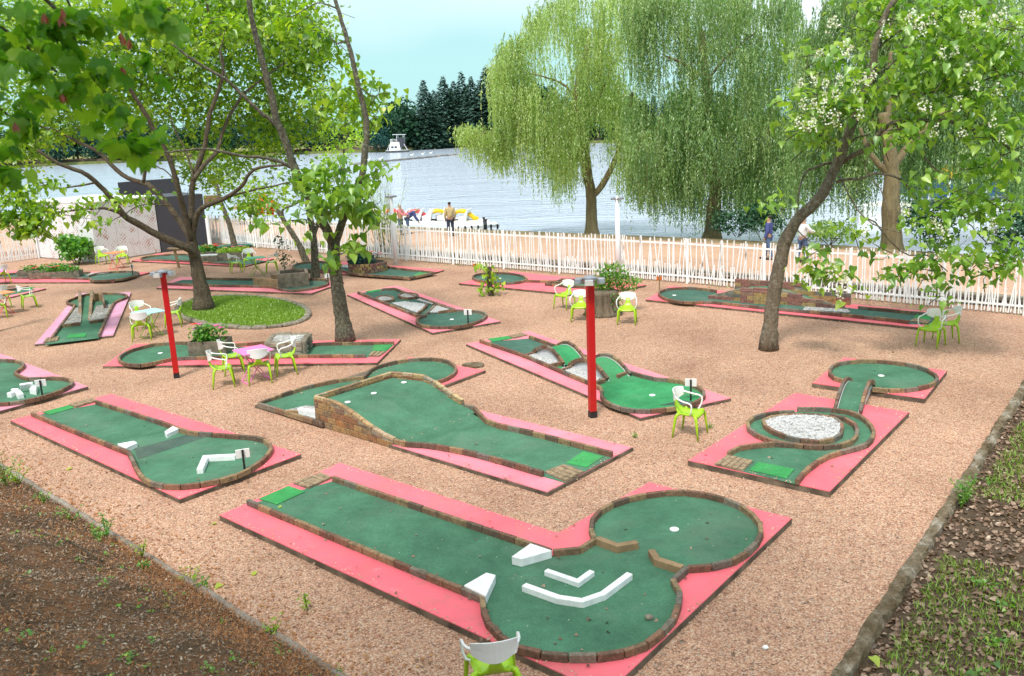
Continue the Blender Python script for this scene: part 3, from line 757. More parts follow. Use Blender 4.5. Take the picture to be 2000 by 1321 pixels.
gh = empty('kiosk_annex', B_, 'charcoal grey block with a raised dark parapet beside the perforated hut', 'hut')
MB().prism(xy([B_+dd*.06, E_, E_+bk*3.0, B_+bk*3.0+dd*.06]), 0, HB+.02).build('wall', 'charcoal_panel', gh)
f0 = P(233, 380, HB+.02); f1 = P(331, 372, HB+.02)
MB().prism(xy([f0, f1, f1+Vector((.3, .9, 0)), f0+Vector((.3, .9, 0))]), HB-.3, HB+.66).build('parapet', 'charcoal_panel', gh)
hq = P(394, 480); MB().box((hq.x-.1, hq.y-.35, .72), (.55, .06, .5), .25, -.2).build('counter_flap', 'white_plastic', gh)
MB().box((hq.x-.12, hq.y-.3, 1.18), (.6, .3, .07), .25).build('counter_top', 'white_plastic', gh)
MB().box((hq.x-.1, hq.y-.18, .25), (.6, .2, .5), .25).build('counter_base', 'ferry_blue', gh)
fz = P(418, 482); MB().box((fz.x, fz.y+.6, 2.35), (.8, .25, .5)).build('timber_fascia', 'timber', gh)
wp = P(412, 491); r = empty('white_post', wp, 'plain white post at the corner of the charcoal block', 'post')
MB().tube([wp, wp+Vector((0, 0, 1.75))], .1, 10).build('shaft', 'white_paint', r, smooth=False)
nb = P(445, 484); MB().loft([[nb+Vector((x*2.2, .3*math.cos(a)+.1*math.sin(x*9), .09*math.sin(a)+.08+.03*math.sin(x*14))) for a in (0, 1.2, 2.2, 3.14, 4.7)] for x in [-.7+.1*k for k in range(15)]]).build('net_roll', 'green_net', smooth=True)
tag(bpy.data.objects['net_roll'], 'dark green netting bundled along the foot of the white fence', 'net')

# ------------------------------------------------------------------ the lanes
def ell(cx, cy, rx, ry, n=18, tilt=0.0, a0=0, a1=360):
    res = []
    for k in range(n):
        a = math.radians(a0+(a1-a0)*k/(n if a1-a0 == 360 else n-1))
        x = rx*math.cos(a); y = ry*math.sin(a); res.append((cx+x*math.cos(tilt)-y*math.sin(tilt), cy+x*math.sin(tilt)+y*math.cos(tilt)))
    return res

def block(root, outline, z0, z1, name='obstacle', m='white_stone', bev=.006):
    w = [P(x, y, z1) for x, y in outline]
    return MB().prism(xy(w), z0, z1).build(name, m, root, bevel=bev)

def strip(root, pts, z0, z1, w, name='obstacle', m='white_stone', wide=1.0):
    """an angled low wall following a centre line seen at height z1"""
    q = [P(x, y, z1) for x, y in pts]; L_, R_ = [], []
    for i, p in enumerate(q):
        a = q[max(i-1, 0)]; b = q[min(i+1, len(q)-1)]
        d1 = (p-a).normalized() if i else (b-p).normalized(); d2 = (b-p).normalized() if i < len(q)-1 else d1
        t = (d1+d2).normalized(); nn = Vector((-t.y, t.x, 0)); k = (w/2)/max(.5, nn.dot(Vector((-d1.y, d1.x, 0))))
        L_.append(p+nn*k); R_.append(p-nn*k)
    return MB().prism(xy(L_+R_[::-1]), z0, z1).build(name, m, root, bevel=.006)

def gravel_bed(root, outline, z, name='gravel_bed', bumps=True, m='white_gravel'):
    w = [P(x, y, z) for x, y in outline]
    MB().prism(xy(w), z-.03, z).build(name, m, root)
    if bumps:   # loose stones on top
        n = 260; xs = [p.x for p in w]; ys = [p.y for p in w]; pos = []
        poly = xy(w)
        def inside(x, y):
            c = False
            for i in range(len(poly)):
                x1, y1 = poly[i]; x2, y2 = poly[i-1]
                if (y1 > y) != (y2 > y) and x < (x2-x1)*(y-y1)/(y2-y1)+x1: c = not c
            return c
        mb = MB()
        area = (max(xs)-min(xs))*(max(ys)-min(ys)); n = int(min(900, area*420)); t = 0
        while n > 0 and t < 6000:
            t += 1; x = random.uniform(min(xs), max(xs)); y = random.uniform(min(ys), max(ys))
            if not inside(x, y): continue
            n -= 1; r = random.uniform(.012, .026); vs = [Vector((x, y, z))+Vector((r*dx*random.uniform(.7, 1.2), r*dy*random.uniform(.7, 1.2), r*dz)) for dx, dy, dz in ((1, 0, 0), (0, 1, 0), (-1, 0, 0), (0, -1, 0), (.1, 0, .9))]
            mb.add(vs, [(0, 1, 4), (1, 2, 4), (2, 3, 4), (3, 0, 4)])
        mb.build('loose_stones', 'stone_chips', root, kind='stuff')

# --- 1: the big one in front
k_low = [(483.6, 975.5), (939, 1162)]
k_bowl = [(941, 1161), (943, 1182), (950, 1207), (964, 1224.5), (985, 1244), (1009, 1260), (1040, 1269), (1072, 1273.5), (1125, 1278), (1177.5, 1276), (1223, 1268), (1265, 1252.5), (1296.5, 1226), (1317.5, 1200), (1328, 1165), (1325, 1147.5), (1314, 1130)]
k_neck = [(1314, 1130), (1335, 1109), (1342, 1105)]
k_circ = [(1342, 1105), (1387.5, 1102), (1426, 1093), (1461, 1074), (1482, 1049.5), (1487, 1028.5), (1475, 1006), (1447, 985), (1412, 971), (1370, 961), (1328, 957), (1289.5, 959), (1251, 965), (1216, 974), (1188, 985), (1165, 1000.5), (1155, 1018), (1155, 1038), (1161, 1050)]
k_up = [(1161, 1051), (1132, 1069), (1079.5, 1074)]
k_top = [(1076, 1073), (650, 930)]
tee = [(497, 975), (648, 930)]
l1 = lane('large front minigolf lane with a round putting green and white chevron blocks', [(428, 1006), (663, 904), (1090, 1041), (1268, 942), (1547, 1012), (1184, 1356)], .09,
     kerbs=[k_low, k_bowl, k_neck, k_circ, k_up, k_top],
     carpets=[k_low + k_bowl[1:-1] + k_neck + [(1282, 1076), (1246, 1057)] + k_up + k_top[1:], k_circ],
     mat_=[(505.5, 974), (563.5, 949), (596, 960), (541, 985)], paver=[(572.5, 942), (626, 922), (648, 931), (603, 952)], hole=(1317, 1034))
strip(l1, [(1166, 1049), (1206, 1064), (1245, 1057)], .09, .19, .09, 'timber_stub', 'timber'); strip(l1, [(1272, 1073), (1283, 1090), (1333, 1106)], .09, .19, .09, 'timber_stub', 'timber')
block(l1, [(999, 1087), (1018, 1092), (1078, 1075), (1036, 1061)], .09, .20); block(l1, [(906, 1143), (950, 1118), (968, 1123), (949, 1164)], .09, .20)
strip(l1, [(1066, 1112.5), (1128.5, 1134), (1156.5, 1114)], .09, .16, .075); strip(l1, [(1023, 1141), (1090, 1165), (1137, 1172), (1177.5, 1158), (1230, 1119)], .09, .17, .085)

# --- 2: left, with the chevron and the worn patch
k2a = [(62, 805), (125, 831), (251, 881)]
k2b = [(251, 881), (258, 895), (266, 912.5), (277.5, 929), (295, 940), (325, 946), (362.5, 946), (400, 941), (437.5, 932.5), (475, 920), (505, 902), (522.5, 886), (530, 873), (526, 864), (515, 856), (497.5, 852), (480, 850.5), (450, 848), (400, 844.5), (367.5, 841), (350, 835), (325, 826)]
k2c = [(325, 826), (250, 802), (187.5, 782)]
l2 = lane('left foreground minigolf lane with a worn dark patch and a white angled block', [(20, 821), (217, 769), (588, 887), (351, 975)], .08,
     kerbs=[k2a, k2b+k2c[1:]], carpets=[k2a+k2b[1:]+k2c[1:]], mat_=[(82, 805), (135, 791), (145, 796), (97, 810)], paver=[(135, 789), (182, 777), (189, 782), (148, 794)])
sheet(l2, PZ([(262, 877), (366, 849), (400, 855), (270, 897)], .09), .0885, .001, 'carpet_worn', 'worn_patch')
block(l2, [(229, 867), (262, 861), (268, 864.5), (246, 875)], .08, .17); block(l2, [(321, 843), (337.5, 832), (349, 837), (325, 848)], .08, .17)
strip(l2, [(390, 916), (401, 891), (460, 888)], .08, .17, .10)
sign(479.5, 931, 'small white number sign on a black post by the left foreground lane', .46, face=.35)

# --- 3: far left, cut by the frame
k3 = [(-30, 697), (0, 701), (20, 702), (40, 705), (46, 711), (40, 719), (28, 725), (37.5, 732), (57.5, 737.5), (100, 736), (125, 737), (140, 742.5), (140, 749), (125, 758), (100, 768), (62.5, 778), (25, 784), (0, 786.5), (-60, 783), (-100, 768), (-110, 745), (-90, 715), (-60, 700)]
l3 = lane('minigolf lane cut off by the left edge, with white zigzag blocks', [(-210, 610), (172, 755), (-70, 822), (-330, 720)], .08, rings=[k3], carpets=[k3], paint='paint_faded')
strip(l3, [(17, 768), (33, 762), (40, 770)], .08, .19, .12); strip(l3, [(22, 760), (36, 759)], .08, .22, .06)
MB().box(P(52, 754, .22), (.26, .05, .16), .5, .5).build('obstacle', 'white_stone', l3, bevel=.01); block(l3, [(57, 760), (64, 751), (72, 753), (70, 762)], .08, .2)
sign(84, 779, 'white number sign in front of the white zigzag blocks', .42, face=.3)

# --- 4: the ramp lane, in its own measured axes: s up the lane, t across
R2 = P(1070, 962, .07); U_ = (P(767, 870, .07)-R2); U_.z = 0; U_.normalize(); V_ = Vector((-U_.y, U_.x, 0))
if (P(1229, 873, .07)-R2).dot(V_) < 0: V_ = -V_
def W(s, t, z=0.0): p = R2+U_*s+V_*t; return Vector((p.x, p.y, z))
l4 = empty('mini_golf_lane', W(3, 1.2), 'central minigolf lane climbing a brick sided ramp with three holes', 'minigolf lane', 'minigolf lanes on the gravel court')
MB().prism(xy([W(0, 0), W(0, 2.28), W(3.55, 2.28), W(3.55, 0)]), -.05, .058).build('concrete_base', 'concrete_side', l4)
MB().prism(xy([W(.02, .01), W(.02, 2.27), W(3.5, 2.27), W(3.5, .01)]), .058, .07).build('painted_border', 'paint_pink', l4)
MB().prism(xy([W(5.62, 0), W(7.6, -.05), W(7.62, 1.5), W(7.75, 4.35), W(5.35, 4.45), W(5.25, 2.5)]), -.05, .058).build('concrete_base', 'concrete_side', l4)
MB().prism(xy([W(5.3, 2.5), W(7.3, 2.1), W(7.72, 4.33), W(5.37, 4.43)]), .058, .07).build('painted_border', 'paint_coral', l4)
kn = [W(s, t, .17) for s, t in ((3.45, .06), (3.2, .07), (2.97, .18), (2.75, .27), (2.25, .36), (1.7, .42), (.42, .42))]
kf = [W(s, t, .17) for s, t in ((3.82, 2.17), (3.6, 2.2), (3.03, 1.86), (2.6, 1.70), (1.6, 1.73), (.02, 1.70))]
kerb(l4, kn); kerb(l4, kf)
MB().prism(xy([W(0.02, .42)] + kn[::-1] + [W(3.45, .1)] + [W(3.5, 2.15)] + kf), .070, .077).build('carpet', 'carpet_dark', l4)
m4 = [W(s, t) for s, t in ((.12, .98), (.12, 1.6), (.68, 1.6), (.68, .98))]
MB().prism(xy([P(1106, 905, .08), P(1139, 882, .08), P(1179, 892, .08), P(1146, 913, .08)]), .0775, .086).build('tee_mat', 'turf_mat', l4)
cobbles(l4, [P(1062.6, 922, .09), P(1101.5, 907.6, .09), P(1140, 920.5, .09), P(1104, 940.7, .09)], .074)
def rz_(s):
    u = max(0, min(1, (s-3.4)/1.75)); u = u*u*(3-2*u)
    return .077+.40*u
ns, ntt = 16, 8; vs = []; fs = []
for i in range(ns+1):
    s = 3.45+(5.58-3.45)*i/ns
    for j in range(ntt+1):
        t = .09+(2.16-.09)*j/ntt
        se = min(s, 5.58 if t < 1.9 else 5.58-.7*(t-1.9)/.26)
        zz = rz_(se)
        for hs, ht in ((5.1, 1.8), (5.05, .98), (5.03, .33)):
            zz -= 0
        vs.append(W(se, t, zz))
for i in range(ns):
    for j in range(ntt):
        a = i*(ntt+1)+j; fs.append((a, a+1, a+ntt+2, a+ntt+1))
MB().add(vs, fs).build('ramp_carpet', 'carpet_dark', l4, smooth=True)
for hs, ht in ((5.1, 1.8), (5.05, .98), (5.03, .33)): cup(l4, W(hs, ht), rz_(hs)+.004, .055)
# ramp side walls: courses of single bricks under a sloping coping
WB = brick_meshes('brick', (.24, .10, .095), 'wall_brick', 6, .007, .003)
def brick_wall(parent, a, b, ztop, z0=0.0, course=.12, meshes=WB, nominal=.24, stepf=.25, cap=True, deep=1.0):
    """vertical wall from a to b (ground points); ztop(u) with u in metres gives its height"""
    d = b-a; Ln = Vector((d.x, d.y)).length; d = Vector((d.x, d.y, 0)).normalized(); an = math.atan2(d.y, d.x); row = 0; z = z0
    zmax = max(ztop(Ln*k/10) for k in range(11))
    while z < zmax-.02:
        s = -stepf*.5*(row % 2)
        while s < Ln-.02:
            s0, s1 = max(0, s), min(Ln, s+stepf)
            if s1-s0 > .05:
                zt = min(ztop(s0), ztop(s1))
                hh = min(course, zt-z)
                if hh > .03:
                    c = a+d*((s0+s1)/2); lay(parent, (c.x, c.y, z+hh/2), an, s1-s0-.01, meshes, nominal, wide=deep, high=(hh-.008)/.095, zj=.002)
            s += stepf
        z += course; row += 1
    # mortar body behind the faces
    nseg = 12; q = [a+d*(Ln*k/nseg) for k in range(nseg+1)]; nn = Vector((-d.y, d.x, 0))*.038*deep
    mb = MB()
    rings = [[p+nn+Vector((0, 0, -.03)), p-nn+Vector((0, 0, -.03)), p-nn+Vector((0, 0, ztop(Ln*k/nseg)-.012)), p+nn+Vector((0, 0, ztop(Ln*k/nseg)-.012))] for k, p in enumerate(q)]
    mb.loft(rings).build('mortar', 'stone_grey', parent)
    if cap:
        kerb(parent, [Vector((p.x, p.y, ztop(Ln*k/nseg)+.045)) for k, p in enumerate(q)], .05, .27, wide=1.35, meshes=CAP)
hz = lambda s: max(.10, rz_(s)+.06)
brick_wall(l4, W(5.62, .04), W(3.45, .06), lambda u: hz(5.62-u))
brick_wall(l4, W(3.85, 2.18), W(4.92, 2.2), lambda u: hz(3.85+u))
brick_wall(l4, W(4.92, 2.2), W(5.66, 1.98), lambda u: hz(4.95+u*.8))
brick_wall(l4, W(5.66, 1.98), W(5.62, .04), lambda u: hz(5.6))
# the landing behind: low kerb, carpet, round end
kr = [W(5.34, -.04, .13), W(7.5, -.02, .13), W(7.53, .6, .16), W(7.56, 1.3, .16), W(7.36, 2.02, .16), W(7.1, 2.40, .16), W(7.5, 3.0, .16), W(7.52, 3.4, .16), W(7.42, 3.9, .16), W(7.12, 4.24, .16), W(6.67, 4.4, .16), W(6.15, 4.24, .16), W(5.74, 3.9, .16), W(5.5, 3.45, .16), W(5.45, 3.0, .16), W(5.3, 2.5, .16)]
kerb(l4, kr, .10)
MB().prism(xy([W(5.66, .0)] + kr[1:] + [W(5.66, 2.2)]), .068, .076).build('carpet', 'carpet_dark', l4)
MB().prism(xy([W(5.75, .1), W(6.7, .06), W(6.6, .5), W(5.75, .7)]), .076, .09).build('gravel_bed', 'white_gravel', l4)
fb_ = W(5.72, .55, .08)
for k in range(5): MB().tube([fb_, fb_+Vector((random.uniform(-.08, .08), random.uniform(-.05, .05), .2+.03*k))], [.005, .003], 4).build('flower_stem', 'grass_blade', l4)
for k in range(6):
    p_ = fb_+Vector((random.uniform(-.09, .09), random.uniform(-.05, .05), .2+.03*k)); MB().loft([[p_+Vector((R_*math.cos(a), R_*math.sin(a), z_)) for a in [j*1.257 for j in range(5)]] for R_, z_ in ((.012, -.02), (.045, .0), (.03, .02))]).build('flower', 'petal_pink', l4)
strip(l4, [(584, 797), (622, 804)], .08, .2, .1); strip(l4, [(560, 801), (583, 802)], .08, .16, .08, 'timber_stub', 'timber')

# --- 5: two little bridges over stone ponds
k5n = [(937.5, 663), (1024, 692), (1100, 724), (1167.6, 752), (1176, 759.5), (1174, 769), (1182, 781), (1202, 791), (1231, 798), (1265, 799.5), (1303, 796.5), (1340, 790), (1366, 780), (1376, 768), (1369, 757), (1346, 746.5), (1311, 739.5), (1277, 737), (1257, 732), (1231, 724), (1146, 695), (1034, 655)]
zs5 = .07
l5 = lane('minigolf lane with two humpback bridges over white stone beds and a bright green end', [(910, 671.5), (1032.5, 646.5), (1428, 777.6), (1251, 816)], zs5,
     kerbs=[k5n], carpets=[('carpet_slate', [(937.5, 663), (1024, 692), (1052, 703), (1125, 690), (1034, 655)]), ('carpet_bright', k5n[1:21] + [(1125, 689), (1052, 704)])],
     mat_=[(953, 662), (991, 656), (1001, 661), (962, 667.5)], paver=[(992, 655.5), (1018, 649.5), (1031, 653), (1004, 659.5)], hole=(1274, 772), paint='paint_pink')
def bridge(root, a, b, w, rise, z0, green='carpet_bright', side=True, nseg=12):
    """an arched deck from ground point a to b, kerbed on both sides"""
    d = b-a; Ln = Vector((d.x, d.y)).length; d = Vector((d.x, d.y, 0)).normalized(); nn = Vector((-d.y, d.x, 0))
    f = lambda u: z0+rise*math.sin(math.pi*u)**.9
    deck = MB(); rings = []
    for k in range(nseg+1):
        u = k/nseg; p = a+d*(Ln*u); rings.append([p-nn*w/2+Vector((0, 0, f(u))), p+nn*w/2+Vector((0, 0, f(u))), p+nn*w/2+Vector((0, 0, f(u)-.04)), p-nn*w/2+Vector((0, 0, f(u)-.04))])
    rings = [[Vector((q.x, q.y, q.z)) for q in r] for r in rings]
    deck.loft(rings).build('bridge_deck', green, root, smooth=False)
    for s in (-1, 1):
        pts = [a+d*(Ln*k/nseg)+nn*s*(w/2+.045)+Vector((0, 0, f(k/nseg)+.085)) for k in range(nseg+1)]
        kerb(root, pts, .10, .22)
        if side:
            o = nn*s*(w/2+.02); mb = MB()
            rr = [[a+d*(Ln*k/nseg)+o*1.0-nn*.015+Vector((0, 0, z0-.05)), a+d*(Ln*k/nseg)+o+nn*.015+Vector((0, 0, z0-.05)), a+d*(Ln*k/nseg)+o+nn*.015+Vector((0, 0, f(k/nseg)+.012)), a+d*(Ln*k/nseg)+o-nn*.015+Vector((0, 0, f(k/nseg)+.012))] for k in range(nseg+1)]
            rr = [[Vector((q.x, q.y, q.z)) for q in r] for r in rr]
            mb.loft(rr).build('bridge_side', 'white_plastic_grey', root)
def g0(x, y, z): p = P(x, y, z); return Vector((p.x, p.y, 0))
ax5 = (P(1167, 752, .1)-P(937, 663, .1)); ax5.z = 0; ax5.normalize()
b1a = g0(1062, 689, zs5); b1b = b1a+ax5*1.3
b2a = g0(1133, 713, zs5); b2b = b2a+ax5*1.45
bridge(l5, b1a+Vector((0, 0, 0)), b1b, .50, .26, zs5+.01); bridge(l5, b2a, b2b, .50, .26, zs5+.01)
gravel_bed(l5, [(1026, 692), (1050, 687), (1092, 707), (1073, 711)], zs5+.05); gravel_bed(l5, [(1108, 683), (1145, 695), (1127, 702)], zs5+.05)
gravel_bed(l5, [(1095, 720), (1117, 714), (1172, 738), (1160, 748)], zs5+.05); gravel_bed(l5, [(1184, 708), (1229, 722), (1207, 730)], zs5+.05)
for kk in ([(1022, 692), (1047, 686)], [(1076, 711), (1097, 706)], [(1097, 720), (1117, 714)], [(1163, 745), (1181, 739)], [(1126, 704), (1148, 696)], [(1205, 732), (1229, 724)]): kerb(l5, PZ(kk, zs5+.10))
sheet(l5, PZ([(1288, 792), (1330, 782), (1353, 784), (1330, 791)], zs5+.01), zs5+.0115, .001, 'carpet_worn', 'worn_patch')
sign(1349, 790, 'number sign standing behind the lone chair', .5, face=-.2)

# --- 6: the spiral, 7: the round green beyond its bridge
zs6 = .10
k6r = [(1557, 936), (1567, 923), (1590, 903), (1619, 886), (1662.5, 874), (1691.5, 865.5), (1705, 851), (1706, 836.6), (1693, 819), (1671, 805), (1639, 798), (1590, 795), (1557, 794.5)]
k6l = [(1552, 801), (1509, 803.5), (1474, 812), (1460, 823.6), (1462, 834), (1480, 847), (1509, 858), (1552, 865.6), (1590, 869), (1633.5, 868.5), (1665, 858.5), (1674, 845), (1671, 828), (1654, 816), (1620.5, 808)]
k6s = [(1422, 882), (1442, 871.4), (1480, 865.5), (1520, 863), (1552, 865.6)]
pond6 = [(1491, 819), (1509, 812), (1546.5, 808), (1590, 808), (1619, 811.5), (1642, 821), (1644, 839.5), (1637, 851), (1607, 859.5), (1575.5, 858), (1546.5, 852.6), (1514.6, 842), (1494, 829)]
l6 = lane('spiral minigolf lane around an oval bed of white stones', [(1343.5, 899), (1620.5, 960), (1775.6, 804.7), (1552, 767)], zs6,
     kerbs=[k6r, k6l, k6s], rings=[pond6], carpets=[[(1400, 899), (1422, 882)] + k6s[1:] + [(1509, 858), (1480, 847), (1462, 834), (1460, 823.6), (1474, 812), (1509, 803.5), (1557, 796)] + k6r[::-1][1:]],
     mat_=[(1464, 918), (1480, 902), (1552, 916), (1536, 934)], paver=[(1395, 905), (1420, 888), (1471, 899), (1451, 918)], paint='paint_coral')
gravel_bed(l6, [(x, y+2) for x, y in pond6], zs6+.075)
k7 = [(1651, 742), (1625, 733), (1620.5, 723.5), (1628, 712), (1648, 705.5), (1691.5, 702), (1749.5, 705.5), (1793, 713.5), (1822, 726), (1831, 738), (1816, 749.6), (1778.5, 757.5), (1735, 759), (1704, 756)]
l7 = lane('square pink platform with a round putting green at the end of the bridge', [(1586, 748), (1806, 778.6), (1849.6, 724), (1648, 698)], .10,
     kerbs=[k7], carpets=[k7], hole=(1721, 734))
bridge(l6, g0(1655, 807, zs6), g0(1684, 751, zs6), .34, .24, zs6, 'carpet_dark', nseg=14)

# --- 8: the brick channel at the back right
zs8 = .07
k8 = [(1399.6, 567), (1372, 562.4), (1338.6, 560.8), (1309, 562), (1291, 567), (1287, 573.5), (1301, 582), (1328.7, 588), (1358, 589), (1388, 588), (1447, 594), (1496, 599), (1625, 610.6), (1735.7, 621.5), (1776, 626.8)]
k8b = [(1676, 598), (1748, 604.6), (1824, 612)]
l8 = lane('minigolf lane with a stepped brick channel and a round end', [(1261, 585), (1804, 640.5), (1832, 611), (1309, 558)], zs8,
     kerbs=[k8, k8b], carpets=[('carpet_slate', k8 + [(1820, 628)] + k8b[::-1] + [(1560, 584), (1407, 570)])], paint='paint_coral',
     mat_=[(1784, 620), (1793, 612.5), (1820, 615.5), (1816, 625)], paver=[(1777, 626.5), (1787, 621), (1815, 625.5), (1812, 632)], hole=(1317, 577))
gravel_bed(l8, [(1568, 605), (1572, 599), (1655, 604), (1662, 610)], zs8+.08, bumps=False)
a8 = g0(1384, 583.5, zs8); b8 = g0(1650, 604, zs8); Ln8 = (b8-a8).length
def zt8(u):
    f = u/Ln8
    if f < .27: return zs8+.10*(1+int(f/.27*3.6))
    if f > .55: return zs8+max(.1, .43-.10*int((f-.5)/.12))
    return zs8+.43
FB = brick_meshes('brick', (.36, .12, .11), 'far_brick', 6, .007, .004)
brick_wall(l8, a8, b8, zt8, zs8, .11, FB, .36, .40, cap=False)
dn = Vector((-(b8-a8).y, (b8-a8).x, 0)).normalized()*.62
brick_wall(l8, a8.lerp(b8, .15)+dn, b8+dn, lambda u: zs8+.54 if u < Ln8*.55 else zs8+.32, zs8, .11, FB, .36, .40, cap=False)
q8 = [a8.lerp(b8, f) for f in (.28, .4, .55, .75)]
MB().loft([[p+Vector((0, 0, z-.04)), p+dn+Vector((0, 0, z-.04)), p+dn+Vector((0, 0, z)), p+Vector((0, 0, z))] for p, z in zip(q8, (.42, .46, .40, .2))]).build('channel_carpet', 'carpet_dark', l8)
fw8 = dn.normalized()*-.38
brick_wall(l8, a8.lerp(b8, .27)+fw8*.5, a8.lerp(b8, .50)+fw8*.5, lambda u: zs8+.38 if u < 1.7 else zs8+.2, zs8, .11, FB, .36, .40, cap=False)

# --- 9: behind the stump
zs9 = .08
l9 = lane('far minigolf lane behind the leafy stump with small square pens', [(896, 553), (1146, 577), (1262, 556.5), (1000, 530.5)], zs9,
     rings=[ell(976, 541.5, 53, 10, 16, .03)], carpets=[('carpet_slate', ell(976, 541.5, 53, 10, 16, .03)), ('carpet_dark', [(1068, 553), (1096, 547), (1180, 552), (1190, 560), (1110, 558)])], hole=(976, 544),
     kerbs=[[(1022, 547), (1088, 548), (1098, 543.5), (1142, 546), (1180, 550)], [(1065, 553), (1077, 549), (1108, 551)], [(1065, 553), (1110, 557), (1190, 561)], [(1098, 549), (1096, 553.5), (1110, 554)], [(1110, 549), (1146, 550), (1170, 552)]])
sign(929.5, 533, 'orange painted number sign beside the round end behind the leafy shoot', .36, 'orange_sign', .2, .12, .2, post='timber'); sign(1288, 567, 'orange painted number sign beside the brick channel lane', .46, 'orange_sign', .2, .14, .2, post='timber')

# --- 10: centre, stone islands
zs10 = .07
k10n = [(699, 569.5), (815, 614.5), (832, 614.5)]
k10c = [(832, 614.5), (817, 619), (814, 627), (824, 634), (850, 637), (887.5, 636.5), (920, 631), (944, 621.5), (950, 613), (938, 607.5), (907.5, 604.5), (875, 605), (856, 608)]
l10 = lane('middle minigolf lane with islands of white stones and a round end', [(677.5, 575), (775, 557.5), (977.5, 627.5), (845, 650)], zs10,
     kerbs=[k10n, k10c, [(770, 562), (825, 582), (887.5, 602.5)], [(745, 564), (757, 562.5), (770, 562)], [(815, 611), (834, 595), (832, 592)], [(833, 611), (852, 593), (884, 603)]], rings=[ell(752, 582, 17, 5.5, 12), ell(797, 576, 19, 5, 12)],
     carpets=[('carpet_slate', k10n[:2] + k10c[:-1] + [(887.5, 602.5), (770, 562), (706, 567)])], hole=(882.5, 624), mat_=[(714, 569), (742, 564.5), (748, 566.5), (722, 572)], paint='paint_pink')
gravel_bed(l10, ell(752, 583, 14, 4.3, 12), zs10+.06, bumps=False); gravel_bed(l10, ell(797, 577, 16, 4, 12), zs10+.06, bumps=False)
gravel_bed(l10, [(766, 592), (790, 589), (832, 594), (818, 612)], zs10+.05); gravel_bed(l10, [(850, 594), (884, 602), (858, 610), (835, 610)], zs10+.05); gravel_bed(l10, [(813, 585), (822, 582), (848, 592), (843, 594)], zs10+.05, bumps=False)
sign(915, 640, 'number sign on a black post at the round end of the stone island lane', .5, face=-.1)

# --- 11: behind the pink table
zs11 = .07
k11 = [(391, 677), (382, 670.5), (350, 667), (300, 671), (262.5, 680), (240, 690), (231, 700), (245, 708.5), (275, 711), (300, 707), (337.5, 698), (400, 696), (590, 692.8), (714, 692.3)]
l11 = lane('minigolf lane behind the pink table with an oval end and a flower box', [(200, 715), (737, 708), (783, 662.5), (262, 672)], zs11,
     kerbs=[k11, [(605, 671.5), (630, 669), (700, 668), (770, 667)], [(435, 672), (470, 670), (532, 665.5)]], carpets=[('carpet_dark', k11 + [(750, 684), (770, 667), (435, 672)])], paint='paint_coral', hole=(313, 690),
     mat_=[(725, 685), (732, 671.5), (768, 670.5), (756, 685)], paver=[(719, 694), (727, 686), (754, 686), (740, 695)])
# --- 12: brick run seen end on at the left
zs12 = .07
k12 = [(101, 657.5), (145, 597), (135, 593), (130, 589), (140, 583), (160, 576), (180, 572), (202, 571.5), (230, 572), (247, 575), (246, 580), (230, 586), (220, 594), (192.5, 653)]
l12 = lane('faded pink minigolf lane at left with a narrow brick run between stone beds', [(67.5, 672.5), (221, 655), (256, 571), (152, 573)], zs12, kerbs=[k12], carpets=[('carpet_dark', [(85, 668)] + k12 + [(192, 655)])], paint='paint_orchid',
     mat_=[(130, 660), (136, 653), (170, 650.5), (166, 658)], paver=[(84, 668), (90, 660), (116, 657), (112, 665)])
gravel_bed(l12, [(121, 633), (145, 601), (160, 601), (158, 629)], zs12+.05, bumps=False, m='grey_gravel'); gravel_bed(l12, [(173, 627), (189, 597), (220, 594), (208, 621)], zs12+.05, bumps=False, m='grey_gravel')
for a, b in (((157, 579), (157, 630)), ((181, 578), (174, 627))):
    pa, pb = g0(*a, .1), g0(*b, .1); brick_wall(l12, pa, pb, lambda u: .32-.05*u, .0, .09, WB, .24, .26, cap=False)
kerb(l12, PZ([(174, 627), (208, 622)], .17)); kerb(l12, PZ([(120, 634), (157, 630)], .17))
cw = [P(182, 575, .35), P(192, 572, .36), P(200, 575, .36), P(203, 592, .3)]
kerb(l12, cw, .30)
# --- 13: with two flower boxes, far left
zs13 = .07
k13 = [(0, 541), (90, 541), (172, 543), (178, 546.5), (205, 547), (240, 544), (262, 538), (271, 532.5), (258, 529), (225, 529.5), (190, 533), (172, 538)]
l13 = lane('long minigolf lane at the far left with two flower boxes and a pointed oval end', [(-120, 552), (222, 550.5), (293, 532), (20, 529)], zs13, kerbs=[k13, [(-10, 537), (42, 531), (176, 531)]], carpets=[('carpet_slate', [(-100, 541)] + k13[:9] + [(176, 531), (42, 531), (-90, 540)])], paint='paint_coral')
gravel_bed(l13, [(168, 538), (178, 533), (200, 531), (212, 533)], zs13+.05, bumps=False)
sign(260.5, 543, 'black sign post at the pointed end of the far left lane', .55, 'white_paint', .10, .16, .3)
# --- 14: back lane under the tree
zs14 = .07
k14 = [(300, 506), (280, 506.5), (275, 504), (285, 500.5), (305, 498), (345, 495.5), (372, 496)]
l14 = lane('back minigolf lane under the big tree with two stone flower boxes', [(257, 509.5), (478, 520), (535, 505), (310, 495)], zs14, kerbs=[k14 + [], [(300, 506), (400, 510.5), (474, 516)]], carpets=[('carpet_slate', k14[::-1] + [(400, 510.5), (474, 516), (520, 506), (430, 498)])], paint='paint_coral')
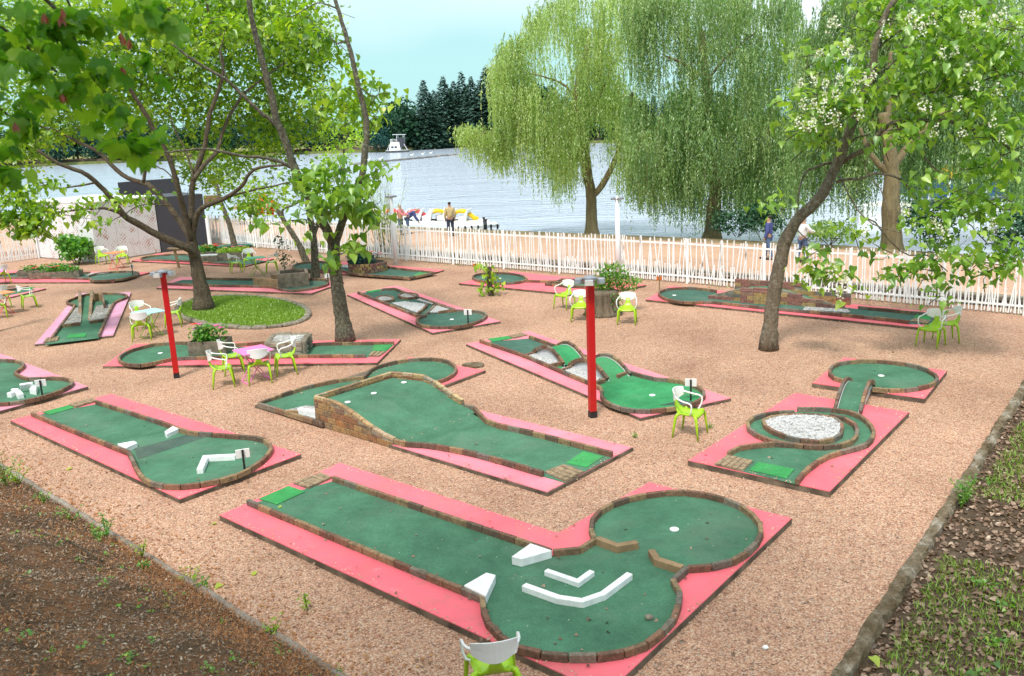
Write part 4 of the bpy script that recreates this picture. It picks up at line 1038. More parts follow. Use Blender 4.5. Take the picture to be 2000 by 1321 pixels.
# --- 15: with the board and stone box
zs15 = .07
k15 = [(322, 552.5), (400, 555.5), (480, 557), (532, 559), (550, 564), (575, 566), (612, 561.5), (637.5, 555), (641, 548), (635, 544), (590, 544)]
l15 = lane('minigolf lane behind the grass oval with a raised board and a stone box', [(306, 562), (608, 573), (672, 550.5), (350, 541)], zs15, kerbs=[k15, [(400, 542.5), (522, 544)]], carpets=[('carpet_slate', [(322, 552.5)] + k15[1:] + [(522, 544), (400, 542.5), (355, 543)])], paint='paint_pink')
pa, pb = g0(497, 556, .1), g0(556, 561, .1)
MB().bar(pa+Vector((0, 0, .2)), pb+Vector((0, 0, .2)), .10, .32).build('side_board', 'timber', l15); MB().bar(pa.lerp(pb, .1)+Vector((.2, 1.3, .16)), pb+Vector((.1, 1.3, .16)), .10, .22).build('side_board', 'timber', l15)
sign(642, 562, 'number sign on a black post left of the second tree trunk', .5, face=.1)
# --- 16: with the round flower bed
zs16 = .07
k16 = [(682, 532), (667, 527), (637, 526.5), (600, 526), (578, 524), (571, 520.5), (577, 515.5), (592, 511.5), (625, 509.5), (652, 513)]
l16 = lane('back minigolf lane carrying the round brick flower bed', [(566, 526), (800, 546), (867, 527.5), (640, 508)], zs16, kerbs=[k16, [(682, 532), (720, 536), (800, 541), (852, 531)], [(750, 517), (770, 522), (852, 531)]], carpets=[('carpet_slate', k16[::-1][:0] + k16 + [(750, 517), (770, 522), (852, 531), (800, 541), (720, 536)])], paint='paint_coral',
     mat_=[(806, 538), (820, 531), (846, 532), (812, 539.5)])
gravel_bed(l16, [(662, 521), (672, 517), (690, 518), (682, 523)], zs16+.05, bumps=False)
# --- 17: bit of a lane behind the left hand chairs
l17 = lane('short end of a minigolf lane behind the orange table at the left edge', [(-60, 585), (22, 580), (90, 563.5), (-20, 566)], .06, kerbs=[[(-20, 568), (14, 565), (55, 558.5)]], carpets=[('carpet_dark', [(-30, 577), (20, 572), (70, 562), (55, 559), (-20, 568)])], paint='paint_pink', mat_=[(50, 565), (55, 561), (68, 561), (60, 565)])

# ------------------------------------------------------------------ chairs and tables
def make_chair():
    r = empty('garden_chair', (0, 0, 0))
    st = [(.225, .405, .195, .03), (.215, .43, .20, .02), (.16, .442, .205, .02), (.03, .432, .20, .02), (-.09, .438, .185, .022), (-.15, .46, .14, .028), (-.19, .51, .085, .03), (-.22, .58, .055, .026), (-.235, .66, .05, .02)]
    rings = []
    for i, (y, z, w, th) in enumerate(st):
        d = Vector((0, st[min(i+1, 8)][0]-st[max(i-1, 0)][0], st[min(i+1, 8)][1]-st[max(i-1, 0)][1])).normalized(); nn = Vector((0, -d.z, d.y)); nn = nn if nn.z < 0 or abs(nn.z) < .3 else -nn
        if i < 5: nn = Vector((0, 0, -1))
        ring = []
        for k in range(5): x = w*(-1+k/2); ring.append(Vector((x, y, z-.012*(1-(k-2)**2/4)*(i < 5))))
        for k in range(4, -1, -1): x = w*(-1+k/2); ring.append(Vector((x*.96, y, z))+nn*th)
        rings.append(ring)
    MB().loft(rings).build('seat', 'green_plastic', r, smooth=True)
    for sx in (-1, 1):
        for sy, yy in ((1, .17), (-1, -.12)):
            MB().tube([(sx*.13, yy*.7, .425), (sx*.20, yy*1.05, .425), (sx*.222, yy*1.05+sy*.03, .37), (sx*.235, yy+sy*.06, .2), (sx*.245, yy+sy*.085, 0)], [.030, .031, .026, .021, .015], 8).build('leg', 'green_plastic', r, smooth=True)
    mb = MB(); rings = []
    for k in range(9):
        x = -.215+.43*k/8; u = abs(x)/.215; y = -.245+.085*u**2; zb = .60+.07*u**2; zt = .835-.03*u**2
        rings.append([Vector((x, y, zb)), Vector((x, y-.006, (zb+zt)/2)), Vector((x*1.03, y-.02, zt)), Vector((x*1.03, y-.034, zt)), Vector((x, y-.022, (zb+zt)/2)), Vector((x, y-.016, zb))])
    mb.loft(rings).build('backrest', 'white_plastic', r, smooth=False, bevel=.004)
    for s in (-1, 1):
        MB().tube([(s*.195, -.18, .73), (s*.235, -.10, .70), (s*.262, 0, .675), (s*.27, .09, .665), (s*.272, .135, .64), (s*.27, .145, .59), (s*.262, .13, .51), (s*.24, .11, .455), (s*.195, .10, .435)], [.018, .016, .015, .015, .015, .014, .014, .014, .012], 8).build('armrest', 'white_plastic', r, smooth=True)
    return r

def dup(root, loc, rz, label, group):
    r = root.copy(); COL.objects.link(r); r.matrix_basis = Matrix.Translation(Vector(loc)) @ Matrix.Rotation(rz, 4, 'Z')
    tag(r, label, None, group)
    for ch in root.children:
        c = ch.copy(); COL.objects.link(c); c.parent = r
    return r
CH = make_chair(); CH['category'] = 'chair'
GC = 'green and white plastic garden chairs'
first = [True]
def chair(px, py, fx, fy, label, z=0.0):
    """seat centre projected to the ground at px,py; faces the ground point at fx,fy"""
    a = P(px, py, z); a.z = 0; b = P(fx, fy, z); d = b-a; rz = math.atan2(d.y, d.x)-math.pi/2
    if first[0]:
        first[0] = False; CH.matrix_basis = Matrix.Translation(a) @ Matrix.Rotation(rz, 4, 'Z'); tag(CH, label, None, GC); return CH
    return dup(CH, a, rz, label, GC)
W_ = 'green seated white backed chair '
chair(1345, 850, 1392, 857, W_+'standing alone in front of the bright green round end')
chair(962, 1296, 950, 1250, W_+'at the bottom edge, seen from behind', .44)
chair(436, 754, 470, 750, W_+'at the left front corner of the pink table')
chair(455, 729, 490, 724, W_+'at the far left side of the pink table')
chair(509, 747, 507, 725, W_+'with its back to the camera at the pink table')
chair(561, 729, 530, 733, W_+'at the right side of the pink table')
chair(279, 664, 287, 645, W_+'with its back to the camera at the pale blue table')
chair(278, 643, 300, 650, W_+'behind the pale blue table')
chair(342, 637, 310, 640, W_+'right of the pale blue table, by the grass oval')
chair(461, 533, 480, 531, W_+'left of the dark green table')
chair(489, 525, 492, 533, W_+'on the far side of the dark green table')
chair(533, 532, 505, 534, W_+'right of the dark green table')
chair(201, 517, 215, 520, W_+'left of the far orange table by the perforated hut')
chair(241, 517, 233, 524, W_+'right of the far orange table by the perforated hut')
chair(57, 602, 80, 599, W_+'right of the coral table at the left edge')
chair(4, 603, -10, 600, W_+'nearest the coral table, half cut by the left edge')
chair(-2, 622, -6, 606, W_+'in front of the coral table at the left edge')
chair(6, 556, -10, 554, W_+'by the rear pink table at the left edge')
chair(1104, 602, 1090, 606, W_+'at the left rear of the tree stump')
chair(1134, 626, 1128, 640, W_+'just behind the red pole, in front of the stump')
chair(1225, 632, 1219, 646, W_+'in front of the stump on the right')
chair(1818, 675, 1800, 683, W_+'front one of the pair near the right fence')
chair(1849, 666, 1825, 666, W_+'rear one of the pair near the right fence')

def table(px, py, ax, ay, label, top, legs, s=.70, z=.73):
    c = P(px, py, z); c.z = 0; b = P(ax, ay, z); b.z = 0; an = math.atan2((b-c).y, (b-c).x)
    r = empty('folding_table', c, label, 'table', 'square folding tables')
    MB().box(c+Vector((0, 0, z-.012)), (s, s, .022), an).build('table_top', top, r, bevel=.004)
    R = Matrix.Rotation(an, 3, 'Z')
    for sy in (-1, 1):
        for sx in (-1, 1):
            MB().tube([c+R@Vector((sx*.27, sy*.20, 0)), c+R@Vector((0, sy*.19, z*.5)), c+R@Vector((-sx*.24, sy*.18, z-.03))], .012, 6).build('leg', legs, r)
    for sx in (-1, 1): MB().bar(c+R@Vector((sx*.27, -.2, .012)), c+R@Vector((sx*.27, .2, .012)), .022).build('foot_bar', legs, r)
    return r
table(494, 683, 525, 677, 'square hot pink folding table with four chairs', 'table_pink', 'table_pink')
table(290, 608, 312, 604, 'square pale blue folding table beside the grass oval', 'table_cyan', 'metal_green')
table(499, 503, 518, 501, 'square dark green folding table in front of the back fence', 'table_green', 'metal_green')
table(224, 493, 238, 490, 'square orange folding table by the perforated hut', 'table_orange', 'coral_plastic')
table(0, 572, 18, 569, 'coral orange folding table cut by the left edge', 'table_orange', 'coral_plastic')
table(-14, 530, 6, 528, 'pink folding table at the far left edge', 'table_pink', 'table_pink')

# ------------------------------------------------------------------ poles
def red_pole(px, py, label, h, w=.125, lamps=True):
    b = P(px, py); r = empty('red_pole', b, label, 'lamp post', 'red lamp posts')
    MB().box((b.x, b.y, .06), (w+.004, w+.004, .12), .35).build('foot', 'black_metal', r)
    MB().box((b.x, b.y, .12+(h-.12)/2), (w, w, h-.12), .35).build('shaft', 'red_paint', r, bevel=.008)
    for k in range(4):
        a = .35+k*math.pi/2-.5; d = Vector((math.cos(a), math.sin(a), 0)); c = b+d*.20+Vector((0, 0, h-.03))
        R = Matrix.Rotation(a, 3, 'Z')
        o = MB().loft([[c+R@Vector((x, y*w_, z)) for y, z in ((-.09, -.05), (.09, -.05), (.075, .05), (-.075, .05))] for x, w_ in ((-.07, .6), (-.03, 1), (.07, 1.05))]).build('floodlight', 'lamp_metal', r, bevel=.01)
        MB().add([c+R@Vector((.074, y, z)) for y, z in ((-.08, -.045), (.08, -.045), (.065, .04), (-.065, .04))], [(0, 1, 2, 3)]).build('lens', 'lamp_glass', o)
        bpy.data.objects[-1] if False else None
    MB().loft([[Vector((b.x+rr*math.cos(t), b.y+rr*math.sin(t), h+zz)) for t in [k*math.pi/6 for k in range(12)]] for rr, zz in ((.13, 0), (.13, .03), (.05, .07))]).build('cap', 'lamp_metal', r, smooth=False)
    return r
red_pole(345.5, 738, 'red square lamp post at left, behind the pink table', 2.48)
red_pole(1157.5, 815, 'red square lamp post in the middle, near the bridges lane', 2.62)
red_pole(-6, 648, 'red lamp post just cut off by the left edge', 2.5)
def white_lamp(px, py, label, h=2.8):
    b = P(px, py); r = empty('white_lamp_post', b, label, 'lamp post', 'white lamp posts along the fence')
    MB().tube([b, b+Vector((0, 0, h*.5)), b+Vector((0, 0, h))], [.10, .085, .07], 14).build('shaft', 'white_paint', r, smooth=True)
    for k in range(4):
        a = k*math.pi/2+.4; c = b+Vector((.16*math.cos(a), .16*math.sin(a), h+.02))
        MB().box(c, (.15, .12, .08), a).build('floodlight', 'lamp_metal', r, bevel=.015)
    MB().tube([b+Vector((0, 0, h)), b+Vector((0, 0, h+.13))], [.09, .03], 12).build('cap', 'white_plastic_grey', r)
white_lamp(773, 517, 'white lamp post left of centre in front of the picket fence'); white_lamp(1207.5, 545, 'white lamp post right of centre in front of the picket fence')

# ------------------------------------------------------------------ grass oval with its stones
go = ell(474, 610, 129, 31, 40, .03); gw = PZ(go, .03); gc = sum(gw, Vector())/len(gw)
gov = empty('grass_oval', gc, 'oval lawn edged with rough stones around the foot of the big tree', 'lawn')
MB().prism(xy([p.lerp(gc, .01) for p in gw]), -.03, .05).build('lawn', 'lawn', gov)
ST = brick_meshes('edging_stone', (.42, .16, .12), 'stone_grey', 6, .03, .025)
q = catmull(gw+[gw[0]], .43)
for a, b in zip(q, q[1:]):
    d = b-a; lay(gov, ((a.x+b.x)/2, (a.y+b.y)/2, .035), math.atan2(d.y, d.x)+random.uniform(-.1, .1), d.length*.97, ST, .42, name='edging_stone', zj=.02)
pos = []
gx0, gx1, gy0, gy1 = min(p.x for p in gw), max(p.x for p in gw), min(p.y for p in gw), max(p.y for p in gw)
g_rx, g_ry = (gx1-gx0)/2, (gy1-gy0)/2
def in_poly(x, y, poly):
    c = False
    for i in range(len(poly)):
        x1, y1 = poly[i][0], poly[i][1]; x2, y2 = poly[i-1][0], poly[i-1][1]
        if (y1 > y) != (y2 > y) and x < (x2-x1)*(y-y1)/(y2-y1)+x1: c = not c
    return c
gwi = [p.lerp(gc, .03) for p in gw]
for x, y in zip(rng.uniform(gx0, gx1, 34000), rng.uniform(gy0, gy1, 34000)):
    if in_poly(x, y, gwi): pos.append((x, y, .05))
pos = np.array(pos); n = len(pos)
leaves_on(gov, pos, rng.uniform(.03, .075, n), (SLIM[0]*np.array([1.6, 1, 1]), SLIM[1]), 'grass_blade', name='grass', pitch=(1.1, .35))

# ------------------------------------------------------------------ plants
def blob_leaves(blobs, dens, size, flat=1.0):
    """blobs: (centre Vector, rx, ry, rz) -> positions mostly near the surface of each"""
    P_, S_ = [], []
    for c, rx, ry, rz in blobs:
        n = max(3, int(dens*(rx*ry*rz)**(2/3)))
        v = rng.normal(size=(n, 3)); v /= np.linalg.norm(v, axis=1)[:, None]; v *= rng.uniform(.45, 1.05, n)[:, None]
        P_.append(np.array([c.x, c.y, c.z]) + v*np.array([rx, ry, rz])); S_.append(rng.uniform(size*.7, size*1.3, n))
    return np.concatenate(P_), np.concatenate(S_)

def flower_heads(root, pts, size, m, name='flower'):
    for p in pts:
        mb = MB()
        for k in range(5):
            a = k*1.257+random.random(); d = Vector((math.cos(a), math.sin(a), .25))*size; e = Vector((-math.sin(a), math.cos(a), 0))*size*.55
            mb.add([p, p+d*.6+e, p+d*1.1, p+d*.6-e], [(0, 1, 2, 3)])
        mb.add([p+Vector((size*.25*x, size*.25*y, size*.35)) for x, y in ((1, 0), (0, 1), (-1, 0), (0, -1))], [(0, 1, 2, 3)])
        mb.build(name, m, root)

def bush(name, px, py, w, h, label, m='leaf_bush', leaf=.14, dens=900, n_obj=40, cat='bush', stems=6, z0=0.0, tmpl=HEART_S, blobs=None):
    b = P(px, py, z0); r = empty(name, b, label, cat)
    for k in range(stems):
        a = k*2.4; MB().tube([b+Vector((.08*math.cos(a), .08*math.sin(a), 0)), b+Vector((.2*w*math.cos(a), .2*w*math.sin(a), h*.4)), b+Vector((.38*w*math.cos(a), .38*w*math.sin(a), h*.8))], [.022, .014, .006], 5).build('stem', 'bark_grey', r)
    bl = blobs or [(b+Vector((0, 0, h*.55)), w*.5, w*.5, h*.45)] + [(b+Vector((random.uniform(-.3, .3)*w, random.uniform(-.3, .3)*w, h*random.uniform(.35, .85))), w*.22, w*.22, h*.2) for _ in range(8)]
    pos, s = blob_leaves(bl, dens, leaf); leaves_on(r, pos, s, tmpl, m, n_obj, tmpl_obj=HEART, pitch=(-.5, .5))
    return r
bush('hydrangea_bush', 151, 517, 1.75, 1.45, 'rounded leafy green bush in front of the perforated hut', leaf=.17, dens=700, n_obj=60)
b = P(959, 578)
r = bush('leafy_shoot', 959, 578, .8, 1.1, 'small bright leafy shoot on a cut stump behind the centre lanes', 'leaf_lime', .15, 260, 40, 'shrub', 3, blobs=[(b+Vector((-.12, 0, .85)), .3, .3, .28), (b+Vector((.1, 0, .6)), .3, .3, .3), (b+Vector((.25, 0, .3)), .38, .3, .22), (b+Vector((-.2, 0, .25)), .3, .3, .2), (b+Vector((-.3, 0, 1.05)), .2, .2, .15)])
MB().tube([b, b+Vector((-.02, 0, .5)), b+Vector((0, 0, .95))], [.10, .08, .07], 9).build('trunk', 'bark_catalpa', r, jitter=.01)
# the stump
b = P(1180, 618); b = Vector((b.x, b.y+.3, 0)); r = empty('tree_stump', b, 'wide old tree stump with weedy flowering plants growing out of its top', 'stump')
rings = []
for z, R in ((0, .56), (.06, .50), (.2, .46), (.4, .44), (.6, .43), (.68, .45)):
    rings.append([b+Vector(((R+.03*math.sin(a*9)+.02*math.sin(a*23+z*2))*math.cos(a), (R+.03*math.sin(a*9)+.02*math.sin(a*17))*math.sin(a), z)) for a in [k*math.pi/36 for k in range(72)]])
rings.append([b+Vector((.36*math.cos(a), .36*math.sin(a), .70)) for a in [k*math.pi/36 for k in range(72)]])
MB().loft(rings).build('trunk', 'bark_stump', r, smooth=True)
bl = [(b+Vector((.30, .1, .92)), .45, .35, .28), (b+Vector((-.1, .15, .9)), .4, .3, .2), (b+Vector((.75, .15, .80)), .40, .3, .28), (b+Vector((.38, -.28, .50)), .26, .2, .30), (b+Vector((-.42, -.3, .2)), .18, .18, .2), (b+Vector((.3, .1, 1.2)), .5, .35, .25)]
pos, s = blob_leaves(bl[:3]+bl[5:], 2600, .11); leaves_on(r, pos, s, (SLIM[0]*np.array([2, 1, 1]), SLIM[1]), 'weed_green', 0, name='foliage', pitch=(.6, .6))
pos, s = blob_leaves(bl[3:5], 800, .10); leaves_on(r, pos, s, HEART_S, 'weed_green', 20, name='ivy')
flower_heads(r, [b+Vector((.2, -.1, 1.15)), b+Vector((.85, -.1, 1.1)), b+Vector((.0, .0, 1.3))], .05, 'petal_white'); flower_heads(r, [b+Vector((random.uniform(-.4, .9), random.uniform(-.2, .3), random.uniform(1.1, 1.6))) for _ in range(10)], .03, 'petal_orange')
for _ in range(16):
    a = b+Vector((random.uniform(-.4, .6), random.uniform(-.2, .3), .7)); MB().tube([a, a+Vector((random.uniform(-.2, .3), 0, random.uniform(.5, .95)))], [.006, .003], 4).build('stem', 'grass_blade', r)
# flower boxes
def planter(px, py, w, d, h, an, label, m, petals, leafm='leaf_bush', z=.08, rnd=False, gh=.22, slats=True):
    b = P(px, py, z); r = empty('flower_box' if not rnd else 'flower_bed', b, label, 'planter', 'planters on the lanes')
    if rnd:
        k = 26
        for row in range(3):
            for i in range(k):
                a = 2*math.pi*(i+.5*row)/k; lay(r, (b.x+w/2*math.cos(a), b.y+w/2*math.sin(a), z+.06+row*.115), a+math.pi/2, math.pi*w/k-.012, FB, .36, high=1.0)
        MB().prism([(b.x+(w/2-.03)*math.cos(i*.3142), b.y+(w/2-.03)*math.sin(i*.3142)) for i in range(20)], z, z+h-.05).build('soil', 'soil', r)
    else:
        R = Matrix.Rotation(an, 3, 'Z')
        for s in (-1, 1):
            MB().box(b+R@Vector((0, s*(d/2-.02), h/2)), (w, .04, h), an).build('side_board', m, r, bevel=.006)
            MB().box(b+R@Vector((s*(w/2-.02), 0, h/2)), (.04, d-.085, h), an).build('side_board', m, r, bevel=.006)
        MB().box(b+Vector((0, 0, h/2-.03)), (w-.09, d-.09, h-.05), an).build('soil', 'soil', r)
    bl = []
    R = Matrix.Rotation(an, 3, 'Z')
    for k in range(10): bl.append((b+R@Vector((random.uniform(-.38, .38)*w, random.uniform(-.3, .3)*d, h+gh*.42)), w*.19, max(.12, d*.32), gh*.62))
    pos, s = blob_leaves(bl, 1100, .085); leaves_on(r, pos, s, HEART_S, leafm, 0)
    for m_, n_, sz in petals: flower_heads(r, [b+R@Vector((random.uniform(-.42, .42)*w, random.uniform(-.35, .2)*d, h+gh*random.uniform(.6, 1.0))) for _ in range(n_)], sz, m_)
    return r
planter(413, 688, .95, .60, .34, .0, 'wooden planter with red and purple petunias behind the pink table', 'planter_stone', [('petal_red', 2, .09), ('petal_pink', 3, .08), ('petal_purple', 2, .08)], gh=.42)
planter(88, 538, 2.0, .5, .28, .25, 'rear stone flower box on the far left lane', 'planter_stone', [('petal_red', 5, .07)])
planter(111, 542, 2.0, .5, .26, .10, 'front stone flower box with red and pink flowers on the far left lane', 'planter_stone', [('petal_red', 4, .09), ('petal_orange', 4, .09), ('petal_pink', 3, .07)])
planter(412, 503, 1.4, .8, .32, .1, 'stone flower box with red geraniums beside the white post', 'planter_stone', [('petal_red', 10, .10)], gh=.28)
planter(461, 506, 1.4, .8, .34, .1, 'stone flower box with lime leaves and pink flowers', 'planter_stone', [('petal_pink', 6, .09)], 'leaf_lime', gh=.25)
planter(719, 528.5, 1.42, 1.4, .38, 0, 'round brick flower bed with red and orange flowers', 'wall_brick', [('petal_red', 8, .10), ('petal_orange', 6, .10), ('petal_purple', 6, .06)], 'leaf_teal', rnd=True, gh=.38)
# pale kerb block beside the geraniums, stone tunnel box, stone box with a sapling
b = P(408, 510, .08); r = empty('stone_block', b, 'low pinkish stone block in front of the red geraniums', 'block'); MB().box(b+Vector((0, 0, .13)), (.95, .5, .26), .05).build('block', 'planter_stone', r, bevel=.02); MB().box(b+Vector((0, 0, .275)), (.9, .46, .02), .05).build('top_slab', 'white_plastic_grey', r)
b0 = P(560, 694, .08); b1 = P(590, 695, .08); r = empty('stone_tunnel', P(565, 690, .08), 'grey stone box with a ball tunnel and white gravel on top, behind the pink table', 'tunnel box')
q = [P(524, 695, .08), P(592, 694, .08), P(606, 676, .08), P(540, 677, .08)]
q = [Vector((v.x, v.y, 0)) for v in q]; cq = sum(q, Vector())/4
for a, c in ((0, 1), (1, 2), (2, 3), (3, 0)):
    if a == 1:
        m1 = q[1].lerp(q[2], .36); m2 = q[1].lerp(q[2], .66)
        brick_wall(r, q[1], m1, lambda u: .42, .07, .09, ST, .42, .3, cap=False); brick_wall(r, m2, q[2], lambda u: .42, .07, .09, ST, .42, .3, cap=False)
        MB().bar(m1+Vector((0, 0, .36)), m2+Vector((0, 0, .36)), .12, .12).build('lintel', 'planter_stone', r)
    else: brick_wall(r, q[a], q[c], lambda u: .42, .07, .12, ST, .42, .45, cap=False)
MB().prism(xy([v.lerp(cq, .1) for v in q]), .33, .40).build('gravel_top', 'white_gravel', r)
b = P(568, 561, .08); r = empty('sapling_box', P(568, 558, .08), 'square stone box with a thin leafy sapling beside the raised board', 'planter', 'planters on the lanes')
c = Vector((b.x, b.y+.45, .07)); R = Matrix.Rotation(.25, 3, 'Z')
for s in (-1, 1):
    MB().box(c+R@Vector((0, s*.47, .26)), (1.1, .12, .52), .25).build('side_slab', 'planter_stone', r, bevel=.015, jitter=.008); MB().box(c+R@Vector((s*.49, 0, .26)), (.12, .81, .52), .25).build('side_slab', 'planter_stone', r, bevel=.015, jitter=.008)
MB().box(c+Vector((0, 0, .22)), (.84, .8, .44), .25).build('soil', 'soil', r)
MB().tube([c+Vector((-.25, 0, .4)), c+Vector((-.3, 0, 1.0)), c+Vector((-.28, 0, 1.6))], [.02, .014, .006], 6).build('stem', 'bark_grey', r)
pos, s = blob_leaves([(c+Vector((-.28, 0, 1.3)), .32, .32, .5), (c+Vector((-.1, 0, .95)), .38, .3, .25), (c+Vector((-.4, 0, 1.7)), .2, .2, .25)], 420, .10); leaves_on(r, pos, s, HEART_S, 'leaf_dark', 0)
b = P(350, 524); b1 = P(346, 503); r = empty('wooden_stake', b, 'short leaning wooden stake with a flat top left of the big tree', 'stake'); MB().box(b+Vector((-.05, 0, .42)), (.1, .1, .84), .2, 0, -.12).build('shaft', 'timber', r); MB().box(b+Vector((-.12, 0, .86)), (.5, .3, .05), .1, 0, .1).build('top_board', 'timber', r)
# round stone
b = P(924.5, 716); r = [b+Vector((.27*math.cos(a)*random.uniform(.9, 1.05), .21*math.sin(a)*random.uniform(.9, 1.05), 0)) for a in [k*math.pi/7 for k in range(14)]]
o = MB().prism(xy(r), 0, .06).build('stepping_stone', 'mossy_kerb', bevel=.015); tag(o, 'round mossy stone slab lying on the gravel by the ramp lane', 'stone slab')
# small things: stone on the carpet, white pebble, big leaves
b = P(1268, 1209, .1); tag(MB().box(b+Vector((0, 0, .02)), (.09, .06, .045), .5, .3, .2).build('loose_stone', 'stone_grey', bevel=.012, jitter=.006), 'small tan stone lying on the round bowl of the front lane', 'stone')
b = P(1495, 1268, 0); tag(MB().box(b+Vector((0, 0, .02)), (.06, .05, .04), .2).build('white_pebble', 'white_stone', bevel=.014), 'single white pebble on the gravel near the stone kerb', 'pebble')

# ------------------------------------------------------------------ people (built as one skinned body, clothes as children)
def skinned(name, pts, edges, rad, m, parent, root=0, sub=2):
    off = base_of(parent)
    me = bpy.data.meshes.new(name); me.from_pydata([tuple(Vector(p)) for p in pts], edges, [])
    o = link(name, me, parent); me.materials.append(MATS[m])
    md = o.modifiers.new('skin', 'SKIN'); md.use_smooth_shade = True
    for v, r in zip(me.skin_vertices[0].data, rad): v.radius = (r, r) if not isinstance(r, tuple) else r; v.use_root = False
    me.skin_vertices[0].data[root].use_root = True
    sb = o.modifiers.new('sub', 'SUBSURF'); sb.levels = sb.render_levels = sub
    return o
def person(loc, rz, label, shirt, trousers, hair, lean=0.0, scale=1.0, arms='down', step=0.0):
    r = empty('person', loc, label, 'person'); r.matrix_basis = Matrix.Translation(Vector(loc)) @ Matrix.Rotation(rz, 4, 'Z') @ Matrix.Scale(scale, 4)
    B = Matrix.Translation((0, 0, .92)) @ Matrix.Rotation(-lean, 4, 'X') @ Matrix.Translation((0, 0, -.92))
    t = lambda x, y, z: tuple(B @ Vector((x, y, z))) if z > .93 else (x, y, z)
    hip = (0, 0, .95)
    if arms == 'down': ar = lambda s: [(s*.19, 0, 1.42), (s*.25, -.02, 1.15), (s*.24, .06, .93), (s*.23, .10, .84)]
    else: ar = lambda s: [(s*.19, 0, 1.42), (s*.24, .16, 1.22), (s*.18, .38, 1.16), (s*.17, .46, 1.14)]
    pts = [hip, t(0, .0, 1.15), t(0, 0, 1.38), t(0, .01, 1.50), t(0, .02, 1.60), t(0, .02, 1.70)]; rad = [.13, .12, .13, .055, .085, .075]; ed = [(0, 1), (1, 2), (2, 3), (3, 4), (4, 5)]
    for s in (-1, 1):
        i = len(pts); a = [t(*p) if (lean == 0 or True) else p for p in ar(s)]
        if lean > .5: a = [tuple(B @ Vector(ar(s)[0])), (s*.24, .45, .95), (s*.2, .62, .72), (s*.2, .64, .64)]
        pts += a; rad += [.06, .045, .035, .03]; ed += [(2, i), (i, i+1), (i+1, i+2), (i+2, i+3)]
        h = a[3]; 
        for f in range(4):
            j = len(pts); pts += [(h[0]+(f-1.5)*.018, h[1]+.03, h[2]-.05), (h[0]+(f-1.5)*.02, h[1]+.045, h[2]-.10+.006*abs(f-1.5))]; rad += [.011, .009]; ed += [(i+3, j), (j, j+1)]
        j = len(pts); pts += [(h[0]-s*.03, h[1]+.04, h[2]-.03)]; rad += [.012]; ed += [(i+3, j)]
        i = len(pts); pts += [(s*.10, 0, .88), (s*.11, .02+s*step, .50), (s*.11, -.02+s*step*1.6, .08), (s*.12, .12+s*step*1.6, .035)]; rad += [.10, .07, .045, .035]; ed += [(0, i), (i, i+1), (i+1, i+2), (i+2, i+3)]
    body = skinned('body', pts, ed, rad, 'skin', r)
    cp = [t(0, 0, .93), t(0, 0, 1.15), t(0, 0, 1.38), t(0, .01, 1.46)]; cr = [.165, .16, .165, .09]; ce = [(0, 1), (1, 2), (2, 3)]
    for s in (-1, 1):
        i = len(cp); a = [t(*p) for p in ar(s)]
        if lean > .5: a = [tuple(B @ Vector(ar(s)[0])), (s*.24, .45, .95), (s*.2, .62, .72), (s*.2, .64, .64)]
        cp += a[:3]+[tuple(Vector(a[2]).lerp(Vector(a[3]), .4))]; cr += [.09, .07, .055, .05]; ce += [(2, i), (i, i+1), (i+1, i+2), (i+2, i+3)]
    skinned('jacket', cp, ce, cr, shirt, r)
    tp = [(0, 0, .97)]; tr_ = [.155]; te = []
    for s in (-1, 1):
        i = len(tp); tp += [(s*.10, 0, .86), (s*.11, .02+s*step, .50), (s*.11, -.02+s*step*1.6, .09)]; tr_ += [.115, .085, .068]; te += [(0, i), (i, i+1), (i+1, i+2)]
    skinned('trousers', tp, te, tr_, trousers, r)
    hp = [t(0, -.02, 1.63), t(0, -.025, 1.70), t(0, .01, 1.765)]
    skinned('hair', hp, [(0, 1), (1, 2)], [.085, .088, .07], hair, r)
    for s in (-1, 1):
        q = Vector((s*.115, .05+s*step*1.6, 0)); MB().loft([[Vector((r.location.x, r.location.y, r.location.z))+q+Vector((x, y, z)) for x, z in ((-.045, 0), (.045, 0), (.04, .07), (-.04, .07))] for y in (-.1, 0, .12, .16)]).build('shoe', 'black_metal', r, bevel=.01)
    # face
    MB().loft([[Vector(r.location)+Vector(t(x, .10+y, z)) for x, z in ((-.012, 1.60), (.012, 1.60), (.006, 1.655), (-.006, 1.655))] for y in (0, .025)]).build('nose', 'skin', r)
    return r
person(P(881, 461.5, ZP), .15, 'man in a tan jacket and dark trousers seen from behind, standing on the sandy path', 'jacket_tan', 'trousers_navy', 'hair_dark', 0, .97)
person(P(784, 459, ZP), -1.9, 'person in a pink top standing on the beach by the lamp post', 'top_pink', 'jeans_blue', 'hair_grey', .0, .9, 'fwd')
person(P(797, 457, ZP), -1.5, 'person in dark blue bending forward beside the pedal boats', 'shirt_blue', 'jeans_blue', 'hair_grey', .95, .92, 'fwd')
person(P(1500, 507, ZP), 1.0, 'person in a dark top walking behind the leaning right hand tree', 'shirt_blue', 'jeans_blue', 'hair_dark', 0, .93, 'down', .1)
person(P(1566, 512, ZP), -1.2, 'person in a white shirt and blue jeans just right of the leaning tree', 'shirt_white', 'jeans_blue', 'hair_dark', 0, .93, 'fwd', .08)

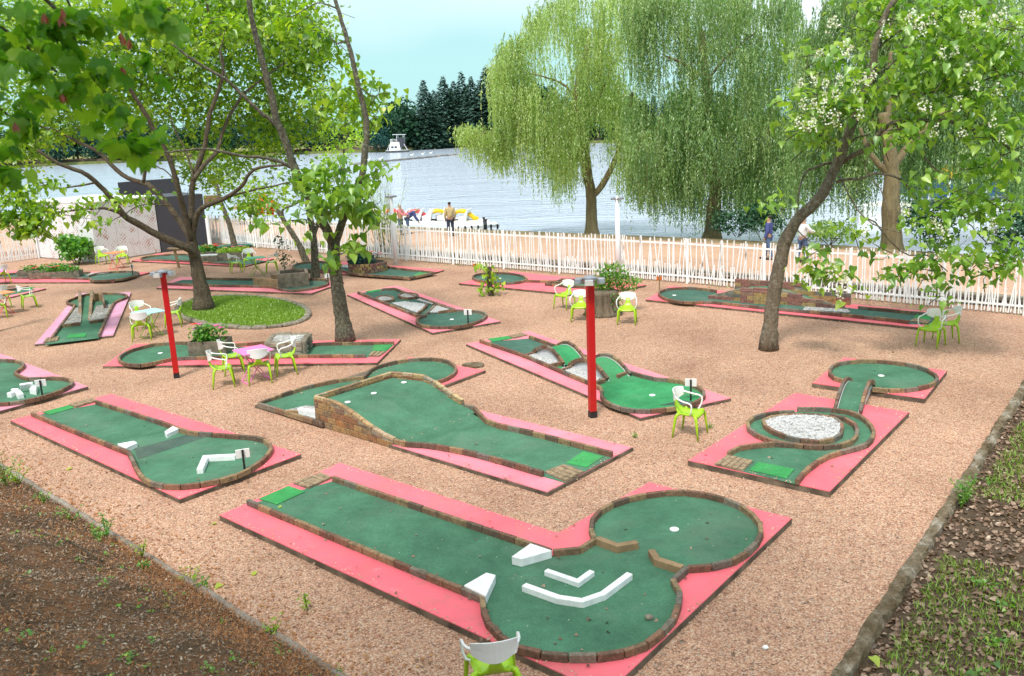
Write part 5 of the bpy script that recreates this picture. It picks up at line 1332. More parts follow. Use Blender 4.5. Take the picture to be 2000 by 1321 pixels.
# ------------------------------------------------------------------ boats and beach things
def pedal_boat(px, py, rz, col, label, z=-.45):
    b = P(px, py+2, z); r = empty('pedal_boat', b, label, 'pedal boat', 'white pedal boats with slides'); Rm = Matrix.Rotation(rz, 3, 'Z'); f = lambda x, y, zz: b+Rm@Vector((x, y, zz))
    for s in (-1, 1):
        rings = [[f(x, s*.55+y*w, zz) for y, zz in ((-.22, .05), (.22, .05), (.25, .5), (-.25, .5))] for x, w in ((-1.7, .6), (-1.2, 1), (.9, 1), (1.6, .7), (1.95, .2))]
        MB().loft(rings).build('hull', 'white_plastic', r, bevel=.03)
    MB().box(f(0, 0, .55), (3.0, 1.45, .12), rz).build('deck', 'white_plastic', r, bevel=.02)
    for x in (-.5, .35): MB().loft([[f(x, y, .6), f(x+.45, y, .6), f(x+.45, y, .85), f(x+.12, y, .9), f(x-.08, y, 1.25), f(x-.15, y, 1.25)] for y in (-.6, 0, .6)]).build('seat', 'white_plastic', r, bevel=.02)
    sl = [(.3, .9), (.15, 1.03), (-.1, 1.1), (-.4, 1.05), (-.65, .88), (-.9, .66), (-1.1, .6)]
    MB().loft([[f(x, y, z+dz) for y, dz in ((-.32, .14), (-.27, .14), (-.25, 0), (.25, 0), (.27, .14), (.32, .14), (.27, -.05), (-.27, -.05))] for x, z in sl]).build('slide', col, r, smooth=True)
    for y in (-.3, .3): MB().tube([f(.35, y, .55), f(.1, y, 1.3)], .025, 6).build('ladder_rail', 'white_plastic', r)
    return r
pedal_boat(716, 446, 3.5, 'coral_plastic', 'white pedal boat with a coral slide half hidden by the second tree', -.3)
pedal_boat(761, 446, 3.3, 'coral_plastic', 'white pedal boat with a coral slide behind the white lamp post', -.3)
pedal_boat(808, 448, 3.1, 'coral_plastic', 'white pedal boat with a coral red slide beside the bending person', -.3)
pedal_boat(852, 448, 3.3, 'yellow_plastic', 'white pedal boat with a yellow slide left of the man in the tan jacket', -.3)
pedal_boat(898, 449, 3.0, 'yellow_plastic', 'white pedal boat with a yellow slide right of the man in the tan jacket', -.3)
j0, j1 = P(885, 447, .1), P(972, 442, .1); r = empty('jetty', j0, 'low white jetty on dark posts at the edge of the beach', 'jetty')
MB().bar(j0+Vector((0, 0, .1)), j1+Vector((0, 0, .1)), 1.6, .14).build('deck', 'white_paint', r)
for k in range(8):
    p = j0.lerp(j1, k/7); MB().tube([p+Vector((0, -.85, -.8)), p+Vector((0, -.85, .2))], .05, 6).build('post', 'black_metal', r)
for i, (px, py) in enumerate(((1946-1000, 449), (950, 453))):
    b = P(px, py, 0); r = empty('mooring_post', b, ('left' if i == 0 else 'right')+'most of two short dark mooring posts by the jetty', 'post'); MB().tube([b+Vector((0, 0, -.5)), b+Vector((0, 0, .65))], .05, 6).build('shaft', 'black_metal', r); MB().tube([b+Vector((0, 0, .6)), b+Vector((0, 0, .68))], .08, 6).build('head', 'black_metal', r)
for i, (px, py, hh) in enumerate(((510, 431, 6), (528, 433, 4))):
    b = P(px, py, ZP)
    for k in range(hh):
        c = b+Vector((.03*k, .02*k, k*.17)); r = empty('stacking_chair', c, 'orange plastic chair, number %s from the bottom of the %s beach stack' % (('one', 'two', 'three', 'four', 'five', 'six')[k], 'taller left' if i == 0 else 'lower right'), 'chair', 'stacked orange beach chairs')
        if k == 0:
            for sx in (-1, 1):
                for sy in (-1, 1): MB().bar(c+Vector((sx*.22, sy*.2, 0)), c+Vector((sx*.2, sy*.18, .4)), .035).build('leg', 'white_plastic', r)
        MB().loft([[c+Vector((x, y, .4+z)) for y, z in ((-.22, 0), (.2, -.02), (.27, .42), (.23, .42), (.16, .04), (-.22, .04))] for x in (-.24, .24)]).build('seat_shell', 'orange_plastic', r, bevel=.01)
b = P(490, 437, ZP); r = empty('thatched_parasol', b, 'brown beach parasol beside the stacked orange chairs', 'parasol'); MB().tube([b, b+Vector((0, 0, 1.25))], .04, 6).build('pole', 'timber', r); MB().loft([[b+Vector((R*math.cos(a), R*math.sin(a), z)) for a in [k*math.pi/6 for k in range(12)]] for R, z in ((1.3, 1.0), (.7, 1.2), (.05, 1.35))]).build('canopy', 'timber', r)
# floating lifeguard tower
b = P(777, 298, ZL); r = empty('floating_tower', b, 'white two storey lifeguard platform floating on the lake', 'floating tower')
MB().box(b+Vector((0, 0, .35)), (7.0, 4.5, .5)).build('pontoon', 'float_dark', r, bevel=.05); MB().box(b+Vector((0, 0, .68)), (7.4, 4.8, .14)).build('deck', 'white_plastic_grey', r)
MB().loft([[b+Vector((x, -2.2+y, z)) for x, z in ((-2.6+a, .7), (1.2-a*.2, .7), (.9, 3.3), (-1.9, 3.3))] for y, a in ((0, 0), (4.2, .3))]).build('cabin', 'white_paint', r)
MB().box(b+Vector((1.3, -.4, 3.2)), (2.1, 3.4, 3.0)).build('shutter', 'charcoal_panel', r)
for x in (-1.4, -.3): MB().box(b+Vector((x, -2.23, 1.75)), (.8, .06, .6)).build('window', 'charcoal_panel', r)
for x in (-1.9, .2, 2.3):
    for y in (-2, 2): MB().tube([b+Vector((x, y, 3.2)), b+Vector((x, y, 5.6 if x > 0 else 4.3))], .07, 5).build('roof_post', 'white_paint', r)
MB().box(b+Vector((.9, 0, 5.65)), (4.0, 4.4, .14), 0, 0, .04).build('roof', 'white_paint', r)
for z in (3.7, 4.2): MB().tube([b+Vector((-1.9, -2, z)), b+Vector((.2, -2, z))], .05, 5).build('railing', 'white_paint', r)
MB().bar(b+Vector((3.4, -2, .75)), b+Vector((2.1, -2, 3.2)), .2).build('stair', 'white_plastic_grey', r); MB().bar(b+Vector((-3.3, -2, .75)), b+Vector((-2.2, -2, 2.6)), .15).build('stair', 'white_plastic_grey', r)
# floating booms
a, c = P(690, 322, ZL), P(892, 303, ZL); n = 34
for i in range(n):
    p = a.lerp(c, i/(n-1))+Vector((random.uniform(-.6, .6), random.uniform(-2, 2), 0)); L_ = random.uniform(1.2, 3.2)
    o = MB().tube([p+Vector((-L_/2, 0, .05)), p+Vector((0, 0, .12)), p+Vector((L_/2, 0, .05))], [.22, .26, .22], 7).build('boom_float', 'float_dark' if i % 3 else 'log_grey'); tag(o, 'dark float in the long swimming boom across the lake', 'float', 'floats of the boom across the lake')
for i, (px, py, wl) in enumerate(((720, 317, 'leftmost white bird on the lake boom'), (744, 315, 'white bird on the boom just left of the floating tower'), (805, 307, 'white bird on the boom right below the floating tower corner'), (826, 305, 'middle white bird right of the floating tower'), (842, 303, 'white bird near the right end of the boom'), (917, 299, 'white bird left of the pair beyond the boom end'), (926, 298, 'rightmost white bird beyond the boom end'))):
    p = P(px, py, ZL); r = empty('water_bird', p, wl, 'bird', 'white birds on the boom'); MB().loft([[p+Vector((x, R*math.cos(a), .5+R*math.sin(a)+u)) for a in [k*math.pi/3 for k in range(6)]] for x, R, u in ((-.5, .02, .1), (-.2, .2, 0), (.15, .22, .02), (.35, .1, .2), (.42, .11, .36), (.5, .05, .38))]).build('body', 'white_paint', r, smooth=True)
# ferry at right
b = P(1905, 428, ZL); r = empty('ferry_boat', b, 'white passenger boat with yellow stripe and blue windows behind the right hand leaves', 'boat'); an = -.05
f = lambda x, y, z: b+Vector((x, y, z))
MB().loft([[f(x, y*w, z) for y, z in ((-1.6, 0), (1.6, 0), (1.9, 1.0), (-1.9, 1.0))] for x, w in ((-6.5, .2), (-4.5, 1), (5, 1), (5.6, .8))]).build('hull', 'white_paint', r); MB().box(f(.6, 0, 1.9), (8.2, 3.2, 1.1)).build('cabin', 'ferry_blue', r)
MB().box(f(.6, 0, 2.75), (8.4, 3.4, .75)).build('stripe_band', 'ferry_yellow', r); MB().box(f(.6, 0, 3.2), (8.8, 3.6, .12)).build('roof', 'white_paint', r)
for k in range(9): MB().box(f(-3.4+k, -1.63, 1.9), (.1, .08, 1.1)).build('mullion', 'white_paint', r)
for x in (-3, 0, 3): MB().tube([f(x, 0, 3.2), f(x+.8, 0, 5.2)], .06, 5).build('mast', 'white_paint', r)
MB().bar(f(-3.2, 0, 5.0), f(3.8, 0, 5.3), .2, .1).build('canopy_rail', 'white_paint', r)

# ------------------------------------------------------------------ trees
def branch(root, pts, Y, w0, w1, dY=0.0, name='limb', m='bark_catalpa', sides=9, rough=.012):
    """a limb along photo pixels at forward distance Y (drifting by dY), widths in photo pixels"""
    n = len(pts); w = []
    for i, p in enumerate(pts):
        t = i/(n-1); w.append(Q(p[0], p[1], Y+dY*t+(p[2] if len(p) > 2 else 0)))
    d = catmull(w, max(.12, (w[0]-w[-1]).length/(34 if name == 'trunk' else 26))); k = Y/FPX/2; rad = []
    for i in range(len(d)):
        t = i/(len(d)-1); rad.append(max(.006, (w0+(w1-w0)*t)*k*(1+random.uniform(-.05, .05))))
    d = [p+Vector((random.uniform(-1, 1), random.uniform(-1, 1), random.uniform(-1, 1)))*rough for p in d]
    if name == 'trunk':      # flare into the ground
        rad = [r*(1+.24*math.exp(-max(0, (q-d[0]).length-.05)/.22)) for r, q in zip(rad, d)]
        d = [d[0]-Vector((0, 0, .25))]+d; rad = [rad[0]*1.12]+rad
    MB().tube(d, rad, sides).build(name, m, root, smooth=True)
    return d

def crown_points(blobs, Y, n_per_m2, leaf, clump=.28, per=9, depth=1.0):
    """blobs in photo pixels (cx, cy, rx, ry[, dY]); leaves in rosettes spread through each blob's volume"""
    PP, SS, TT, CC = [], [], [], []
    for b in blobs:
        cx, cy, rx, ry = b[:4]; y = Y+(b[4] if len(b) > 4 else 0)
        c = Q(cx, cy, y); k = y/FPX; a, h = rx*k, ry*k; dp = max(.5, min(a, 2.2))*depth
        n = max(2, int(n_per_m2*4*a*h/per))
        v = rng.normal(size=(n, 3)); v /= np.linalg.norm(v, axis=1)[:, None]; v *= (rng.uniform(0, 1, n)**.42)[:, None]
        cc = np.array(c)+v*np.array([a, dp, h])
        kk = rng.poisson(per, n)+1
        idx = np.repeat(np.arange(n), kk); nn = len(idx)
        PP.append(cc[idx]+rng.normal(size=(nn, 3))*np.array([clump, clump, clump*.55]))
        SS.append(leaf*rng.uniform(.45, 1.25, nn)); base = rng.normal(.48, .16, n)
        TT.append(np.clip(base[idx]+rng.normal(0, .13, nn), 0, 1)); CC.append(cc)
    return np.concatenate(PP), np.concatenate(SS), np.concatenate(TT), np.concatenate(CC)

def twigs(root, ctr, k, length=.8, m='bark_catalpa', rad=.011, name='twig_mass'):
    mb = MB(); sel = rng.choice(len(ctr), min(k, len(ctr)), replace=False)
    for i in sel:
        p = Vector(ctr[i]); a = random.uniform(0, 6.28); d = Vector((math.cos(a)*.8, math.sin(a)*.8, random.uniform(-.2, .8)))*length*random.uniform(.5, 1.3)
        mb.tube([p-d*.6, p-d*.1+Vector((random.uniform(-.1, .1), 0, random.uniform(-.1, .1))), p+d*.4], [rad, rad*.7, rad*.3], 4, cap=False)
    mb.build(name, m, root, kind='stuff')

def blossoms(root, spots, Y, size=.34, n=34):
    for s in spots:
        c = Q(s[0], s[1], Y+(s[2] if len(s) > 2 else -1.9)); h = size*random.uniform(.8, 1.25)
        t = rng.uniform(0, 1, n); r = .28*h*(1-t*.75)+.03; a = rng.uniform(0, 2*np.pi, n)
        pos = np.stack([c.x+r*np.cos(a)*rng.uniform(.3, 1.2, n), c.y+r*np.sin(a), c.z+(t-.4)*h], 1)
        leaves_on(root, pos, np.full(n, .045), (TUFT[0]*np.array([1.2, 1, 1]), TUFT[1]), 'blossom', 0, name='blossom', kind=None, pitch=(0, 1.2), roll=1.2)

# --- the big spreading tree on the lawn
bY = 27.75
t1 = empty('catalpa_tree', P(395, 590), 'big spreading tree standing in the grass oval at left', 'tree')
branch(t1, [(397, 593), (393, 565), (385, 525), (378, 492), (374, 465), (372, 440), (370, 425)], bY, 32, 15, 0, 'trunk', sides=14)
for p, w0, w1, d in (
    ([(382, 505), (372, 488), (350, 478), (305, 458), (270, 438), (245, 423), (217, 388), (189, 357), (164, 338), (115, 320), (73, 294)], 17, 5, -2.5),
    ([(235, 416), (200, 407), (160, 410), (125, 414), (98, 418)], 6, 3, -1), ([(378, 480), (366, 455), (350, 430), (329, 402), (297, 367), (280, 357), (245, 346), (217, 322), (192, 297), (150, 276), (115, 257), (77, 247)], 14, 4, 1.5),
    ([(376, 475), (369, 450), (358, 405), (350, 378), (332, 315), (304, 259), (276, 210), (252, 171), (234, 133)], 13, 6, -1.5), ([(246, 166), (215, 145), (189, 140), (150, 120)], 5, 2, 0),
    ([(376, 478), (374, 450), (374, 410), (378, 350), (399, 287), (409, 227), (430, 168), (436, 120), (415, 70), (402, -10)], 13, 4, 1), ([(378, 353), (400, 320), (425, 295), (437, 252), (472, 189), (518, 150), (560, 120)], 9, 3, 2),
    ([(376, 472), (380, 440), (392, 408), (437, 388), (472, 364), (490, 336), (525, 325), (580, 322)], 12, 3, -1), ([(280, 357), (283, 330), (272, 295), (265, 270)], 7, 4, 0), ([(283, 332), (303, 310)], 5, 3, 0),
    ([(189, 357), (170, 360), (140, 366), (100, 368), (75, 352), (40, 330)], 4, 1.5, -1), ([(378, 350), (365, 300), (340, 250), (330, 200)], 4, 2, 1), ([(350, 378), (330, 340), (290, 318), (240, 300), (170, 285)], 3, 1.5, 1),
    ([(437, 388), (480, 375), (540, 362), (590, 350)], 5, 2, 1), ([(332, 402), (280, 400), (240, 420), (205, 440)], 3, 1.2, 0)):
    branch(t1, p, bY, w0, w1, d)
bl1 = [(450, 20, 120, 60, 3), (350, 150, 80, 60, 3), (240, 150, 90, 60, 2), (560, 90, 70, 60, 4), (100, 30, 120, 60, 3), (60, 210, 90, 80, 2), (120, 120, 110, 90, 1), (220, 90, 110, 80, 0), (330, 60, 110, 75, 1), (420, 110, 90, 80, 1), (500, 60, 110, 80, 2), (300, 210, 100, 55, 1), (420, 230, 90, 50, 2), (500, 190, 90, 60, 2), (570, 150, 70, 66, 3), (180, 220, 100, 50, 2), (30, 300, 60, 40, 1), (110, 260, 70, 26, 1), (420, 320, 70, 28, 2), (520, 290, 70, 40, 3), (470, 395, 60, 22, 0), (400, 350, 50, 18, 3), (540, 240, 70, 50, 3), (608, 115, 42, 50, 4), (250, 10, 140, 50, 0), (480, -10, 140, 50, 1), (50, 50, 90, 90, 2),
       (600, 40, 60, 45, 3), (340, 290, 60, 16, 3), (620, 230, 60, 50, 4)]
bl1b = [(20, 420, 50, 22, -4), (60, 440, 38, 26, -4), (85, 405, 30, 14, -3), (95, 360, 26, 10, -3), (25, 385, 36, 16, -4), (165, 432, 22, 8, -3), (165, 400, 25, 6, -3), (275, 390, 28, 12, -1), (220, 385, 22, 9, -2), (505, 405, 35, 12, 0)]
pos, s, tn, cc = crown_points(bl1, bY+1, 160, .165, .30, 9, 1.2); leaves_on(t1, pos, s, HEART_S, 'leaf_canopy', 0, name='crown', tint=tn, pitch=(-.55, .5)); twigs(t1, cc, 900, 1.3, rad=.009)
pos, s, tn, cc = crown_points(bl1b, bY, 240, .17, .22, 8, .6); leaves_on(t1, pos, s, HEART, 'leaf_canopy', 110, name='crown', tint=tn, pitch=(-.55, .5)); twigs(t1, cc, 40, .9)

# --- the second tree
cY = 22.3
t2 = empty('catalpa_tree', P(672, 650), 'tall forked tree left of centre with big fresh leaves low on its trunk', 'tree')
branch(t2, [(674, 652), (668, 620), (663, 590), (657, 550), (652, 510), (652, 472)], cY, 31, 23, 0, 'trunk', sides=14, m='bark_grey')
for p, w0, w1, d in (
    ([(652, 482), (640, 455), (628, 430), (602, 385), (574, 325), (560, 280), (542, 241), (532, 196), (518, 140), (504, 87), (493, 42), (484, -15)], 19, 9, -1), ([(574, 329), (532, 311), (472, 304), (402, 292), (332, 297), (290, 300)], 7, 3, -1),
    ([(543, 245), (507, 217), (455, 168), (444, 157), (395, 129), (343, 91), (308, 52), (290, 20)], 8, 3, -1), ([(654, 482), (667, 440), (685, 385), (706, 350), (713, 297), (716, 245), (702, 175), (688, 115), (674, 63), (660, 17), (652, -12)], 16, 7, .6),
    ([(658, 17), (630, 7), (609, 10), (574, 31)], 3, 1.5, 0), ([(676, 80), (655, 85), (640, 60)], 3, 1, 0), ([(700, 170), (735, 190), (745, 160)], 3, 1, .5), ([(706, 352), (740, 330), (760, 320)], 3, 1, 0), ([(690, 380), (730, 400), (745, 390)], 3, 1, 0), ([(640, 455), (600, 430), (560, 432), (520, 440)], 3, 1, -.6), ([(444, 157), (430, 110), (440, 60)], 3, 1.5, 0), ([(655, 500), (680, 490), (700, 470)], 2.5, 1, -.5)):
    branch(t2, p, cY, w0, w1, d, m='bark_grey')
bl2 = [(600, 345, 36, 30, -.8), (640, 380, 55, 38, -1), (700, 385, 40, 45, -.5), (735, 330, 26, 22, 0), (610, 405, 36, 18, -1), (560, 437, 24, 12, -1), (600, 455, 22, 12, -.8), (690, 478, 30, 16, -.7), (655, 502, 22, 20, -.8), (720, 420, 26, 22, -.3), (570, 370, 22, 16, -.8), (650, 335, 36, 20, -.5), (525, 433, 14, 6, -1), (700, 470, 16, 10, -.6)]
bl2b = [(735, 150, 18, 14, .6), (720, 190, 26, 20, .8), (690, 160, 26, 22, 1), (745, 185, 14, 14, .5), (640, 100, 40, 34, 1.6), (740, 230, 18, 18, 1), (650, 200, 44, 36, 2), (700, 240, 30, 26, 1.5), (560, 60, 50, 40, 2), (430, 60, 60, 40, 1), (340, 100, 50, 30, 1), (300, 40, 60, 36, 1)]
pos, s, tn, cc = crown_points(bl2, cY, 90, .225, .20, 6, .8); leaves_on(t2, pos, s, HEART, 'leaf_catalpa', 210, name='crown', tint=tn, pitch=(-.75, .45)); twigs(t2, cc, 30, .6)
pos, s, tn, cc = crown_points(bl2b, cY, 110, .19, .22, 7, .9); leaves_on(t2, pos, s, HEART, 'leaf_canopy', 40, name='crown', tint=tn, pitch=(-.6, .5)); twigs(t2, cc, 90, .8)

# --- slim trees behind
def slim_tree(base, label, limbs, blobs, Y, n=60, leaf=.17, m='leaf_canopy', bark='bark_grey', name='young_tree', n_obj=0):
    r = empty(name, P(*base), label, 'tree')
    for i, (p, w0, w1) in enumerate(limbs): branch(r, p, Y, w0, w1, 0, 'trunk' if i == 0 else 'limb', bark)
    pos, s, tn, cc = crown_points(blobs, Y, n, leaf, .28, 8, 1.0); leaves_on(r, pos, s, HEART_S, m, n_obj, tmpl_obj=HEART, name='crown', tint=tn, pitch=(-.5, .5)); twigs(r, cc, 60, .9)
    return r
Yf = lambda x, y: P(x, y).y
slim_tree((459, 489), 'slim leaning tree just behind the geranium box', [([(459, 489), (453, 460), (445, 430), (432, 396), (420, 350)], 12, 6)], [(430, 345, 40, 28, 1), (400, 310, 40, 25, 1), (460, 330, 40, 22, 2)], Yf(459, 489))
slim_tree((597, 510), 'slender dark tree leaning left in front of the picket fence', [([(597, 510), (585, 480), (568, 452), (551, 425), (536, 405), (515, 388)], 13, 7), ([(553, 428), (552, 410), (570, 402), (590, 392)], 6, 3)], [(520, 375, 50, 22, 1), (560, 385, 40, 16, 1), (480, 360, 40, 22, 2)], Yf(597, 510))
slim_tree((616, 543), 'slim upright tree right behind the fork of the second tree', [([(616, 543), (615, 500), (612, 460), (606, 425), (600, 395)], 17, 10), ([(613, 462), (620, 440), (628, 410), (632, 390)], 8, 5)], [(600, 370, 36, 24, 1), (640, 355, 40, 26, 1.5), (560, 345, 40, 24, 1)], Yf(616, 543))
slim_tree((664, 432), 'pale lime green tree on the lake shore behind the second tree', [([(666, 432), (668, 380), (671, 315), (672, 270), (676, 215)], 6, 3), ([(672, 290), (655, 250), (640, 200)], 4, 2), ([(672, 280), (690, 240), (700, 210)], 4, 2)], [(645, 235, 34, 40), (690, 255, 28, 32), (660, 190, 30, 26), (640, 290, 20, 30), (675, 300, 22, 26), (700, 215, 26, 20), (725, 240, 16, 16), (620, 180, 26, 30), (640, 320, 16, 20)], Yf(664, 432), 46, .24, 'leaf_lime', name='lime_tree')
# willow shrub by the fence
b = P(762, 500); r = empty('willow_shrub', b, 'thin grey green willow shrub rising behind the picket fence', 'shrub'); pp = []
for k in range(46):
    tx = random.uniform(-1.5, .9); h_ = random.uniform(1.6, 3.6); a = b+Vector((random.uniform(-.7, .5), .8+random.uniform(-.3, .3), 0)); q = [a, a+Vector((tx*.35, 0, h_*.5)), a+Vector((tx*.9, random.uniform(-.3, .3), h_))]
    MB().tube(q, [.014, .01, .004], 4).build('stem', 'bark_willow', r)
    for j in range(46): t = random.uniform(.3, 1); pp.append(tuple(q[1].lerp(q[2], (t-.5)*2) if t > .5 else q[0].lerp(q[1], t*2)))
pp = np.array(pp)+rng.normal(0, .08, (len(pp), 3)); leaves_on(r, pp, rng.uniform(.08, .17, len(pp)), SLIM, 'leaf_willow', pitch=(.3, .7))

# --- the leaning catalpa in blossom at right
rY = 19.85
t3 = empty('catalpa_tree', P(1502, 660), 'leaning tree at right covered in white blossom panicles', 'tree')
branch(t3, [(1502, 662), (1505, 630), (1512, 577), (1518, 540), (1525, 508), (1531, 478), (1543, 452)], rY, 29, 25, 0, 'trunk', 'bark_pale', sides=14)
for p, w0, w1, d in (
    ([(1530, 485), (1541, 458), (1560, 425), (1597, 392), (1622, 348), (1643, 304), (1660, 255), (1674, 220), (1702, 147), (1709, 87), (1730, 31), (1755, -12)], 30, 11, -.5), ([(1643, 318), (1664, 305), (1685, 294), (1720, 259), (1744, 241), (1790, 236), (1860, 238), (1944, 273), (1990, 300)], 13, 4, -1.2),
    ([(1632, 357), (1655, 351), (1678, 350), (1713, 339), (1760, 352), (1790, 390)], 7, 3, -.6), ([(1625, 318), (1597, 325), (1569, 343), (1559, 392), (1555, 420)], 7, 2, -.4), ([(1702, 147), (1737, 133), (1769, 94), (1800, 60)], 8, 3, .6),
    ([(1700, 170), (1740, 180), (1807, 182), (1860, 171), (1930, 154), (1985, 125)], 6, 3, -1), ([(1720, 259), (1700, 300), (1690, 330), (1720, 372), (1740, 430)], 4, 1.5, -1.2), ([(1709, 100), (1760, 60), (1850, 40), (1930, 20)], 6, 3, -.6),
    ([(1650, 290), (1670, 270), (1700, 262)], 5, 3, -.4), ([(1690, 425), (1710, 436), (1735, 468), (1770, 497), (1812, 500), (1850, 530)], 4, 2, -.3), ([(1744, 241), (1800, 300), (1850, 360), (1880, 420), (1930, 480)], 5, 2, -1.5), ([(1640, 345), (1665, 395), (1700, 435), (1760, 455)], 4, 2, -1), ([(1545, 440), (1580, 470), (1610, 500), (1640, 540)], 3, 1.2, -.6)):
    branch(t3, p, rY, w0*.8, w1, d, m='bark_pale')
bl3 = [(1590, 215, 62, 45, -1), (1640, 190, 70, 45, -1), (1610, 265, 50, 30, -1), (1720, 185, 60, 45, -.5), (1790, 130, 80, 50, -1), (1880, 110, 90, 55, -1.2), (1960, 150, 60, 90, -1.5), (1800, 50, 110, 55, -.5), (1690, 40, 60, 45, 0), (1900, 40, 110, 50, -1), (1600, 110, 36, 22, -.5), (1560, 95, 22, 10, -.5), (1850, 215, 90, 45, -1), (1950, 260, 60, 55, -1.5), (1780, 240, 50, 36, -1), (1660, 130, 40, 30, -.5), (1600, 290, 22, 12, -1), (1740, 280, 50, 18, -1), (1930, 330, 50, 30, -1.5),
       (1850, 410, 66, 40, -1.3), (1800, 350, 36, 22, -1), (1935, 420, 60, 36, -1.6), (1860, 470, 60, 26, -1.5), (1812, 525, 26, 40, -1.3), (1835, 560, 14, 28, -1.4), (1780, 520, 26, 14, -1.2), (1940, 520, 52, 34, -1.8), (1900, 500, 50, 26, -1.5), (1720, 510, 20, 12, -1), (1975, 480, 36, 30, -1.8), (1520, 408, 30, 18, -.6), (1590, 490, 34, 18, -.9), (1625, 530, 34, 24, -1), (1650, 565, 20, 26, -1.2), (1605, 520, 24, 20, -1.2), (1590, 545, 14, 16, -1), (1640, 455, 22, 10, -.8), (1690, 462, 26, 9, -1), (1745, 540, 14, 10, -1.2), (1770, 430, 30, 14, -1), (1900, 370, 40, 22, -1.5), (1560, 240, 22, 16, -1), (1600, 600, 0, 0)][:-1]
pos, s, tn, cc = crown_points(bl3, rY, 92, .18, .22, 8, .9); leaves_on(t3, pos, s, HEART, 'leaf_catalpa', 280, name='crown', tint=np.clip(tn+.06, 0, 1), pitch=(-.6, .45)); twigs(t3, cc, 260, .9)
blossoms(t3, [(1565, 163), (1590, 160), (1612, 170), (1640, 160), (1688, 158), (1705, 155), (1672, 172), (1632, 188), (1612, 195), (1568, 205), (1590, 208), (1605, 218), (1560, 240), (1575, 252), (1590, 245), (1622, 230), (1634, 238), (1650, 100), (1660, 104), (1600, 108), (1632, 45), (1622, 55), (1782, 32), (1795, 45), (1775, 50), (1800, 62), (1880, 35), (1905, 32), (1895, 42), (1945, 30), (1962, 35), (1935, 52), (1820, 42), (1840, 105), (1865, 105), (1890, 135), (1812, 212), (1800, 208), (1870, 205), (1680, 226), (1905, 172), (1950, 175), (1955, 270), (1940, 240), (1825, 260), (1880, 262), (1640, 575), (1652, 555), (1690, 462), (1822, 440), (1835, 448), (1850, 462), (1940, 440), (1935, 458), (1770, 412), (1840, 500), (1912, 515), (1650, 548), (1625, 520), (1975, 90), (1990, 60), (1730, 60)], rY, .27, 26)

# --- foreground plane tree branches hanging into the top left corner
pY = 4.4
t4 = empty('plane_tree_branch', Q(-60, -120, pY), 'out of focus plane tree branches with big lobed leaves hanging into the top left corner', 'branch')
for p, w0, w1, d in (([(-60, -80), (40, -40), (100, 10), (145, 60), (150, 110), (175, 150), (215, 190), (250, 240), (285, 290)], 12, 3, .3), ([(90, -60), (130, -10), (142, 40), (146, 90)], 7, 2, .4), ([(-60, 20), (0, 50), (60, 100), (110, 140)], 8, 2, .3), ([(60, -60), (180, -30), (260, -10), (330, 20)], 8, 2, -.2), ([(-60, 180), (0, 210), (50, 260)], 6, 2, .2)):
    branch(t4, p, pY, w0*.9, w1, d, rough=.003, sides=6)
bl4 = [(40, 20, 90, 50), (70, 80, 90, 60, .5), (120, 180, 60, 40, .4), (330, 60, 40, 26, .3), (130, 40, 80, 55), (40, 110, 80, 60), (110, 130, 80, 50), (190, 30, 60, 45), (250, 30, 60, 35), (300, 35, 45, 25, -.2), (180, 140, 50, 50), (20, 200, 50, 50), (190, 200, 30, 34), (225, 235, 26, 26), (260, 275, 26, 24), (300, 298, 22, 14), (90, 190, 50, 30), (15, 280, 34, 34), (240, 130, 26, 22), (330, 40, 26, 18, -.2), (280, 130, 18, 14), (50, 60, 90, 60, .4), (10, 340, 22, 16), (35, 255, 30, 20)]
pos, s, tn, cc = crown_points(bl4, pY, 185, .088, .05, 4, .18); leaves_on(t4, pos, s, PLANE, 'leaf_plane', 295, name='leaf_mass', tint=tn, pitch=(-.8, .6))
# the rest of that plane tree's crown, out of view, added to shade the near ground
branch(t4, [(-60, -80), (-500, -500)], pY, 14, 22, -2.0, rough=.003, sides=6)
n = 3600; v = rng.normal(size=(n, 3)); v /= np.linalg.norm(v, axis=1)[:, None]; v *= (rng.uniform(0, 1, n)**.4)[:, None]
leaves_on(t4, np.array([-2.5, .5, 10.5])+v*np.array([7.5, 5.5, 2.2]), rng.uniform(.14, .24, n), PLANE, 'leaf_plane', 0, name='crown', pitch=(-.3, .5))
for i, (x, y) in enumerate(((120, 15), (118, 30), (85, 25), (240, 68), (252, 75), (240, 125), (120, 180), (28, 238), (235, 62))):
    c = Q(x, y, pY-.1); mb = MB()
    for k in range(3): d = Vector((random.uniform(-.3, .3), random.uniform(-.3, .3), -1))*.055; e = Vector((.008, .004*k, 0)); mb.add([c, c+d*.5+e, c+d, c+d*.5-e], [(0, 1, 2, 3)])
    mb.build('dry_leaf', 'seed_key', t4)

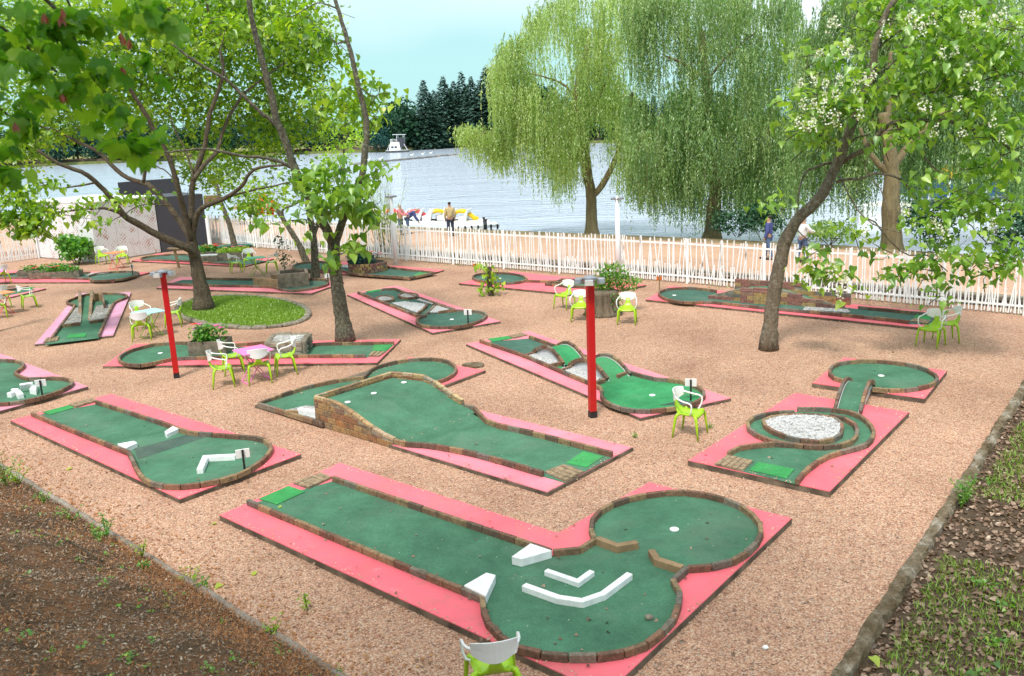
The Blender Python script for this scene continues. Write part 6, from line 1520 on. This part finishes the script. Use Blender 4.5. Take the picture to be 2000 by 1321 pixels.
# --- willows
def willow(base, label, limbs, clumps, Y, m='leaf_willow', per=22, dens=15, leaf=(.11, .19), radius=.40, bark='bark_willow', inner=0):
    """clumps: (px, py of the top, py of the tips, dY)"""
    r = empty('weeping_willow', P(*base), label, 'tree')
    for i, (p, w0, w1) in enumerate(limbs): branch(r, p, Y, w0, w1, 0, 'trunk' if i == 0 else 'limb', bark, 12)
    PP, SS, TT = [], [], []
    stems = MB()
    for (x, y0, y1, dy) in clumps:
        c = Q(x, y0, Y+dy); k = (Y+dy)/FPX; Lm = max(.5, (y1-y0)*k); tb = rng.normal(.5, .2)
        ns = per
        a = rng.uniform(0, 2*np.pi, ns); rr = radius*np.sqrt(rng.uniform(0, 1, ns))
        sx = c.x+rr*np.cos(a)*1.5; sy = c.y+rr*np.sin(a); sz = c.z+rng.normal(0, .18, ns)-.5*rr**2; L_ = Lm*rng.uniform(.45, 1.0, ns)
        ox = rng.normal(0, .10, ns); oy = rng.normal(0, .10, ns)
        for j in range(ns):
            nl = int(L_[j]*dens)+3; t = np.sort(rng.uniform(0, 1, nl)); z = sz[j]-L_[j]*t
            x_ = sx[j]+ox[j]*np.sqrt(t)*2+.05*np.sin(t*7+j); y_ = sy[j]+oy[j]*np.sqrt(t)*2
            PP.append(np.stack([x_, y_, z], 1)); SS.append(rng.uniform(leaf[0], leaf[1], nl)*(1-.3*t)); TT.append(np.clip(tb+rng.normal(0, .10, nl)+.12*(rr[j]/radius-.5), 0, 1))  # outer highlight and inner shade of each clump put into the tint
            if j % 7 == 0: stems.tube([(x_[0], y_[0], z[0]+.1), (x_[nl//2], y_[nl//2], z[nl//2]), (x_[-1], y_[-1], z[-1])], [.008, .006, .004], 3, cap=False)
    pos = np.concatenate(PP); s = np.concatenate(SS); tn = np.concatenate(TT)
    n = len(pos); leaves_on(r, pos, s, (SLIM[0]*np.array([1.5, 1, 1]), SLIM[1]), m, 0, name='hanging_foliage', tint=tn, pitch=(-1.15, .35), roll=.8)
    stems.build('hanging_twig', bark, r, kind='stuff')
    return r
def interp(pts, x):
    if x <= pts[0][0]: return pts[0][1]
    for a, b in zip(pts, pts[1:]):
        if x <= b[0]: return a[1]+(b[1]-a[1])*(x-a[0])/(b[0]-a[0])
    return pts[-1][1]
def envelope(x0, x1, top, bot, n, spread=2.6, lmin=55, lmax=150):
    res = []
    for k in range(n):
        x = random.uniform(x0, x1); t, b = interp(top, x), interp(bot, x); L_ = random.uniform(lmin, lmax)
        y0 = random.uniform(t, max(t+2, b-L_*.75)) if random.random() < .8 else t+random.uniform(0, 20)
        res.append((x, y0, min(b+random.uniform(-25, 8), y0+L_), random.uniform(-spread, spread)))
    for k in range(int(n*.4)):      # the long outer curtains that reach the lowest tips
        x = random.uniform(x0, x1); b = interp(bot, x)+random.uniform(-30, 14); L_ = random.uniform(lmax*.6, lmax*1.5)
        res.append((x, max(interp(top, x), b-L_), b, random.uniform(-spread, spread)))
    return res
Y1 = Yf(1155, 455)
cl = envelope(966, 1245, [(966, 130), (985, 90), (1017, 55), (1050, 15), (1087, -10), (1245, -30)], [(966, 235), (985, 330), (1010, 345), (1050, 375), (1100, 395), (1130, 380), (1150, 250), (1185, 260), (1200, 390), (1232, 420)], 118)
cl += envelope(900, 985, [(900, 250), (985, 258)], [(900, 275), (915, 300), (935, 330), (960, 352), (985, 350)], 22, 1.0, 25, 90)
willow((1155, 455), 'pale weeping willow in the centre with a low branch reaching left over the lake', [([(1156, 455), (1155, 420), (1154, 378), (1148, 343), (1143, 297), (1136, 245), (1124, 200), (1133, 140), (1150, 80)], 24, 7), ([(1154, 385), (1171, 369), (1196, 325), (1217, 266), (1224, 238), (1235, 180)], 13, 6), ([(1148, 330), (1128, 300), (1100, 270), (1045, 273), (982, 259), (930, 261)], 7, 2.5), ([(1130, 200), (1100, 165), (1060, 150), (1020, 140)], 5, 2), ([(1150, 345), (1140, 325), (1128, 310)], 6, 3), ([(1136, 245), (1170, 190), (1200, 120)], 5, 3)], cl, Y1, 'leaf_willow')
Y2 = Yf(1391, 460)
cl = envelope(1238, 1560, [(1238, 10), (1262, -30), (1540, -30), (1560, 60)], [(1238, 380), (1260, 430), (1300, 455), (1318, 420), (1340, 455), (1365, 465), (1385, 370), (1400, 365), (1420, 445), (1450, 430), (1470, 455), (1500, 462), (1520, 440), (1560, 455)], 200, 2.8)
willow((1391, 460), 'large weeping willow right of centre with a cut limb', [([(1391, 462), (1393, 425), (1398, 364), (1390, 320), (1384, 297), (1379, 220), (1379, 157), (1370, 60)], 31, 10), ([(1400, 375), (1415, 357), (1450, 304), (1465, 265), (1471, 231)], 13, 9), ([(1379, 157), (1345, 130), (1300, 110)], 8, 4), ([(1380, 160), (1420, 110), (1480, 60)], 6, 3)], cl, Y2, 'leaf_willow_deep')
Y3 = Yf(1742, 487)
cl = envelope(1560, 2040, [(1560, 70), (1600, 40), (1620, -30), (2040, -40)], [(1560, 430), (1600, 430), (1640, 400), (1700, 455), (1725, 330), (1760, 330), (1790, 440), (1830, 380), (1870, 340), (1900, 440), (1950, 360), (1980, 450), (2040, 470)], 240, 2.4, 70, 200)
cl = [(x, y0, y1, abs(d)+.6) for x, y0, y1, d in cl]
willow((1742, 487), 'thick trunked weeping willow at right behind the blossoming tree', [([(1742, 489), (1741, 450), (1740, 400), (1742, 340), (1735, 280), (1725, 220)], 40, 20), ([(1740, 345), (1700, 300), (1680, 250)], 14, 6), ([(1740, 330), (1780, 280), (1830, 230), (1900, 180)], 16, 6), ([(1738, 300), (1735, 200), (1740, 100)], 16, 7)], cl, Y3, 'leaf_willow_deep', 20, 15)
for i, (x, y, w, h, lb, sc_) in enumerate(((1440, 463, 2.6, 1.3, 'dark leafy shrub at the water edge right of the large willow trunk', 1), (1490, 470, 2.4, 1.6, 'dark leafy shrub at the water edge behind the leaning tree trunk', 1), (1822, 490, 2.6, 2.0, 'dark green shrub at the water edge right of the thick willow trunk', 1), (1980, 505, 2.6, 1.8, 'dark green shrub at the water edge near the right edge', 1), (1620, 478, 3.0, 1.1, 'low dark shrub at the water edge left of the thick willow trunk', 1))):
    bush('waterside_shrub', x, y, w, h, lb, 'leaf_dark' if i != 4 else 'leaf_willow_deep', .14, 300, 0, 'shrub', 4, ZP)

# ------------------------------------------------------------------ the far shore
def conifer_mesh(h, R, n):
    t = rng.uniform(0, 1, n)**.75; z = h*(1-t)*1.0; lay_ = np.round(t*16)/16+rng.normal(0, .012, n); rr = R*np.clip(lay_, .02, 1)**.9*rng.uniform(.25, 1.05, n); a = rng.uniform(0, 2*np.pi, n)
    pos = np.stack([rr*np.cos(a), rr*np.sin(a), z-.18*rr+.6], 1)
    return leaf_mesh('crown', pos, rng.uniform(1.0, 2.2, n)*(h/24)*(.35+.75*t), (TUFT[0]*np.array([.7, 1, 1]), TUFT[1]), 'leaf_conifer', (0, 0, 0), R=rot_mats(n, yaw=a-np.pi/2, pitch=(-.35, .25), roll=.3))
def broad_mesh(h, R, n, m):
    bl = [(Vector((random.uniform(-.55, .55)*R, random.uniform(-.5, .5)*R, h*random.uniform(.28, .8))), R*random.uniform(.35, .6), R*.5, h*random.uniform(.14, .24)) for _ in range(11)]
    bl.append((Vector((0, 0, h*.35)), R*.95, R*.9, h*.3))
    PP = []
    for c, a, b_, c_ in bl:
        k = n//12; v = rng.normal(size=(k, 3)); v /= np.linalg.norm(v, axis=1)[:, None]; v *= rng.uniform(.75, 1.04, k)[:, None]; PP.append(np.array(c)+v*np.array([a, b_, c_]))
    pos = np.concatenate(PP); return leaf_mesh('crown', pos, rng.uniform(.7, 1.5, len(pos))*(h/20), TUFT, m, (0, 0, 0), pitch=(-.2, .8), roll=.8)
CON = [conifer_mesh(24, 6.8, 3600) for _ in range(3)]+[conifer_mesh(24, 4.2, 2000) for _ in range(2)]
BRD = [broad_mesh(20, 8, 2600, 'leaf_dark') for _ in range(3)]+[broad_mesh(20, 8, 2200, 'leaf_teal') for _ in range(2)]
_tm = MB().tube([(0, 0, -1), (0, 0, 8), (0, 0, 17)], [.45, .3, .12], 6).build('trunk', 'bark_grey'); TM = _tm.data; bpy.data.objects.remove(_tm)
def far_tree(px, ytop, kind, back, label, group, wide=1.0):
    yb = interp([(p[0], p[1]) for p in farp], px)-3.0; g = P(px, yb, ZL+.9); g = Vector((g.x*(1+back/g.y), g.y+back, ZL+.9)); top = Q(px, ytop, g.y); h = top.z-g.z
    me = random.choice(CON[:3] if kind == 'c' else CON[3:] if kind == 's' else BRD[:3] if kind == 'b' else BRD[3:]); h0 = 24.5 if kind in 'cs' else 20.0
    s = h/h0
    r = empty('conifer' if kind in 'cs' else 'broadleaf_tree', g, label, 'tree', group)
    for n_, me_ in (('crown', me), ('trunk', TM)):
        o = link(n_, me_, r); o.matrix_basis = Matrix.Rotation(random.uniform(0, 6), 4, 'Z') @ Matrix.Diagonal((s*wide, s*wide, s, 1))
GF = 'trees on the far shore'
for px, yt, kd, bk, lb, wd in (
    (757, 207, 'b', 22, 'rounded dark green tree on the far shore left of the floating tower', 1.1), (792, 183, 'b', 26, 'tallest rounded dark green tree on the far shore above the floating tower', 1.15), (742, 246, 't', 14, 'low bluish green tree at the far waterline, left of the floating tower', 1.2), (818, 212, 'b', 30, 'dark round tree between the tower and the first conifer', 1.0),
    (834, 156, 'c', 22, 'leftmost tall conifer on the far shore', .95), (872, 149, 'c', 24, 'second tall conifer from the left on the far shore', 1.0), (853, 175, 's', 34, 'slim conifer half hidden between the two leftmost tall conifers', 1), (892, 158, 'c', 34, 'dense conifer right of the second tall one', .9), (907, 139, 's', 30, 'slim spire shaped conifer in the middle of the conifer row', 1.1), (926, 149, 'c', 24, 'broad conifer right of the slim spire', .9), (955, 131, 'c', 26, 'big conifer just left of the pale willow', 1.1), (985, 146, 'c', 26, 'conifer partly hidden by the left side of the pale willow', 1.0)):
    far_tree(px, yt, kd, bk, lb, GF, wd*(1.3 if kd in 'cs' else 1))
for px, yt, lb in ((846, 182, 'shadowy conifer filling the gap right of the leftmost one'), (884, 172, 'shadowy conifer behind the second and dense ones'), (916, 168, 'shadowy conifer behind the slim spire'), (942, 160, 'shadowy conifer behind the broad and big ones'), (970, 158, 'shadowy conifer behind the big one beside the willow'), (800, 205, 'dark conifer tip behind the round trees')):
    far_tree(px, yt, 'c', 42, lb, GF, 1.5)
k = 0
for px in list(range(1015, 2150, 38)):
    far_tree(px+random.uniform(-8, 8), interp([(1000, 150), (1300, 175), (1700, 185), (2200, 180)], px)+random.uniform(-10, 14), random.choice('ccbb'), random.uniform(20, 34), 'dark far shore tree seen in gaps between the willow strands', 'far trees behind the willows', 1.1)
for px in list(range(-60, 745, 42)):
    far_tree(px+random.uniform(-10, 10), interp([(-60, 235), (200, 240), (330, 235), (500, 215), (700, 230)], px)+random.uniform(-12, 14), random.choice('tbb'), random.uniform(18, 34), 'dark bluish tree across the lake seen through the big tree', 'far trees across the lake at left', 1.25)
for px in range(-40, 2100, 22):
    yb = interp([(p[0], p[1]) for p in farp], px)-1.5
b = P(837, 287, ZL); r = empty('waterside_shrub', P(797, 291, ZL+.5), 'light green shrub at the far waterline just right of the floating tower', 'shrub'); o = link('crown', BRD[3], r); o.matrix_basis = Matrix.Diagonal((.38, .38, .40, 1))

# ------------------------------------------------------------------ ground litter and weeds
def scatter_zone(n, x0, x1, y0, y1, test):
    x = rng.uniform(x0, x1, n); y = rng.uniform(y0, y1, n); keep = np.array([test(a, b) for a, b in zip(x, y)]); x, y = x[keep], y[keep]
    return np.stack([x, y, np.array([z_bank(a, b) for a, b in zip(x, y)])], 1)
def stuff_mesh(name, pos, size, tm, m, label, cat, **kw):
    o = link(name, leaf_mesh(name, pos, size, tm, m, (0, 0, 0), **kw)); return tag(o, label, cat, kind='stuff')
left = scatter_zone(190000, -14, 0, 1.5, 15, lambda a, b: T1(a, b) > .05 and is_left(a, b) and T1(a, b) < 5); k = len(left)
left[:, 2] += .012
stuff_mesh('mulch_bits', left, rng.uniform(.014, .05, k), (SLIM[0]*np.array([1.8, 1, 1]), SLIM[1]), 'dry_bits', 'brown bark chips and dry needles covering the bank', 'mulch', pitch=(0, .35))
f = rng.uniform(0, 1, k) < .05*(1+2*(np.sin(left[:, 0]*2.1+left[:, 1]*1.7) > .3))*(1+2.5*(np.array([T1(p[0], p[1]) for p in left]) < 1.1)); lf_ = left[f]; lf_ = np.repeat(lf_, 7, 0)+rng.normal(0, .06, (len(lf_)*7, 3))*np.array([1, 1, .2])
stuff_mesh('dry_weeds', lf_, rng.uniform(.015, .05, len(lf_)), SLIM, 'dry_rust', 'rust coloured dry weeds on the mulch bank', 'weeds', pitch=(.4, .6))
right = scatter_zone(80000, 1, 14, 4, 22, lambda a, b: T2(a, b) > .14 and not is_left(a, b) and T2(a, b) < 5); k = len(right); right[:, 2] += .02
dense = np.array([math.sin(p[0]*1.1)+math.sin(p[1]*.9+1) for p in right]) + rng.normal(0, .5, k) + np.clip(11-right[:, 1], -3, 3)*.5 + np.clip(1.2-np.array([T2(p[0], p[1]) for p in right]), -1, 1) > -.2
near_k = np.array([T2(p[0], p[1]) < 1.7 and p[1] < 15.5 for p in right]); dense = dense | (near_k & (rng.uniform(0, 1, k) < .8)); dense &= rng.uniform(0, 1, k) < .75
rl = right[dense]; stuff_mesh('leaf_litter', rl, rng.uniform(.025, .075, len(rl)), HEART, 'dry_leaf', 'dry brown leaf litter behind the stone kerb', 'leaf litter', pitch=(0, .3))
gr = scatter_zone(230000, 1, 16, 4, 26, lambda a, b: T2(a, b) > .32 and not is_left(a, b) and T2(a, b) < 6 and (math.sin(a*1.7+1)+math.sin(b*1.3+a*.6)+.16*(b-9)) -.25*max(0, 1.0-T2(a, b)) > -.45); k = len(gr)
stuff_mesh('grass', gr, rng.uniform(.04, .13, k), (SLIM[0]*np.array([.5, 1, 1]), SLIM[1]), 'grass_blade', 'patchy grass behind the stone kerb', 'grass', pitch=(.95, .45))
wd = gr[(rng.uniform(0, 1, k) < .012) & (np.sin(gr[:, 0]*3.1)*np.sin(gr[:, 1]*2.7) > .1)]; wd = np.repeat(wd, 7, 0)+rng.normal(0, .06, (len(wd)*7, 3))*np.array([1, 1, .3])+np.array([0, 0, .04])
stuff_mesh('ground_cover', wd, rng.uniform(.025, .07, len(wd)), HEART, 'weed_green', 'broad leaved weeds among the grass behind the stone kerb', 'weeds', pitch=(.3, .5))
# fence foot weeds
q = []
for a, b in zip(fen, fen[1:]):
    for _ in range(int((b-a).length*26)): q.append(tuple(a.lerp(b, random.random())+Vector((random.gauss(0, .25), random.gauss(.1, .3), 0))))
q = np.array(q); q = q[np.sin(q[:, 0]*1.9) > -.3]; q[:, 2] = .0
stuff_mesh('fence_weeds', q, rng.uniform(.05, .16, len(q)), SLIM, 'weed_green', 'sparse weeds along the foot of the white fence', 'weeds', pitch=(.8, .5))
q2 = q+rng.normal(0, .2, q.shape)*np.array([1, 1, 0])+np.array([0, -.1, .012]); stuff_mesh('fence_litter', q2, rng.uniform(.06, .14, len(q2)), SLIM, 'dry_bits', 'dark dry leaves gathered along the foot of the white fence', 'leaf litter', pitch=(0, .2))
# loose gravel kicked against and onto the slabs
gp = []
for o in [q for q in bpy.data.objects if q.name.startswith('painted_border')]:
    vs = [v.co+base_of(o.parent) for v in o.data.vertices]; nv = len(vs)//2; top = vs[nv:]
    zt = top[0].z
    for i in range(nv):
        a, b2 = top[i], top[(i+1) % nv]; e2 = (b2-a); Ln = e2.length
        if (a+b2).length/2 > 38: continue
        e2.normalize(); nn = Vector((-e2.y, e2.x, 0))
        for _ in range(int(Ln*34)):
            off_ = random.gauss(0, .06); p = a+e2*random.uniform(0, Ln)+nn*off_; gp.append((p.x, p.y, (zt if off_ > 0 else 0)+.006))
gp = np.array(gp); PEB = (np.array([(1, 0, 0), (0, 1, 0), (-1, 0, 0), (0, -1, 0), (0, 0, .9)], dtype=float), np.array([(0, 1, 4), (1, 2, 4), (2, 3, 4), (3, 0, 4)]))
stuff_mesh('loose_gravel', gp, rng.uniform(.007, .015, len(gp)), PEB, 'pebble_mix', 'loose pink gravel scattered along the slab edges', 'gravel', pitch=(0, .2), roll=.2)
# leaves dropped on the court
fl_ = [P(rng.uniform(0, 1950), 560+760*rng.uniform(0, 1)**1.3, .012) for _ in range(240)]+[P(rng.uniform(30, 1720), 680+640*rng.uniform(0, 1), .112) for _ in range(420)]; fl_ = np.array([tuple(p) for p in fl_ if T1(p.x, p.y) < -.1 and T2(p.x, p.y) < -.2])
stuff_mesh('fallen_leaves', fl_, rng.uniform(.025, .06, len(fl_)), HEART_S, 'dry_leaf', 'small dry leaves scattered over the gravel', 'leaves', pitch=(0, .2))
nr = np.array([(LOG_A.x+LOG_D.x*s, LOG_A.y+LOG_D.y*s, 0) for s in rng.uniform(-7, 9.5, 1500)])+np.stack([np.abs(rng.exponential(.35, 1500))*-LOG_D.y*t_log_s+0*rng.normal(size=1500), np.abs(rng.exponential(.35, 1500))*LOG_D.x*t_log_s, np.full(1500, .014)], 1)
nr = np.array([p for p in nr if T1(p[0], p[1]) < -.05]) if len(nr) else nr
if len(nr): stuff_mesh('edge_litter', nr, rng.uniform(.02, .05, len(nr)), TUFT, 'dry_rust', 'rusty dry needles on the gravel along the log edging', 'leaf litter', pitch=(0, .2))
for i, (x, y, lb) in enumerate(((430, 638+300, 'pale green fallen leaf left of the front lane'),)):
    pass
for x, y, s_, lb in ((432, 1142, .10, 'pale yellow dropped leaf on the gravel below the front lane'), (500, 1121, .08, 'small pale dropped leaf on the gravel near the front lane'), (422, 1023, .07, 'green dropped leaf left of the front lane corner'), (1703, 1290, .12, 'bright yellow leaf lying in the litter behind the stone kerb'), (140, 915, .09, 'green leaf on the gravel below the left foreground lane'), (550, 990, .06, 'green leaf on the carpet beside the front tee')):
    p = P(x, y, .1 if y == 990 else .015); p.z += .005 if T2(p.x, p.y) < 0 else max(0, z_bank(p.x, p.y))+.04
    o = link('fallen_leaf', leaf_mesh('fallen_leaf', np.array([tuple(p)]), np.array([s_]), HEART, 'leaf_lime', (0, 0, 0), tint=np.array([.9]), pitch=(0, .1), roll=.1)); tag(o, lb, 'leaf')
sp_ = left[(rng.uniform(0, 1, len(left)) < .0035)]; sp_ = np.repeat(sp_, 9, 0)+rng.normal(0, .035, (len(sp_)*9, 3))*np.array([1, 1, .4])+np.array([0, 0, .02])
stuff_mesh('bank_seedlings', sp_, rng.uniform(.015, .045, len(sp_)), HEART_S, 'weed_green', 'tiny green seedlings dotted over the mulch bank', 'weeds', pitch=(.2, .5))
tw = [Vector((*P(x, y, 0).xy, 0)) for x, y in ((85, 1062), (130, 1078), (170, 1100), (205, 1122))]
tw = [P(85, 1062, .55), P(130, 1070, .58), P(165, 1092, .52), (P(205, 1116, .45))]
tw = [Vector((p.x, p.y, z_bank(p.x, p.y)+.05)) for p in tw]
o = MB().tube(catmull(tw, .1), .012, 6).build('fallen_branch', 'bark_catalpa', smooth=True); tag(o, 'thin dark dead branch lying on the mulch bank', 'branch')
# single weeds along the log and kerb
def weed(px, py, h, w, label, m='weed_green', leaf=.055, n=90, z=None, cat='weed'):
    p = P(px, py, .05); z = max(0, z_bank(p.x, p.y)) if z is None else z; b = Vector((p.x, p.y, z)); r = empty('weed_plant', b, label, cat, None); pp = []
    for k in range(6):
        d = Vector((random.uniform(-1, 1)*w/2, random.uniform(-1, 1)*w/2, h*random.uniform(.6, 1))); MB().tube([b, b+d*.5+Vector((0, 0, h*.1)), b+d], [.006, .004, .002], 4).build('stem', 'grass_blade', r)
        for _ in range(n//6): t = random.uniform(.15, 1); pp.append(tuple(b+d*t+Vector((random.gauss(0, .025), random.gauss(0, .025), .01))))
    leaves_on(r, np.array(pp), rng.uniform(leaf*.6, leaf*1.3, len(pp)), (HEART_S[0]*np.array([.6, 1, 1]), HEART_S[1]), m, 0, pitch=(.2, .6))
for x, y, h, w, lb, m in ((20, 985, .75, .6, 'tall leafy weed at the left edge, highest on the bank', 'weed_green'), (40, 960, .5, .5, 'feathery weed beside the tall one at the left edge', 'leaf_lime'), (90, 1000, .25, .3, 'small weed at the upper end of the log edging', 'weed_green'), (210, 1060, .42, .4, 'dark green lobed weed standing at the log edging', 'leaf_bush'), (195, 1080, .2, .35, 'low weed just below the lobed one on the bank', 'weed_green'), (285, 1150, .16, .12, 'small dark sprig on the mulch bank', 'leaf_bush'), (280, 1100, .3, .3, 'yellowing weed across the log edging', 'leaf_lime'), (395, 1148, .22, .28, 'dark green weed on the gravel side of the log edging', 'leaf_bush'), (535, 1240, .28, .35, 'yellow green weed growing over the log edging', 'leaf_lime'), (600, 1185, .28, .08, 'thin weed with a yellow tip on the gravel', 'leaf_lime'), (370, 1130, .2, .4, 'orange green weed clump on the log', 'leaf_lime'), (660, 1312, .1, .2, 'dark round leaved weed at the lower end of the log', 'leaf_bush'), (150, 1040, .3, .5, 'weed clump between log and mulch near the top', 'weed_green'),
        (1878, 985, .62, .42, 'tall feathery green weed growing over the stone kerb', 'weed_green'), (1890, 975, .4, .5, 'bushy weed right beside the feathery one at the kerb', 'leaf_bush'), (1385, 832, .10, .12, 'tiny tuft of grass on the gravel by the lone chair', 'weed_green'), (1240, 850, .10, .12, 'tiny green sprig on the gravel left of the lone chair', 'weed_green'), (800, 630, .10, .5, 'strip of low weeds at the near edge of the stone island lane', 'weed_green')):
    weed(x, y, h*.85, w*.8, lb, m, .05 if h > .15 else .035, 110 if h > .3 else 46)
